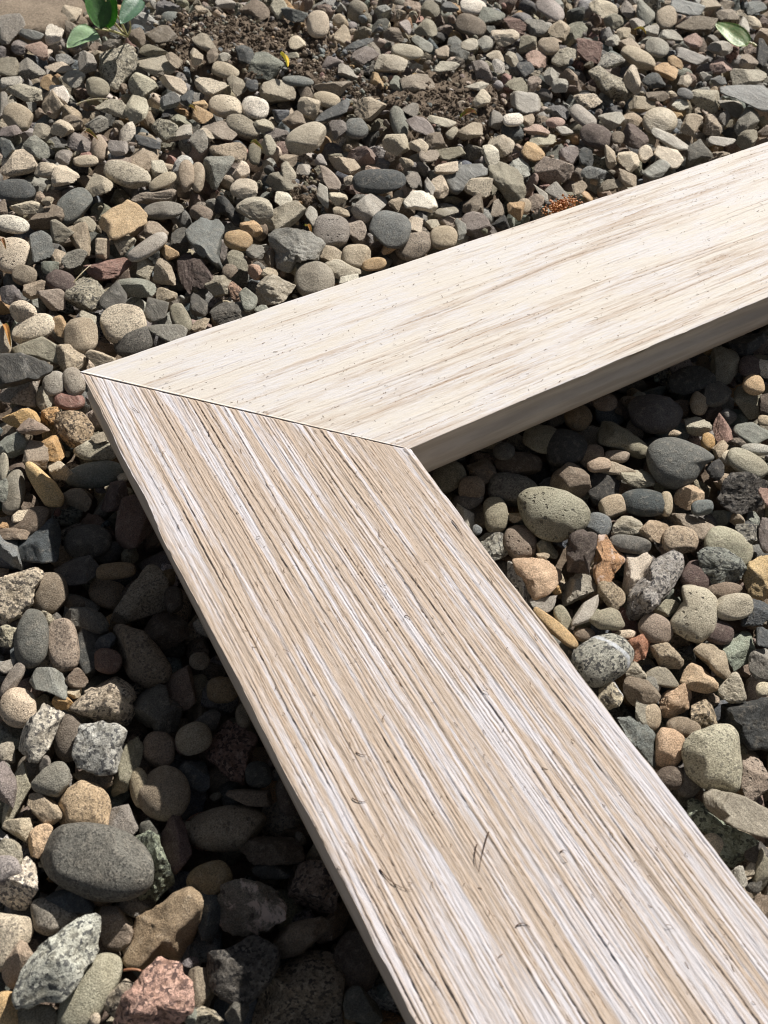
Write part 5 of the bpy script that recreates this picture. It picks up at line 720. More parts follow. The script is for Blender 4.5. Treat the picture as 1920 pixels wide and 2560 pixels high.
["a","-",[107.2,-254.2,-34.3],[2.2,2.33,-1.29,-1.81,1.98,0.11,0.03,0.77,2.55],[0.447,0.426,0.367]],
["c","q",[86.5,58.2,-38.1],[4.2,1.39,-1.19,-0.99,6.11,-3.22,0.59,1.69,2.81],[0.501,0.33,0.237]],
["a","-",[68.5,114.6,-34.5],[4.17,2.91,-0.9,-5.3,3.17,-3.44,-0.46,1.39,2.49],[0.438,0.355,0.27]],
["c","-",[124.3,-187.3,-34.9],[3.28,1.84,-1.38,-1.92,2.5,-0.51,0.2,0.77,2.4],[0.473,0.426,0.333]],
["a","-",[-29.5,-90.6,-34.5],[3.47,-1.0,0.05,1.16,2.93,-1.58,0.81,0.39,2.69],[0.082,0.088,0.093]],
["r","-",[115.1,-158.1,-36.1],[-0.5,2.73,-1.13,-4.71,-0.15,-0.68,-0.86,0.4,2.11],[0.337,0.31,0.226]],
["a","-",[66.9,262.0,-35.8],[4.52,-0.31,-0.75,0.45,8.43,-4.14,1.15,2.31,2.13],[0.767,0.695,0.603]],
["r","-",[237.1,-133.8,-35.9],[5.39,1.92,-1.92,-3.87,2.04,-0.8,0.17,0.78,1.91],[0.461,0.447,0.39]],
["a","-",[121.3,228.5,-35.9],[5.27,2.64,-1.34,-3.08,5.69,-4.34,0.32,2.14,2.4],[0.208,0.211,0.202]],
["a","-",[308.7,71.7,-35.3],[4.67,2.02,-2.83,-0.67,7.1,-2.67,0.82,2.29,2.21],[0.086,0.091,0.089]],
["r","-",[194.0,-145.9,-34.8],[4.44,1.53,-1.53,-1.63,2.86,-0.68,0.46,0.83,1.81],[0.181,0.2,0.193]],
["a","-",[300.8,108.5,-35.9],[5.88,3.03,-2.91,-5.29,3.46,-3.14,-0.14,1.57,2.33],[0.493,0.363,0.294]],
["a","-",[74.9,288.0,-34.2],[7.94,1.38,-0.71,-3.62,4.09,-3.8,0.77,1.49,1.85],[0.588,0.501,0.396]],
["a","-",[65.7,279.2,-37.5],[5.04,2.44,-0.68,-2.95,5.86,-3.93,0.3,2.22,1.97],[0.482,0.342,0.198]],
["a","-",[114.8,195.7,-37.2],[6.79,0.69,-1.21,-0.8,4.82,-3.79,1.25,1.44,2.27],[0.493,0.456,0.387]],
["a","-",[-33.7,-69.4,-36.9],[2.95,1.67,0.09,-3.43,1.83,-1.61,-0.16,0.66,2.43],[0.107,0.085,0.063]],
["a","-",[77.0,192.8,-35.1],[4.92,2.17,-0.83,-2.88,4.95,-3.57,0.29,1.8,2.13],[0.401,0.36,0.328]],
["a","-",[63.3,229.0,-35.7],[4.8,2.66,-0.71,-4.24,4.3,-3.82,-0.11,1.78,2.11],[0.251,0.205,0.155]],
["r","-",[198.6,216.0,-34.9],[7.55,2.23,-1.43,-6.27,3.27,-2.95,-0.04,1.33,1.67],[0.224,0.235,0.22]],
["a","q",[302.1,57.6,-34.2],[6.19,2.4,-2.62,-3.62,3.57,-2.41,0.37,1.44,2.08],[0.214,0.22,0.21]],
["r","-",[-38.5,0.3,-34.7],[1.85,2.19,0.1,-1.08,5.98,-1.8,0.11,1.65,1.92],[0.431,0.4,0.315]],
["a","-",[110.8,-258.2,-37.3],[2.38,1.57,-1.09,-1.39,1.92,0.13,0.14,0.63,2.12],[0.15,0.142,0.124]],
["a","-",[128.3,144.0,-35.3],[2.74,4.35,-1.29,-3.56,4.48,-3.27,-0.34,2.06,2.2],[0.696,0.588,0.468]],
["s","-",[156.8,104.8,-34.9],[3.1,3.3,-0.56,-0.95,8.86,-1.07,0.3,1.63,0.8],[0.481,0.459,0.396]],
["a","-",[262.1,-115.8,-37.7],[2.58,3.62,-2.28,-1.51,4.58,-1.01,0.15,1.78,2.09],[0.108,0.082,0.063]],
["a","q",[45.6,286.9,-36.8],[5.63,1.88,-0.57,-3.29,4.66,-4.29,0.34,1.77,2.12],[0.487,0.461,0.4]],
["s","-",[92.8,190.4,-34.4],[5.66,2.22,-0.29,-6.55,3.23,-1.06,-0.17,0.84,0.64],[0.091,0.094,0.095]],
["a","-",[158.0,178.9,-34.8],[3.98,3.3,-1.49,-5.22,3.37,-3.44,-0.53,1.6,2.12],[0.489,0.446,0.341]],
["s","-",[253.1,138.2,-34.0],[6.86,2.51,-0.74,-5.19,3.57,-1.02,0.23,0.93,0.69],[0.527,0.481,0.37]],
["a","-",[66.7,94.8,-34.2],[2.35,3.14,-0.73,-5.37,1.97,-2.71,-0.84,1.12,2.08],[0.496,0.351,0.203]],
["s","-",[72.0,333.2,-33.6],[6.94,1.83,-0.27,-4.06,4.89,-1.58,0.42,1.28,0.71],[0.2,0.205,0.19]],
["a","-",[30.5,234.9,-35.6],[5.0,2.12,-0.37,-4.4,3.59,-3.24,-0.11,1.48,1.77],[0.261,0.22,0.203]],
["c","-",[466.2,153.3,-35.0],[4.88,4.4,-3.82,-4.41,4.58,-3.08,-0.16,2.35,2.02],[0.446,0.314,0.264]],
["c","-",[230.9,45.5,-36.7],[4.44,2.52,-2.19,-2.6,4.03,-2.47,0.27,1.5,2.24],[0.062,0.061,0.058]],
["a","-",[-19.2,-134.2,-36.1],[3.38,2.0,-0.07,-1.98,4.43,-1.37,0.2,1.09,3.28],[0.273,0.188,0.151]],
["a","q",[-41.8,-10.6,-34.2],[2.01,1.7,0.13,-1.18,4.59,-1.79,0.12,1.34,1.99],[0.279,0.288,0.245]],
["r","-",[142.1,157.5,-36.1],[3.22,3.19,-1.01,-1.88,6.41,-2.44,0.19,2.24,1.59],[0.282,0.259,0.194]],
["s","-",[291.4,192.4,-34.5],[7.35,2.48,-0.74,-4.3,4.07,-1.02,0.44,1.1,0.61],[0.509,0.472,0.368]],
["a","-",[518.1,190.3,-36.3],[5.84,3.98,-3.8,-5.28,4.13,-3.03,-0.21,2.17,1.83],[0.564,0.491,0.375]],
["a","-",[48.7,199.8,-37.0],[4.3,1.9,-0.55,-2.51,4.57,-3.3,0.26,1.65,1.95],[0.307,0.276,0.243]],
["a","-",[344.9,61.7,-36.4],[3.98,3.49,-2.73,-2.33,5.0,-2.25,0.24,2.09,1.93],[0.71,0.611,0.481]],
["s","-",[208.2,49.8,-36.5],[2.74,4.23,-0.75,-1.6,6.72,-0.94,0.16,1.38,0.84],[0.294,0.295,0.255]],
["a","-",[228.5,112.8,-35.5],[5.05,2.21,-2.07,-2.95,3.77,-2.91,0.3,1.43,2.13],[0.367,0.311,0.25]],
["a","-",[61.6,42.7,-36.6],[4.61,0.45,-0.67,-0.62,3.43,-2.21,0.75,0.87,2.02],[0.495,0.415,0.308]],
["s","-",[394.1,50.3,-35.2],[6.55,2.64,-0.86,-4.94,2.86,-0.6,0.21,0.89,0.53],[0.493,0.461,0.401]],
["a","-",[529.6,159.5,-36.9],[4.51,4.09,-3.31,-6.23,3.08,-2.4,-0.8,1.88,1.56],[0.697,0.613,0.467]],
["a","-",[393.8,107.7,-35.3],[6.14,2.53,-2.93,-4.48,3.1,-2.45,0.12,1.43,1.82],[0.238,0.194,0.146]],
["a","-",[349.2,158.5,-37.1],[4.05,3.7,-2.41,-2.37,5.75,-2.59,0.24,2.41,1.69],[0.454,0.431,0.369]],
["a","-",[138.6,114.7,-37.6],[3.39,2.83,-1.13,-3.65,3.32,-2.48,-0.21,1.41,1.82],[0.785,0.741,0.613]],
["a","-",[120.7,60.7,-37.0],[5.92,1.74,-1.72,-2.04,5.16,-3.59,0.69,1.56,3.1],[0.287,0.26,0.194]],
["a","-",[328.4,191.3,-35.3],[5.13,2.67,-2.28,-3.0,4.35,-2.8,0.31,1.81,1.68],[0.599,0.525,0.407]],
["a","-",[167.9,53.7,-37.2],[1.59,4.25,-1.59,-3.16,2.79,-2.44,-0.44,1.51,2.16],[0.516,0.349,0.201]],
["s","-",[-0.7,-3.4,-33.5],[4.08,0.6,-0.07,-1.32,2.67,-0.72,0.32,0.26,0.78],[0.442,0.389,0.298]],
["s","-",[144.3,92.5,-35.4],[3.33,0.51,-0.53,0.47,6.41,-1.05,0.51,0.88,0.81],[0.449,0.421,0.361]],
["s","-",[207.2,62.2,-33.6],[5.88,1.58,-0.61,-2.59,2.98,-0.8,0.46,0.59,0.68],[0.321,0.288,0.218]],
["a","-",[88.5,70.7,-35.5],[3.31,1.74,-0.78,-1.94,3.59,-2.17,0.2,1.19,1.81],[0.249,0.2,0.151]],
["a","-",[427.8,180.9,-34.9],[6.17,1.05,-2.8,-0.28,5.0,-2.63,1.33,1.68,1.61],[0.475,0.406,0.297]],
["a","-",[342.6,266.6,-37.3],[5.1,2.85,-2.09,-4.61,3.52,-2.91,-0.16,1.66,1.49],[0.188,0.19,0.184]],
["r","-",[314.8,109.3,-34.6],[5.02,2.1,-1.83,-2.94,3.22,-1.9,0.3,1.27,1.4],[0.494,0.351,0.291]],
["a","-",[340.1,188.8,-37.9],[4.09,1.6,-2.27,-0.54,6.19,-2.69,0.76,2.09,1.64],[0.473,0.432,0.343]],
["a","-",[438.0,138.4,-37.3],[1.97,3.8,-2.84,-5.83,1.78,-2.34,-1.22,1.37,1.61],[0.489,0.343,0.196]],
["r","-",[337.2,78.8,-33.6],[3.39,2.6,-1.75,-1.99,3.79,-1.55,0.2,1.52,1.25],[0.239,0.193,0.144]],
["r","-",[94.2,119.0,-35.3],[3.82,3.09,-0.88,-4.96,3.3,-2.68,-0.42,1.4,1.93],[0.244,0.193,0.149]],
["a","-",[150.0,131.8,-34.9],[2.56,4.41,-1.49,-5.03,3.15,-3.21,-0.75,1.73,2.22],[0.474,0.43,0.339]],
["r","-",[182.1,-137.8,-34.5],[2.3,3.23,-1.43,-1.35,4.3,-0.73,0.14,1.38,1.79],[0.478,0.399,0.279]],
["a","-",[34.4,266.3,-38.2],[2.74,3.75,-0.4,-1.6,9.45,-3.45,0.16,3.54,1.78],[0.299,0.277,0.239]],
["a","-",[131.5,204.8,-35.5],[3.84,3.51,-1.27,-5.0,3.73,-3.64,-0.51,1.77,2.12],[0.485,0.338,0.194]],
["a","-",[17.4,66.2,-34.4],[3.11,2.49,-0.33,-3.85,2.82,-2.46,-0.3,1.17,2.06],[0.508,0.468,0.368]],
["a","-",[456.8,164.1,-34.8],[6.07,3.62,-3.55,-6.75,3.31,-3.0,-0.57,1.8,1.91],[0.435,0.415,0.353]],
["a","-",[358.8,197.2,-35.6],[5.26,3.55,-3.04,-3.08,5.64,-3.49,0.31,2.39,2.07],[0.287,0.263,0.194]],
["a","-",[110.4,74.3,-38.0],[3.14,2.62,-1.24,-1.84,5.2,-2.92,0.19,1.76,2.42],[0.237,0.196,0.15]],
["c","q",[-43.9,-72.6,-34.6],[2.31,0.73,0.16,-0.85,3.62,-1.44,0.24,0.85,2.19],[0.504,0.454,0.342]],
["a","-",[338.4,171.8,-35.8],[1.53,5.26,-2.56,-6.01,2.21,-2.92,-1.33,1.78,1.84],[0.095,0.098,0.099]],
["a","-",[459.1,212.1,-37.2],[4.9,4.3,-3.15,-2.87,6.37,-2.96,0.29,2.86,1.7],[0.282,0.251,0.221]],
["a","-",[14.0,111.8,-35.9],[2.92,2.61,-0.3,-3.63,3.04,-2.75,-0.31,1.31,2.02],[0.257,0.27,0.223]],
["a","-",[105.3,77.7,-34.5],[2.88,3.01,-1.04,-3.71,3.05,-2.56,-0.31,1.33,2.07],[0.271,0.256,0.221]],
["a","-",[-47.3,-206.0,-34.2],[1.82,0.85,0.18,-1.07,1.88,-0.29,0.11,0.46,2.03],[0.257,0.272,0.232]],
["a","-",[277.3,-99.7,-36.7],[2.91,3.01,-2.47,-1.7,3.83,-1.17,0.17,1.52,2.14],[0.809,0.739,0.615]],
["a","-",[111.5,-254.5,-35.5],[2.97,0.53,-1.04,-0.69,1.84,0.09,0.38,0.44,1.99],[0.461,0.405,0.313]],
["a","-",[422.6,167.4,-35.0],[3.94,3.94,-2.98,-6.75,2.72,-2.73,-1.04,1.68,1.73],[0.449,0.369,0.279]],
["a","-",[-38.8,-24.6,-35.5],[4.09,0.12,0.1,-0.62,2.5,-1.56,0.63,0.56,1.86],[0.694,0.583,0.433]],
["a","-",[62.5,330.1,-38.2],[4.62,2.18,-0.62,-2.7,5.36,-4.08,0.28,2.08,1.87],[0.259,0.223,0.203]],
["s","-",[295.4,227.6,-36.5],[3.19,3.76,-0.9,-8.27,2.79,-1.32,-0.95,1.11,0.73],[0.315,0.316,0.264]],
["a","-",[221.3,261.8,-36.3],[4.49,3.25,-1.92,-4.03,4.46,-3.95,-0.13,1.99,2.04],[0.614,0.531,0.401]],
["r","-",[222.8,-120.0,-37.2],[3.02,1.95,-1.7,-1.09,3.62,-0.84,0.32,1.1,1.8],[0.565,0.372,0.173]],
["a","-",[219.9,-154.4,-34.2],[2.33,2.56,-1.96,-1.37,3.2,-0.71,0.14,1.19,2.07],[0.414,0.276,0.224]],
["a","-",[151.2,-173.3,-36.1],[4.87,1.2,-1.73,-1.38,3.04,-0.68,0.58,0.8,2.57],[0.335,0.314,0.229]],
["a","-",[201.4,329.3,-35.7],[6.08,2.16,-1.63,-3.56,4.39,-4.12,0.36,1.77,1.87],[0.459,0.424,0.366]],
["a","-",[126.8,185.9,-36.4],[3.88,2.25,-1.16,-2.27,4.69,-3.29,0.23,1.73,2.0],[0.623,0.543,0.424]],
["s","-",[297.4,166.7,-36.5],[7.64,1.83,-0.74,-2.72,3.69,-0.94,0.75,0.9,0.6],[0.516,0.472,0.374]],
["a","-",[132.2,230.4,-37.8],[3.77,2.53,-1.11,-2.2,5.36,-3.34,0.23,2.02,1.85],[0.096,0.102,0.104]],
["a","-",[346.3,145.3,-36.3],[4.65,2.92,-2.69,-2.72,4.51,-2.81,0.28,1.89,1.89],[0.479,0.461,0.398]],
["a","-",[245.5,160.6,-36.3],[4.42,2.55,-2.1,-2.59,4.43,-3.13,0.26,1.73,2.03],[0.26,0.238,0.205]],
["a","-",[155.7,270.8,-36.1],[3.63,2.89,-1.21,-2.13,6.07,-3.45,0.22,2.36,1.75],[0.677,0.586,0.449]],
["a","-",[254.1,191.8,-37.6],[4.11,1.9,-1.96,-0.94,6.34,-3.05,0.64,2.14,1.84],[0.28,0.292,0.241]],
["s","-",[323.5,213.4,-36.5],[6.42,1.72,-1.0,-0.46,5.63,-1.31,0.97,1.29,0.75],[0.473,0.426,0.331]],
["s","-",[429.8,79.6,-36.4],[3.74,6.03,-1.75,-7.89,3.91,-1.24,-0.78,1.67,1.01],[0.33,0.297,0.231]],
["s","-",[211.9,86.5,-35.1],[3.11,2.1,-0.61,-0.25,7.4,-0.85,0.4,1.29,0.67],[0.434,0.409,0.357]],
["s","-",[256.5,243.5,-35.9],[10.74,0.79,-0.43,-0.65,3.11,-0.75,1.64,0.68,0.4],[0.096,0.103,0.102]],
["a","-",[330.3,151.3,-34.2],[3.95,3.1,-2.27,-2.31,4.88,-2.52,0.24,2.03,1.66],[0.384,0.311,0.255]],
["a","-",[286.1,49.8,-34.4],[3.76,2.55,-2.39,-2.2,3.82,-2.25,0.22,1.51,2.0],[0.472,0.397,0.297]],
["r","-",[159.2,-214.1,-35.7],[2.36,1.58,-0.97,-1.38,1.91,-0.15,0.14,0.61,1.37],[0.637,0.563,0.414]],
["r","-",[131.2,-174.3,-36.7],[3.79,0.9,-0.96,-1.8,1.49,-0.42,0.3,0.4,1.61],[0.656,0.552,0.423]],
["a","-",[139.9,268.6,-34.1],[2.83,3.24,-1.03,-5.47,2.51,-3.21,-0.91,1.44,1.62],[0.495,0.412,0.309]],
["a","-",[125.8,-113.3,-36.4],[2.69,1.69,-1.13,-2.33,1.85,-0.97,0.02,0.65,1.96],[0.416,0.342,0.242]],
["a","-",[159.1,131.9,-36.0],[4.32,0.76,-1.16,-0.54,4.16,-2.36,0.76,1.22,1.64],[0.486,0.445,0.386]],
["a","-",[417.8,71.8,-37.1],[3.58,3.32,-3.05,-2.09,4.53,-2.17,0.21,2.01,1.81],[0.264,0.246,0.216]],
["a","-",[135.5,218.3,-37.2],[4.35,1.8,-1.0,-2.55,3.78,-2.89,0.26,1.42,1.64],[0.578,0.414,0.235]],
["a","-",[452.8,179.7,-37.5],[5.73,2.13,-2.61,-1.96,4.39,-2.31,0.75,1.76,1.43],[0.454,0.43,0.374]],
["a","-",[104.5,60.4,-35.2],[3.56,1.5,-1.0,-2.09,2.97,-2.34,0.21,0.99,2.01],[0.47,0.399,0.294]],
["a","-",[206.5,59.4,-36.5],[4.42,1.09,-1.54,-1.05,3.45,-2.01,0.64,1.06,1.74],[0.368,0.306,0.248]],
["a","q",[322.8,179.6,-34.7],[3.71,2.88,-2.32,-2.17,4.67,-2.83,0.22,1.93,1.74],[0.491,0.46,0.409]],
["a","-",[301.8,213.5,-36.8],[4.13,2.61,-1.9,-2.42,4.44,-2.66,0.25,1.82,1.52],[0.453,0.375,0.286]],
["a","q",[423.2,114.3,-35.3],[4.06,2.89,-2.84,-2.38,4.07,-2.26,0.24,1.8,1.65],[0.577,0.502,0.394]],
["a","-",[165.1,267.3,-35.7],[3.31,2.55,-1.19,-1.94,5.26,-3.21,0.2,2.05,1.64],[0.257,0.209,0.159]],
["a","-",[416.4,177.8,-36.0],[4.64,2.69,-2.56,-2.71,4.01,-2.44,0.28,1.76,1.51],[0.449,0.426,0.363]],
["a","-",[446.4,106.9,-36.7],[4.78,2.42,-2.87,-2.8,3.33,-2.13,0.29,1.5,1.59],[0.204,0.207,0.199]],
["s","-",[134.6,36.8,-32.6],[5.24,0.78,-0.38,-1.02,2.52,-0.66,0.53,0.36,0.61],[0.718,0.686,0.568]],
["s","-",[314.9,100.3,-35.1],[3.87,2.62,-0.74,-3.73,2.89,-0.74,0.0,0.85,0.56],[0.491,0.458,0.394]],
["a","-",[7.6,166.5,-35.6],[2.13,1.91,-0.18,-1.25,4.89,-2.31,0.13,1.71,1.47],[0.239,0.192,0.148]],
["a","-",[158.6,87.6,-34.6],[3.6,1.74,-1.16,-3.2,2.29,-2.09,-0.05,0.92,1.64],[0.451,0.38,0.281]],
["s","-",[265.8,57.0,-35.8],[-0.14,2.29,-0.51,-7.76,0.63,-0.52,-1.08,0.41,0.45],[0.425,0.398,0.336]],
["a","-",[211.7,110.5,-34.0],[2.02,2.83,-1.59,-4.12,1.87,-2.38,-0.63,1.07,1.74],[0.429,0.363,0.268]],
["a","-",[451.0,192.5,-37.1],[4.8,2.53,-2.75,-2.81,3.72,-2.51,0.29,1.67,1.51],[0.437,0.398,0.344]],
["a","-",[197.1,59.3,-36.3],[3.57,1.66,-1.51,-2.09,2.81,-2.06,0.21,1.02,1.78],[0.505,0.457,0.355]],
["a","-",[171.9,135.3,-35.2],[2.92,1.83,-1.07,-1.71,3.45,-2.06,0.17,1.27,1.42],[0.391,0.358,0.328]],
["a","-",[170.4,261.5,-35.6],[3.64,1.77,-1.0,-2.13,3.63,-2.59,0.22,1.41,1.33],[0.431,0.406,0.341]],
["r","-",[-68.8,-194.4,-33.5],[1.25,0.56,0.2,-0.73,1.4,-0.21,0.07,0.31,1.14],[0.605,0.509,0.39]],
["a","-",[442.7,115.0,-36.7],[3.78,2.15,-2.08,-2.21,2.99,-1.59,0.23,1.34,1.16],[0.438,0.416,0.356]],
["a","-",[28.3,159.0,-33.2],[2.94,1.06,-0.24,-1.72,2.61,-1.84,0.18,0.92,1.18],[0.404,0.343,0.254]],
["a","-",[123.5,-134.0,-34.7],[1.56,1.53,-0.79,-1.94,1.16,-0.58,-0.1,0.48,1.39],[0.442,0.358,0.256]],
["s","-",[90.6,40.4,-36.0],[3.2,0.96,-0.2,-1.87,1.97,-0.49,0.19,0.31,0.45],[0.309,0.316,0.264]],
["r","-",[117.8,-167.1,-36.4],[3.38,1.51,-1.09,-1.98,2.14,-0.58,0.2,0.59,2.0],[0.252,0.198,0.146]],
["r","-",[224.2,-131.5,-36.5],[3.32,2.21,-1.65,-1.94,2.8,-0.74,0.2,0.98,1.73],[0.665,0.579,0.44]],
["a","-",[189.9,84.7,-37.4],[3.65,2.4,-1.62,-2.14,4.21,-2.48,0.22,1.53,1.98],[0.45,0.374,0.278]],
["r","-",[249.6,50.8,-35.8],[2.34,3.76,-1.69,-3.17,3.16,-1.81,-0.29,1.5,1.61],[0.473,0.394,0.291]],
["a","-",[-59.7,-121.8,-33.9],[1.63,0.95,0.25,-0.95,2.51,-0.86,0.1,0.64,1.83],[0.272,0.246,0.215]],
["r","-",[214.3,-139.1,-36.9],[2.82,1.82,-1.33,-1.65,2.31,-0.58,0.17,0.79,1.45],[0.412,0.332,0.242]],
["r","-",[410.6,100.6,-34.2],[3.1,3.23,-2.17,-4.3,2.49,-1.71,-0.49,1.38,1.29],[0.203,0.203,0.197]],
["a","-",[-44.8,-102.6,-35.8],[2.56,0.36,0.13,-0.96,1.77,-0.89,0.26,0.4,1.65],[0.64,0.547,0.397]],
["a","-",[254.4,128.5,-36.4],[3.38,2.33,-1.54,-1.98,3.9,-2.05,0.2,1.52,1.44],[0.455,0.414,0.318]],
["a","-",[296.4,249.9,-35.8],[3.73,1.35,-1.84,-0.46,6.04,-2.83,0.71,2.02,1.49],[0.45,0.394,0.361]],
["a","-",[171.0,222.9,-35.1],[3.5,1.93,-1.23,-2.05,3.86,-2.93,0.21,1.48,1.63],[0.102,0.106,0.107]],
["r","-",[252.2,-123.6,-35.6],[2.33,1.95,-1.47,-2.05,1.77,-0.63,-0.01,0.75,1.38],[0.489,0.398,0.276]],
["c","-",[120.5,-146.8,-37.2],[2.08,1.29,-0.97,-1.22,1.9,-0.64,0.12,0.57,1.74],[0.607,0.399,0.182]],
["a","-",[181.9,324.6,-34.6],[3.72,1.86,-1.09,-3.33,2.73,-2.99,-0.11,1.22,1.37],[0.468,0.385,0.285]],
["a","-",[176.4,111.2,-35.2],[2.57,1.64,-1.12,-1.5,3.01,-1.97,0.15,1.1,1.45],[0.57,0.494,0.392]],
["a","-",[-0.0,-25.4,-35.3],[1.85,0.89,-0.14,-1.09,2.09,-1.21,0.11,0.6,1.45],[0.63,0.538,0.416]],
["a","-",[208.4,244.1,-33.7],[3.78,1.57,-1.1,-3.39,2.17,-2.31,-0.1,0.96,1.22],[0.51,0.474,0.365]],
["r","-",[107.8,-113.1,-33.0],[1.61,1.17,-0.53,-0.94,1.86,-0.52,0.1,0.51,1.03],[0.178,0.191,0.194]],
["a","-",[209.6,-111.6,-33.4],[2.92,0.47,-1.11,-0.51,1.52,-0.62,0.44,0.42,1.22],[0.454,0.366,0.263]],
["r","-",[107.2,-243.5,-37.4],[1.1,4.31,-1.2,-3.19,0.97,0.01,-0.36,0.84,2.4],[0.643,0.558,0.427]],
["r","-",[173.9,-102.4,-36.2],[3.95,2.36,-1.48,-2.31,3.37,-1.05,0.24,1.05,1.95],[0.235,0.182,0.138]],
["a","-",[209.9,99.6,-37.9],[4.35,3.1,-2.3,-2.55,5.36,-3.36,0.26,1.99,2.57],[0.13,0.123,0.107]],
["a","-",[73.5,182.5,-37.3],[6.31,1.53,-0.79,-3.69,3.49,-3.41,0.38,1.26,2.1],[0.346,0.277,0.225]],
["a","-",[-41.3,-72.6,-36.9],[1.9,1.49,0.11,-2.2,1.65,-1.16,-0.1,0.59,1.79],[0.141,0.131,0.114]]]


# ------------------------------------------------------------------ ground
PATCH = [(0.1949, 0.2917, .055, .030, -.45), (0.2091, 0.2619, .045, .026, -.45), (0.2228, 0.2331, .030, .020, -.4), (0.2746, 0.1692, .046, .034, -.3), (0.2784, 0.1396, .026, .02, -.3), (0.1545, 0.1196, .016, .016, 0), (0.1710, 0.3143, .028, .022, 0), (0.2314, 0.2022, .02, .016, 0)]
def bare(x, y):
    v = np.zeros_like(x)
    for cx, cy, a, b, r in PATCH:
        c, s = math.cos(-r), math.sin(-r); dx, dy = x - cx, y - cy
        e = ((dx * c + dy * s) / a) ** 2 + ((-dx * s + dy * c) / b) ** 2 + (vnoise(x, y, .012, .012, 5) - .5) * .9
        v = np.maximum(v, sstep(1.25, .6, e))
    return v
def sandy(x, y):    # smooth trodden earth in the far left corner
    e = ((x - .075) * .45 + (y - .372) * -.0) / .05
    d = np.hypot((x - .083) / .036, (y - .385) / .043) + (vnoise(x, y, .01, .01, 8) - .5) * .35
    return sstep(1.1, .85, d)
NX, NY = 330, 330
gx = np.linspace(-.2, .68, NX); gy = np.linspace(-.38, .5, NY)
gx[0], gx[-1], gy[0], gy[-1] = -4, 5, -4, 5; gx[1], gx[-2], gy[1], gy[-2] = -.3, .8, -.5, .65
X, Y = np.meshgrid(gx, gy, indexing='ij')
sb, sd = bare(X, Y), sandy(X, Y)
Z = ZT - .0185 + sb * .0135 + sd * .016 + (vnoise(X, Y, .02, .02, 2) - .5) * .004
Z += (vnoise(X, Y, .004, .004, 3) - .5) * .0028 * (1 - sd * .8) + (vnoise(X, Y, .0022, .0022, 4) - .5) * .0016 * (1 - sd * .7)
ii = np.arange(NX * NY).reshape(NX, NY)
Fg = np.stack([ii[:-1, :-1], ii[1:, :-1], ii[1:, 1:], ii[:-1, 1:]], -1).reshape(-1, 4)
me = mesh_np('ground', np.stack([X, Y, Z], -1).reshape(-1, 3), Fg)
at = me.attributes.new('sandy', 'FLOAT', 'POINT'); at.data.foreach_set('value', sd.ravel().astype(np.float32))
G = NT('garden_soil'); tc = G.n('ShaderNodeTexCoord'); v_ = tc.outputs['Object']
c1 = G.mix(G.ramp(G.noise(v_, 160, 5, .7), ((.35, 0), (.7, 1))), (.13, .098, .072), (.27, .21, .155))
c1 = G.mix(G.ramp(G.noise(v_, 900, 4, .7), ((.58, 0), (.7, .7))), c1, (.40, .33, .25))
sa_ = G.n('ShaderNodeAttribute'); sa_.attribute_name = 'sandy'
c2 = G.mix(G.ramp(G.noise(v_, 700, 4, .75), ((.35, 0), (.7, 1))), (.25, .2, .15), (.42, .34, .26))
G.l(G.mix(sa_.outputs['Fac'], c1, c2), G.b.inputs['Base Color']); G.b.inputs['Roughness'].default_value = .95; G.b.inputs['Specular IOR Level'].default_value = .15
G.l(G.bump(G.noise(v_, 1100, 5, .75), .0014, 1), G.b.inputs['Normal'])
tag(link('ground', me, mats=[G.m]), kind='structure')

# ------------------------------------------------------------------ the traced stones, one object each
GROUP = 'loose stones of the gravel around the board frame'
CATS = {'pebble': 'pebble', 'gravel_stone': 'stone', 'rock': 'rock', 'flat_stone': 'flat stone'}
foot = []
def stone_at(shape, tex, P, M, level, seed, poly=None):
    g = np.random.default_rng(seed); D, Fc = ico(level)
    Mx = np.array(M).reshape(3, 3) / 1000
    L_ = stone_shape(D, shape, g, poly) @ Mx.T
    if np.linalg.det(Mx) < 0: Fc = Fc[:, ::-1]
    return L_, Fc
for n, (name, shape, tex, P, M, col, label, poly) in enumerate(TRACED):
    lvl = 5 if n < 120 else 4
    L_, Fc = stone_at(shape, tex, P, M, lvl, 100 + n, poly)
    me = mesh_np(name, L_, Fc, not (shape == 'c' or (shape == 'a' and lvl == 4))); o = link(name, me)
    key = mat_key(shape, tex)
    if 'white band' in label: key = 'b'
    if key == 'q' and poly and shape == 'a': key = 'qc'
    me.materials.append(SM[key])
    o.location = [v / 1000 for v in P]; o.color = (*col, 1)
    tag(o, label, CATS[name], GROUP)
    ext = np.linalg.norm(np.array(M).reshape(3, 3), axis=1) / 1000
    foot.append((P[0] / 1000, P[1] / 1000, ext[0], ext[1]))

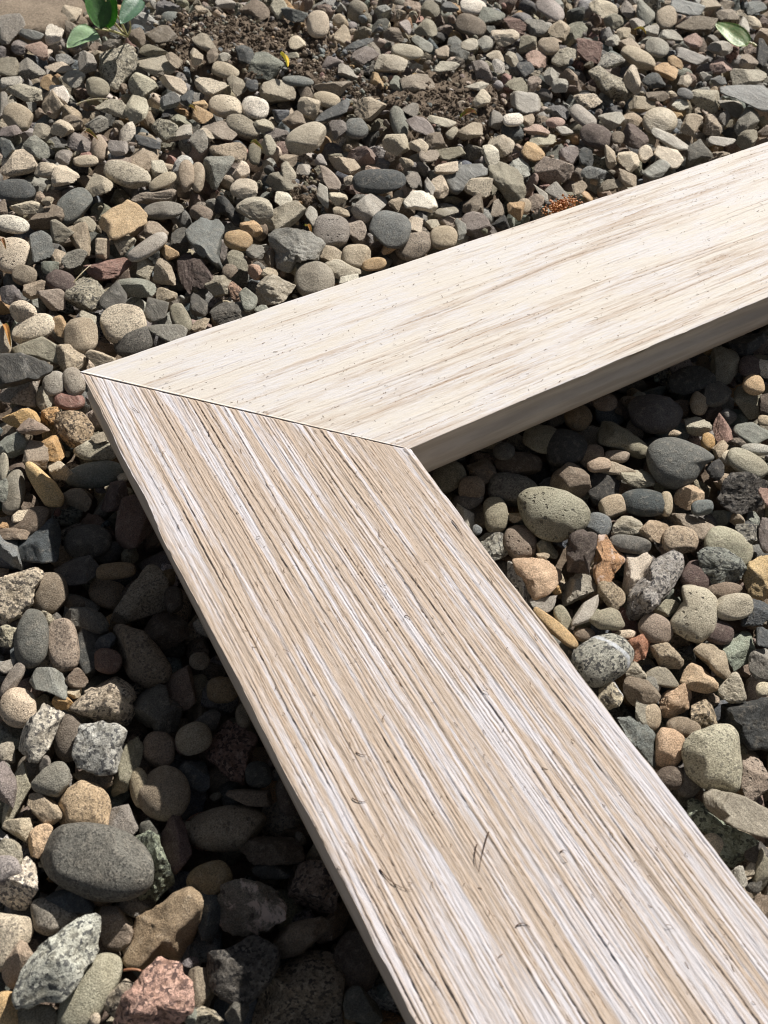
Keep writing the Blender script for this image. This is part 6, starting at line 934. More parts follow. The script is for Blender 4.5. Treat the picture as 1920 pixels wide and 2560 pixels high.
# ------------------------------------------------------------------ the rest of the gravel: one body of small stones
VV, FF, CC, MI, SF = [], [], [], [], []; off = 0
def add_stuff(shape, tex, P, M, level, seed, col):
    global off
    L_, Fc = stone_at(shape, tex, P, M, level, seed)
    VV.append(L_ + np.array(P) / 1000); FF.append(Fc + off); off += len(L_)
    CC.append(np.tile(np.array([*col, 1.0], np.float32), (len(L_), 1))); MI.append(np.full(len(Fc), KEYS.index(mat_key(shape, tex)))); SF.append(np.full(len(Fc), not (shape == 'c' or (shape == 'a' and level <= 4))))
for n, (shape, tex, P, M, col) in enumerate(LESSER):
    add_stuff(shape, tex, P, M, 4, 900 + n, col)
    ext = np.linalg.norm(np.array(M).reshape(3, 3), axis=1) / 1000
    foot.append((P[0] / 1000, P[1] / 1000, ext[0], ext[1]))
PAL = [((.38, .31, .23), 5), ((.26, .235, .18), 5), ((.22, .21, .195), 5), ((.35, .34, .31), 5), ((.11, .11, .105), 2.5), ((.155, .175, .19), 2.5), ((.5, .43, .34), 3),
       ((.28, .22, .18), 4), ((.2, .155, .12), 3), ((.42, .28, .15), 1), ((.22, .24, .21), 2), ((.6, .57, .52), .7), ((.38, .24, .2), .7)]
PC = np.array([c for c, w in PAL]); PWt = np.array([w for c, w in PAL]); PWt = PWt / PWt.sum()
QUAD = np.array([(.030, .455), (.680, .215), (.150, -.360), (-.165, -.235)])
def inside(x, y):
    s = None
    for a, b in zip(QUAD, np.roll(QUAD, -1, 0)):
        c = (b[0] - a[0]) * (y - a[1]) - (b[1] - a[1]) * (x - a[0])
        if c > 0: return False
    return True
CELL = .002; OX, OY = -.2, -.4; OCC = np.zeros((460, 460), bool)
def mark(x, y, rx, ry, f=1.0):
    i0, i1 = int((x - rx - OX) / CELL), int((x + rx - OX) / CELL) + 1; j0, j1 = int((y - ry - OY) / CELL), int((y + ry - OY) / CELL) + 1
    i0, j0 = max(i0, 0), max(j0, 0)
    a, b = np.meshgrid(np.arange(i0, i1 + 1) * CELL + OX - x, np.arange(j0, j1 + 1) * CELL + OY - y, indexing='ij')
    m = (a / (rx * f)) ** 2 + (b / (ry * f)) ** 2 < 1
    OCC[i0:i1 + 1, j0:j1 + 1] |= m[:OCC[i0:i1 + 1, j0:j1 + 1].shape[0], :OCC[i0:i1 + 1, j0:j1 + 1].shape[1]]
def free(x, y, r, need):
    i0, i1 = int((x - r - OX) / CELL), int((x + r - OX) / CELL) + 1; j0, j1 = int((y - r - OY) / CELL), int((y + r - OY) / CELL) + 1
    w = OCC[max(i0, 0):i1 + 1, max(j0, 0):j1 + 1]
    return w.size and w.mean() < need
for x, y, rx, ry in foot: mark(x, y, rx, ry, .92)
def rnd_stone(x, y, ztop, r, level, seed, flat=.8):
    g = rng; k_ = g.uniform(.72, 1.0, 3) * np.array([1.15, .95, flat]) * r
    ax = g.normal(size=3) * np.array([.35, .35, 1]); ax /= np.linalg.norm(ax)
    Rm = np.array((Matrix.Rotation(g.uniform(0, 6.28), 3, 'Z') @ Matrix.Rotation(g.uniform(-1.1, 1.1), 3, 'X') @ Matrix.Rotation(g.uniform(-.9, .9), 3, 'Y')))
    M = (Rm * k_) * 1000; ez = np.linalg.norm(M[2]) / 1000
    shape = g.choice(['r', 'a', 'c', 's'], p=[.16, .52, .27, .05]); tex = g.choice(['-', 'q', 'p', 'f'], p=[.6, .28, .07, .05])
    col = PC[g.choice(len(PC), p=PWt)] * g.uniform(.85, 1.35) * (1 + g.uniform(-.05, .05, 3))
    add_stuff(shape, tex, (x * 1000, y * 1000, (ztop - ez * .9) * 1000), M.ravel(), level, seed, col)
sd_ = 5000; cnt = [0, 0, 0]
def under_board(x, y, m=0.0): return x > m and y < -m and (x < BW - m or y > -BW + m)
for r in (.0095, .0075, .006, .0045, .0034):       # top layer wherever no traced stone lies
    for _ in range(int(2600 * (.0075 / r) ** 1.2)):
        x, y = rng.uniform(-.17, .68), rng.uniform(-.37, .46)
        if not inside(x, y) or not free(x, y, r * .8, .12): continue
        ax_, ay_ = np.array([x]), np.array([y])
        if sandy(ax_, ay_)[0] > .3 or (bare(ax_, ay_)[0] > .35 and r > .004): continue
        zt = ZT - rng.uniform(.0012, .0052) - (.0095 - r) * .3
        if under_board(x, y, .02) and r > .009: zt = -BOARD_T - .0004; 
        rnd_stone(x, y, zt, r * 1.05, 3, sd_); sd_ += 1; mark(x, y, r, r); cnt[0] += 1
GR = .0112
for i in range(int(.85 / GR)):                     # a second layer under it
    for j in range(int(.85 / GR)):
        x = -.17 + i * GR + rng.uniform(-.004, .004); y = -.37 + j * GR + rng.uniform(-.004, .004)
        if not inside(x, y): continue
        ax_, ay_ = np.array([x]), np.array([y])
        if sandy(ax_, ay_)[0] > .3 or bare(ax_, ay_)[0] > .4: continue
        rnd_stone(x, y, ZT - .0078 - rng.uniform(0, .0035), rng.uniform(.0055, .0085), 3, sd_); sd_ += 1; cnt[1] += 1
for _ in range(2600):                              # grit and chips caught between the stones
    if _ < 700:
        cx, cy, a, b, r_ = PATCH[rng.integers(len(PATCH))]; x, y = cx + rng.normal() * a * .7, cy + rng.normal() * b * .8; zt = ZT - .0022 - rng.uniform(0, .002)
    else: x, y = rng.uniform(-.13, .62), rng.uniform(-.34, .44); zt = ZT - rng.uniform(.003, .0085)
    if not inside(x, y) or sandy(np.array([x]), np.array([y]))[0] > .5: continue
    rnd_stone(x, y, zt, rng.uniform(.0011, .0026), 2, sd_); sd_ += 1; cnt[2] += 1
print('fill', cnt, sum(len(f) for f in FF))
me = mesh_np('gravel_bed', np.vstack(VV), np.vstack(FF))
ca = me.attributes.new('stone_colour', 'FLOAT_COLOR', 'POINT'); ca.data.foreach_set('color', np.vstack(CC).ravel().astype(np.float32))
for k_ in KEYS: me.materials.append(SMS[k_])
me.polygons.foreach_set('material_index', np.concatenate(MI).astype(np.int32)); me.polygons.foreach_set('use_smooth', np.concatenate(SF))
tag(link('gravel_bed', me), 'dense bed of small mixed grey and tan gravel between the larger stones', 'gravel', kind='stuff')

# soil crumbs and grit on the bare patches
VV, FF = [], []; off = 0
D2, F2 = ico(2)
for _ in range(12000):
    cx, cy, a, b, r_ = PATCH[rng.integers(len(PATCH))]; x, y = cx + rng.normal() * a * .6, cy + rng.normal() * b * .7
    ax_, ay_ = np.array([x]), np.array([y]); q = bare(ax_, ay_)[0]
    if q < .15: continue
    s = rng.choice([.0003, .0006, .0010, .0016], p=[.5, .34, .13, .03]) * rng.uniform(.7, 1.3)
    z = ZT - .0185 + q * .0135 + (vnoise(ax_, ay_, .02, .02, 2)[0] - .5) * .004 + s * .3 + (vnoise(ax_, ay_, .004, .004, 3)[0] - .5) * .0028
    L_ = D2 * (1 + waves(D2, rng, 2, 5, 4, .3))[:, None] * s * rng.uniform(.6, 1.1, 3)
    VV.append(L_ + [x, y, z]); FF.append(F2 + off); off += len(L_)
me = mesh_np('soil_crumbs', np.vstack(VV), np.vstack(FF), False)
tag(link('soil_crumbs', me, mats=[G.m]), 'brown soil crumbs and grit on the bare earth patches near the top', 'soil', kind='stuff')

# ------------------------------------------------------------------ whitewashed board frame
Wd = NT('whitewashed_wood'); tc = Wd.n('ShaderNodeTexCoord'); ob = tc.outputs['Object']
ta = Wd.n('ShaderNodeAttribute'); ta.attribute_name = 'bare_wood'; tone = ta.outputs['Fac']
ga = Wd.n('ShaderNodeAttribute'); ga.attribute_name = 'groove'; groove = ga.outputs['Fac']
ua = Wd.n('ShaderNodeAttribute'); ua.attribute_name = 'grain_uv'; uv = ua.outputs['Vector']
mp = Wd.n('ShaderNodeMapping'); mp.inputs['Scale'].default_value = (1, 11, 1); Wd.l(uv, mp.inputs[0])
st = Wd.noise(mp.outputs[0], 105, 6, .75, .3); st2 = Wd.noise(mp.outputs[0], 260, 4, .7)
white = Wd.mix(Wd.ramp(st, ((.35, 0), (.7, 1))), (.61, .59, .60), (.61, .565, .51))
mp3 = Wd.n('ShaderNodeMapping'); mp3.inputs['Scale'].default_value = (1, 3.5, 1); Wd.l(uv, mp3.inputs[0])
white = Wd.mix(Wd.ramp(Wd.noise(mp3.outputs[0], 22, 4, .6, .3), ((.42, 0), (.6, .6))), white, (.62, .565, .485))
rb = Wd.n('ShaderNodeAttribute'); rb.attribute_name = 'rough_sawn'
white = Wd.mix(Wd.math('MULTIPLY', rb.outputs['Fac'], .8), white, (.54, .52, .555))
tan = Wd.mix(Wd.ramp(st2, ((.3, 0), (.7, 1))), (.40, .315, .245), (.485, .40, .335))
fz = Wd.math('ADD', tone, Wd.math('MULTIPLY', Wd.math('ADD', st, -.5), .9))
wc_ = Wd.mix(Wd.ramp(fz, ((.15, 0), (.85, 1))), white, tan)
wc_ = Wd.mix(Wd.math('MULTIPLY', groove, .75), wc_, (.28, .175, .10))
side = Wd.n('ShaderNodeAttribute'); side.attribute_name = 'side_face'
mp2 = Wd.n('ShaderNodeMapping'); mp2.inputs['Scale'].default_value = (1, 1, 10); Wd.l(ob, mp2.inputs[0])
sc_ = Wd.mix(Wd.ramp(Wd.noise(mp2.outputs[0], 28, 4, .6), ((.35, 0), (.68, 1))), (.47, .415, .36), (.60, .54, .475))
wc_ = Wd.mix(side.outputs['Fac'], wc_, sc_)
Wd.l(wc_, Wd.b.inputs['Base Color']); Wd.b.inputs['Roughness'].default_value = .72; Wd.b.inputs['Specular IOR Level'].default_value = .3
hb = Wd.math('MULTIPLY', Wd.math('ADD', st2, Wd.math('MULTIPLY', Wd.noise(uv, 2600, 3, .7), .35)), Wd.math('SUBTRACT', 1.0, Wd.math('MULTIPLY', side.outputs['Fac'], .75)))
Wd.l(Wd.bump(hb, .00016, 1), Wd.b.inputs['Normal'])
Fb = NT('wood_fibre'); Fb.b.inputs['Base Color'].default_value = (.20, .125, .07, 1); Fb.b.inputs['Roughness'].default_value = .8

def hsh(a, b):
    return _T[(a.astype(int) * 7 + 13) % 257, (b.astype(int) * 11 + 5) % 257]
def ridges(u, v, per, seed, wob, rag):
    """torn one-sided ridges: fraction across each ridge, its strength, its own random number"""
    ph = v / per + wob * (vnoise(u, v, .10, .006, seed) - .5) * 2 + wob * .45 * (vnoise(u, v, .03, .003, seed + 1) - .5) * 2 \
        + rag * (vnoise(u, v, .0016, .002, seed + 2) - .5) + rag * .6 * (vnoise(u, v, .0006, .001, seed + 3) - .5)
    k = np.floor(ph); fr = ph - k
    rid = hsh(k, k * 0 + seed)
    st = vnoise(u, k * 3.7, .030, 1.0, seed + 4)
    return fr, st, rid
def grain(u, v, rough):
    """height in metres, bareness, groove mask of the sawn face"""
    if rough:
        w = v + .0022 * (vnoise(u, v, .16, .05, 1) - .5)
        f1, s1, r1 = ridges(u, w, .0027, 50, .7, .09); f2, s2, r2 = ridges(u, w, .00105, 60, .75, .16); f3, s3, r3 = ridges(u, w, .00050, 70, .7, .2)
        a1 = sstep(.25, .55, s1) * (.35 + .65 * r1); a2 = sstep(.4, .62, s2) * (.4 + .6 * r2); a3 = sstep(.35, .7, s3)
        n3 = vnoise(u, w, .010, .0005, 5); n4 = vnoise(u, w, .0022, .0004, 15)
        sh = lambda f: np.where(f < .06, f / .06, (1 - f) ** 1.3)          # steep flank, long back
        h = .00036 * a1 * sh(f1) + .00026 * a2 * sh(f2) + 0.0001 * a3 * sh(f3) + .00012 * (n3 - .5) + .00009 * (n4 - .5)
        foot = lambda f, a, q: sstep(1 - q, 1 - q * .35, f) * a
        gr = np.clip(foot(f1, a1, .07) + .8 * foot(f2, a2, .13) + .35 * foot(f3, a3, .25), 0, 1)
        h = h - .00022 * gr
        crest = a1 * sstep(.45, .05, f1) * (r1 > .3) + .7 * a2 * sstep(.6, .1, f2) * (r2 > .35)
        bareness = .60 - .42 * sstep(.58, .8, vnoise(u, w, .035, .0016, 12)) + .22 * np.exp(-((u - .105 - .3 * (.045 - v)) / .045) ** 2) - .10 * sstep(.16, .3, u) + .3 * (vnoise(u, w, .10, .010, 9) - .5) + .7 * (vnoise(u, w, .07, .0026, 10) - .5) + .5 * (vnoise(u, w, .03, .0011, 11) - .5) + .42 * np.clip(crest, 0, 1) + .25 * (n4 - .5)
        return h, bareness, gr * (.4 + .6 * n3 / .6)
    w = v + .0014 * (vnoise(u, v, .2, .05, 21) - .5)
    f1, s1, r1 = ridges(u, w, .0026, 80, .8, .12); f2, s2, r2 = ridges(u, w, .0009, 90, .8, .2); f3, s3, r3 = ridges(u, w, .00045, 100, .7, .2)
    act = sstep(.35, .65, vnoise(u, w, .08, .007, 26))
    a1 = sstep(.5, .75, vnoise(u, w, .030, .0022, 30)) * r1; a2 = sstep(.5, .72, vnoise(u, w, .014, .0008, 31)) * (.3 + .7 * act) * r2; a3 = sstep(.5, .8, s3)
    n3 = vnoise(u, w, .016, .0006, 24); n4 = vnoise(u, w, .0025, .0005, 25)
    sh = lambda f: np.where(f > .9, (1 - f) / .1, f)
    h = .00020 * a1 * sh(f1) + .00012 * a2 * sh(f2) + .00004 * a3 * sh(f3) + .00008 * (n3 - .5) + .00007 * (n4 - .5)
    gr = np.clip(sstep(.18, .04, f1) * a1 * 1.0 + sstep(.28, .05, f2) * a2 * .9, 0, 1)
    h = h - .00018 * gr
    bareness = .20 + .3 * (vnoise(u, w, .2, .012, 28) - .5) + .3 * (vnoise(u, w, .05, .0016, 29) - .5) + .5 * (vnoise(u, w, .03, .0010, 32) - .5) + .25 * act * n3 + .5 * np.clip(a1 + a2, 0, 1) * .6
    return h, bareness * .78 + .01, gr * 1.0

def rail(name, label, rough, L, dense, nv, nu, parent):
    c = .0002
    vt = np.linspace(0, BW, nv); vt[0] = 0
    cove = np.array([0, 0, 0, .0001, .0018, .0018, 0]); prof_v = np.concatenate([cove * .5, vt, BW - cove[::-1]]); zs = np.array([-BOARD_T, -.0165, -.0135, -.0112, -.0098, -.005, -c]); prof_z = np.concatenate([zs, np.zeros(nv), zs[::-1]])
    s = np.concatenate([np.linspace(0, dense, nu), dense + (L - dense) * np.linspace(0, 1, 30)[1:] ** 1.3])
    Uu = s[:, None] + prof_v[None, :] * np.clip(1 - s / .15, 0, 1)[:, None] + .00012
    Vv = np.tile(prof_v, (len(s), 1)); Zz = np.tile(prof_z, (len(s), 1))
    h, br_, gr = grain(Uu, Vv, rough)
    top = np.zeros(len(prof_v)); top[7:7 + nv] = 1
    ed = np.minimum(prof_v, BW - prof_v); taper = sstep(0, .0006, ed) * top
    amp = .0005 if rough else .0003
    chip = (vnoise(Uu, Vv * 0, .008, 1, 31 if rough else 33) ** 2) * amp + (vnoise(Uu, Vv * 0, .0025, 1, 32) ** 2) * amp * .6
    drop = np.exp(-ed / .00035)[None, :] * top[None, :] * (chip * .7 + .00005)
    if rough: h = h - .0006 * np.exp(-np.maximum(s[:, None], 0) / .0006)      # sits a hair low at the mitre: dark seam
    else: h = h * sstep(0, .002, s)[:, None]
    Zz = Zz + (h - (.0002 if rough else 0)) * (.25 + .75 * taper) * top - drop
    # ragged arris: the top edge wanders sideways a little
    wob = ((vnoise(Uu, Uu * 0, .02, 1, 41) - .5) * .0016 + (vnoise(Uu, Uu * 0, .005, 1, 42) - .5) * .0004) * (1 if rough else .5)
    near0 = np.exp(-prof_v / .0012) * (prof_z > -.002); near1 = np.exp(-(BW - prof_v) / .0012) * (prof_z > -.002)
    Vw = Vv + wob * (near0 - near1)[None, :]
    if rough: XYZ = np.stack([Vw, -Uu, Zz], -1)
    else: XYZ = np.stack([Uu, -Vw, Zz], -1)
    n, m = Uu.shape; idx = np.arange(n * m).reshape(n, m)
    a, b = idx[:-1], idx[1:]; a2, b2 = np.roll(a, -1, 1), np.roll(b, -1, 1)
    Fc = np.stack([a, b, b2, a2], -1).reshape(-1, 4)
    if not rough: Fc = Fc[:, ::-1]
    V = XYZ.reshape(-1, 3)
    me = mesh_np(name, V, Fc)
    bm = bmesh.new(); bm.from_mesh(me); bm.verts.ensure_lookup_table()
    for row in (idx[0], idx[-1]):
        try: bm.faces.new([bm.verts[i] for i in row]).smooth = False
        except ValueError: pass
    bm.to_mesh(me); bm.free()
    for nm, val in (('bare_wood', br_), ('groove', gr * top), ('side_face', np.tile(1 - top, (n, 1))), ('rough_sawn', np.full((n, m), 1.0 if rough else 0.0))):
        q = me.attributes.new(nm, 'FLOAT', 'POINT'); q.data.foreach_set('value', val.ravel().astype(np.float32))
    q = me.attributes.new('grain_uv', 'FLOAT_VECTOR', 'POINT'); q.data.foreach_set('vector', np.stack([Uu, Vv + (0 if rough else .3), Zz * 0], -1).ravel().astype(np.float32))
    e_ = me.attributes.new('sharp_edge', 'BOOLEAN', 'EDGE') if 'sharp_edge' not in me.attributes else None
    o = link(name, me, parent, [Wd.m]); o['label'] = label
    # loose fibres standing off the face
    g = np.random.default_rng(7 if rough else 8); VV_, FF_ = [], []; k0 = 0
    for _ in range(3000 if rough else 8000):
        v0 = g.uniform(.0006, BW - .0006); u0 = v0 + g.uniform(0, .30 if rough else .36)
        H, _b, g0 = grain(np.array([u0]), np.array([v0]), rough)
        if g.random() > .10 + g0[0]: continue
        ln = g.exponential(.0007 if rough else .0003) + .0004; ln = min(ln, .005)
        a0 = g.normal(0, .35) + (math.pi if g.random() < .5 else 0); curl = g.normal(0, .8); lift = g.uniform(.0001, .0008) if rough else g.uniform(.00005, .00035)
        if g.random() < .12: a0 += g.choice([-1, 1]) * 1.1
        wd = g.uniform(.00004, .00009); K = 4; p = np.array([u0, v0]); pts = []
        for k_ in range(K + 1):
            t = k_ / K; ang = a0 + curl * t
            H, _b, _g = grain(p[:1], p[1:], rough)
            z = H[0] - (.0002 if rough else 0) + .00003 + lift * math.sin(t * math.pi * .8)
            pts.append((p[0], p[1], z, ang)); p = p + np.array([math.cos(ang), math.sin(ang)]) * ln / K
        for u_, v2, z, ang in pts:
            w_ = wd
            for du, dv, dz in ((-math.sin(ang) * w_, math.cos(ang) * w_, 0), (math.sin(ang) * w_, -math.cos(ang) * w_, 0), (0, 0, w_ * 1.2)):
                a_, b_ = u_ + du, v2 + dv
                VV_.append((b_, -a_, z + dz) if rough else (a_, -b_, z + dz))
        for k_ in range(K):
            q = k0 + k_ * 3
            for i_ in range(3): FF_.append((q + i_, q + (i_ + 1) % 3, q + 3 + (i_ + 1) % 3, q + 3 + i_))
        k0 += 3 * (K + 1)
    fo = link('wood_fibres', mesh_np('wood_fibres', VV_, FF_), o, [Fb.m]); fo['kind'] = 'stuff'
    return o
SPL = NT('dark_splinter'); SPL.b.inputs['Base Color'].default_value = (.09, .05, .03, 1); SPL.b.inputs['Roughness'].default_value = .8
frame = bpy.data.objects.new('wooden_frame', None); COLL.objects.link(frame); frame.location = (0, 0, 0)
tag(frame, 'whitewashed wooden frame corner with a mitre joint lying on the gravel', 'wooden frame')
rail('board', 'rough lower board with deep torn grain', True, .62, .33, 430, 380, frame)
rail('board', 'smoother upper board with pale fine grain', False, .80, .46, 340, 400, frame)

# ------------------------------------------------------------------ plants and litter
def leafmat(name, c1, c2, trans=.25):
    M = NT(name); tc = M.n('ShaderNodeTexCoord'); v_ = tc.outputs['Object']
    M.l(M.mix(M.ramp(M.noise(v_, 350, 4, .6), ((.35, 0), (.65, 1))), c1, c2), M.b.inputs['Base Color'])
    M.b.inputs['Roughness'].default_value = .5; M.b.inputs['Transmission Weight'].default_value = 0
    M.b.inputs['Subsurface Weight'].default_value = trans; M.b.inputs['Subsurface Radius'].default_value = (.0006, .001, .0003); M.b.inputs['Subsurface Scale'].default_value = 1
    M.l(M.bump(M.noise(v_, 900, 3, .6), .0003, .8), M.b.inputs['Normal'])
    return M.m
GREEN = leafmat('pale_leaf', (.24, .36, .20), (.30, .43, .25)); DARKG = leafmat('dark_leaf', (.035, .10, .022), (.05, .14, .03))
STEM = leafmat('straw_stem', (.42, .40, .20), (.52, .48, .26)); YEL = leafmat('yellow_petal', (.70, .48, .04), (.8, .6, .08))
RUST = leafmat('rust_litter', (.20, .085, .045), (.30, .14, .07)); ORG = leafmat('orange_leaf', (.36, .17, .05), (.45, .24, .08)); STRAW = leafmat('dry_straw', (.42, .34, .22), (.5, .42, .3))

def blade(name, base, tip, width, mat, parent=None, cup=.18, droop=.1, nrm=(0, 0, 1), fat=.45, th=.00022):
    b, t = Vector(base), Vector(tip); ax = (t - b); L = ax.length; ax.normalize(); n = Vector(nrm); n = (n - ax * n.dot(ax)).normalized(); sd = n.cross(ax)
    V, Fc = [], []; NU, NVv = 12, 8
    for s_ in (1, -1):
        for i in range(NU + 1):
            u = i / NU; w = width * .5 * (math.sin(math.pi * min(1, u ** (fat + .35)) ) ** .62 if 0 < u < 1 else .04)
            for j in range(NVv + 1):
                q = (j / NVv) * 2 - 1
                p = ax * (L * u) + sd * (w * q) + n * (cup * abs(q) ** 1.5 * w - droop * L * (u - .5) ** 2 * 2 + .04 * w * math.sin(9 * u + 3 * q)) + n * (th * .5 * s_) - n * (.0004 if abs(q) < .1 else 0)
                V.append(p)
    m_ = (NU + 1) * (NVv + 1)
    for s_ in (0, 1):
        for i in range(NU):
            for j in range(NVv):
                a = s_ * m_ + i * (NVv + 1) + j; q = (a, a + 1, a + NVv + 2, a + NVv + 1); Fc.append(q if s_ else q[::-1])
    ring = [i * (NVv + 1) for i in range(NU + 1)] + [NU * (NVv + 1) + j for j in range(1, NVv + 1)] + [i * (NVv + 1) + NVv for i in range(NU - 1, -1, -1)] + [j for j in range(NVv - 1, 0, -1)]
    for a, c in zip(ring, ring[1:] + ring[:1]): Fc.append((a, c, c + m_, a + m_))
    o = link(name, mesh_np(name, V, Fc), parent, [mat])
    if parent is None: o.location = b
    else: o.location = b - parent.location
    return o
def strand(name, pts, r0, r1, mat, parent=None):
    P = [Vector(p) for p in pts]; K = 10; V, Fc = [], []; o0 = P[0]
    def bez(t):
        Q = list(P)
        while len(Q) > 1: Q = [a.lerp(b, t) for a, b in zip(Q, Q[1:])]
        return Q[0]
    for k_ in range(K + 1):
        c = bez(k_ / K); d = (bez(min(1, k_ / K + .02)) - bez(max(0, k_ / K - .02))).normalized(); s1 = d.orthogonal().normalized(); s2 = d.cross(s1); r = r0 + (r1 - r0) * k_ / K
        for a in range(6): V.append(c - o0 + s1 * (r * math.cos(a * math.pi / 3)) + s2 * (r * math.sin(a * math.pi / 3)))
    for k_ in range(K):
        for a in range(6): Fc.append((k_ * 6 + a, k_ * 6 + (a + 1) % 6, (k_ + 1) * 6 + (a + 1) % 6, (k_ + 1) * 6 + a))
    o = link(name, mesh_np(name, V, Fc), parent, [mat]); o.location = o0 - (parent.location if parent else Vector())
    return o
root = Vector((0.1242, 0.3057, -0.0330))
weed = bpy.data.objects.new('weed_seedling', None); COLL.objects.link(weed); weed.location = root
tag(weed, 'green weed seedling with rounded leaves and straw yellow stems at the top left', 'seedling')
bpy.context.view_layer.update()
A_ = (0.1014, 0.2884, -0.0170)
blade('leaf', A_, (0.0816, 0.2841, -0.0210), .0165, GREEN, weed, cup=.12, droop=.12, nrm=(-.35, -.25, 1), fat=.15)['label'] = 'pale green rounded leaf reaching left over the gravel'
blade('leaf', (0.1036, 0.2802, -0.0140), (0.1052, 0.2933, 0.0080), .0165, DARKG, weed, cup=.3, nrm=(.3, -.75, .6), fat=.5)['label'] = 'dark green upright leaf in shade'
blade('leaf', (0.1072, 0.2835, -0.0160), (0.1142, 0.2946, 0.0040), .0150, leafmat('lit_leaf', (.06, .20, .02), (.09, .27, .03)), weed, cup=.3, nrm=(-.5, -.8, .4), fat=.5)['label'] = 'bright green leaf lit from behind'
blade('leaf', (0.1345, 0.2965, -0.0080), (0.1160, 0.2835, -0.0140), .0115, leafmat('blue_leaf', (.08, .16, .10), (.11, .21, .13)), weed, cup=.25, nrm=(.1, -.5, 1), fat=.35)['label'] = 'small blue green leaf hanging right'
strand('stem', [root, (0.1103, 0.2853, -0.0180), A_], .0007, .0005, STEM, weed)
strand('stem', [root, (0.1143, 0.2904, -0.0220), (0.1047, 0.2819, -0.0140)], .0006, .0005, STEM, weed)
strand('stem', [root, (0.1151, 0.2964, -0.0200), (0.1112, 0.2895, -0.0120), (0.1111, 0.2924, 0.0000)], .0007, .0006, STEM, weed)
strand('stem', [root, (0.1184, 0.2914, -0.0140), (0.1101, 0.2868, -0.0020)], .0007, .0005, STEM, weed)
strand('stem', [root, (0.1248, 0.2914, -0.0220), (0.1217, 0.2855, -0.0140)], .0006, .0004, STEM, weed)
def single(o, label, cat): tag(o, label, cat); return o
single(blade('fallen_leaf', (0.4800, 0.1207, -0.0260), (0.4821, 0.1528, -0.0250), .0140, leafmat('yellowing_leaf', (.13, .24, .07), (.26, .30, .12)), cup=.15, nrm=(-.35, -.5, .9), fat=.3), 'single fallen pale green leaf lying on the gravel at the top right', 'leaf')
single(strand('leaf_stalk', [(0.4824, 0.1232, -0.0270), (0.4876, 0.1233, -0.0270), (0.4872, 0.1186, -0.0280)], .0007, .0009, STEM), 'short yellowish leaf stalk beside the fallen green leaf', 'leaf stalk')
single(blade('yellow_petal', (0.1983, 0.2374, -0.0270), (0.1950, 0.2205, -0.0270), .0028, YEL, cup=1.2, nrm=(.5, -.5, .6)), 'bright yellow curled petal on the gravel left of the peach pebble', 'petal')
for i, (a, b, w, m, lb) in enumerate([
    ((-0.0153, 0.0775, -0.0290), (-0.0165, 0.0634, -0.0300), .0022, ORG, 'orange curled dry leaf edge at the far left edge'),
    ((0.0648, 0.2121, -0.0310), (0.0688, 0.2022, -0.0310), .0025, RUST, 'rust brown leaf scrap among pebbles at upper left'),
    ((0.4317, 0.1759, -0.0290), (0.4356, 0.1681, -0.0290), .0018, ORG, 'orange dry leaf scrap near the top right edge'),
    ((0.2634, 0.1345, -0.0300), (0.2751, 0.1334, -0.0300), .0035, RUST, 'dark rust leaf scrap on the bare soil right of centre'),
    ((0.1358, 0.0833, -0.0310), (0.1353, 0.0755, -0.0310), .0020, ORG, 'small orange leaf scrap beside the round dark grey pebble'),
    ((0.1409, 0.1601, -0.0290), (0.1441, 0.1516, -0.0290), .0025, RUST, 'reddish brown leaf scrap left of the pale olive egg pebble'),
    ((-0.0006, 0.1367, -0.0300), (-0.0003, 0.1283, -0.0300), .0018, RUST, 'brown leaf scrap just inside the left edge'),
    ((0.1254, 0.2095, -0.0300), (0.1278, 0.2037, -0.0300), .0015, ORG, 'tiny orange leaf scrap in the upper left gravel')]):
    single(blade('dry_leaf_scrap', a, b, w, m, cup=.9, droop=.5, nrm=(.2 * (-1) ** i, -.3, .9)), lb, 'leaf scrap')
single(strand('dry_straw', [(0.0185, 0.0820, -0.0250), (0.0237, 0.0847, -0.0230), (0.0292, 0.0891, -0.0240)], .0003, .0002, STRAW), 'pale straw leaning against the pink maroon rock', 'straw')
single(strand('dry_twig', [(-0.0580, -0.1879, -0.0310), (-0.0554, -0.1888, -0.0300), (-0.0534, -0.1910, -0.0310)], .0004, .0003, RUST), 'thin rusty twig above the pink granite at the bottom edge', 'twig')
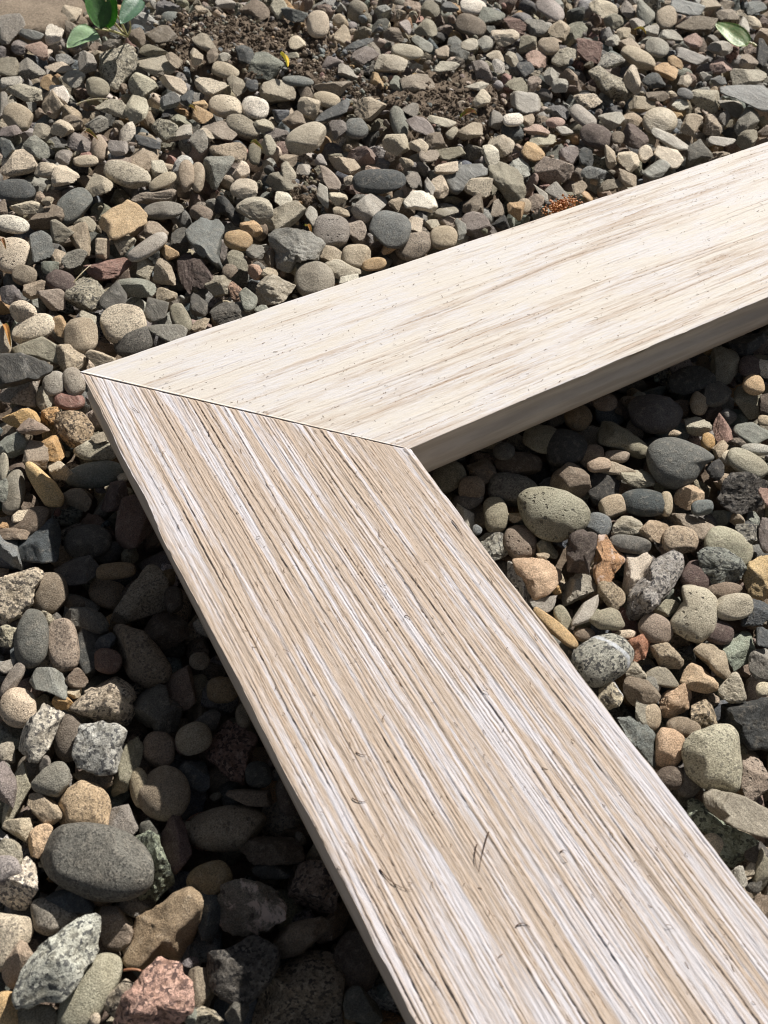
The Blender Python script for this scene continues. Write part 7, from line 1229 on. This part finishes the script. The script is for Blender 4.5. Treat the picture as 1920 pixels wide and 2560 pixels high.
single(strand('dry_straw', [(0.0681, 0.2299, -0.0270), (0.0776, 0.2303, -0.0250), (0.0857, 0.2283, -0.0270)], .0006, .0003, STRAW), 'pale straw lying over pebbles in the upper left', 'straw')
low = [o for o in frame.children if 'lower' in o['label']][0]
for i, q in enumerate([((0.0097, -0.2050, 0.0003), (0.0104, -0.2109, 0.0005), (0.0144, -0.2134, 0.0003)), ((0.0347, -0.2123, 0.0003), (0.0314, -0.2149, 0.0005), (0.0314, -0.2182, 0.0002)), ((0.0391, -0.2113, 0.0005), (0.0347, -0.2146, 0.0005), (0.0315, -0.2181, 0.0002)),
                       ((0.0531, -0.1456, 0.0003), (0.0540, -0.1464, 0.0004), (0.0543, -0.1475, 0.0003)), ((0.0122, -0.1859, 0.0002), (0.0137, -0.1887, 0.0004), (0.0155, -0.1884, 0.0002)), ((0.0323, -0.2332, 0.0002), (0.0344, -0.2328, 0.0004), (0.0352, -0.2351, 0.0002)),
                       ((0.0855, -0.1224, 0.0002), (0.0860, -0.1265, 0.0003), (0.0846, -0.1310, 0.0002)), ((0.0192, -0.1755, 0.0002), (0.0201, -0.1774, 0.0003), (0.0213, -0.1775, 0.0002)), ((0.0526, -0.2247, 0.0002), (0.0541, -0.2244, 0.0003), (0.0540, -0.2255, 0.0002))]):
    s_ = strand('splinter', q, .00017, .00004, SPL.m, low)
# crumbly rust coloured moss
g = np.random.default_rng(21); VV, FF = [], []; off = 0; mc = np.array((0.2628, 0.0371, -0.0310))
for _ in range(420):
    p = mc + np.array([g.normal() * .0052, g.normal() * .0022, 0]) + np.array([g.normal() * .0, 0, g.uniform(-.002, .0018)]); s = g.uniform(.0002, .0007)
    VV.append(D2 * s * g.uniform(.4, 1.5, 3) + p); FF.append(F2 + off); off += len(D2)
tag(link('dried_moss', mesh_np('dried_moss', np.vstack(VV), np.vstack(FF), False), mats=[leafmat('orange_moss', (.40, .15, .05), (.52, .22, .07))]), 'crumbly rust orange dried moss clump behind the upper board', 'moss', kind='stuff')
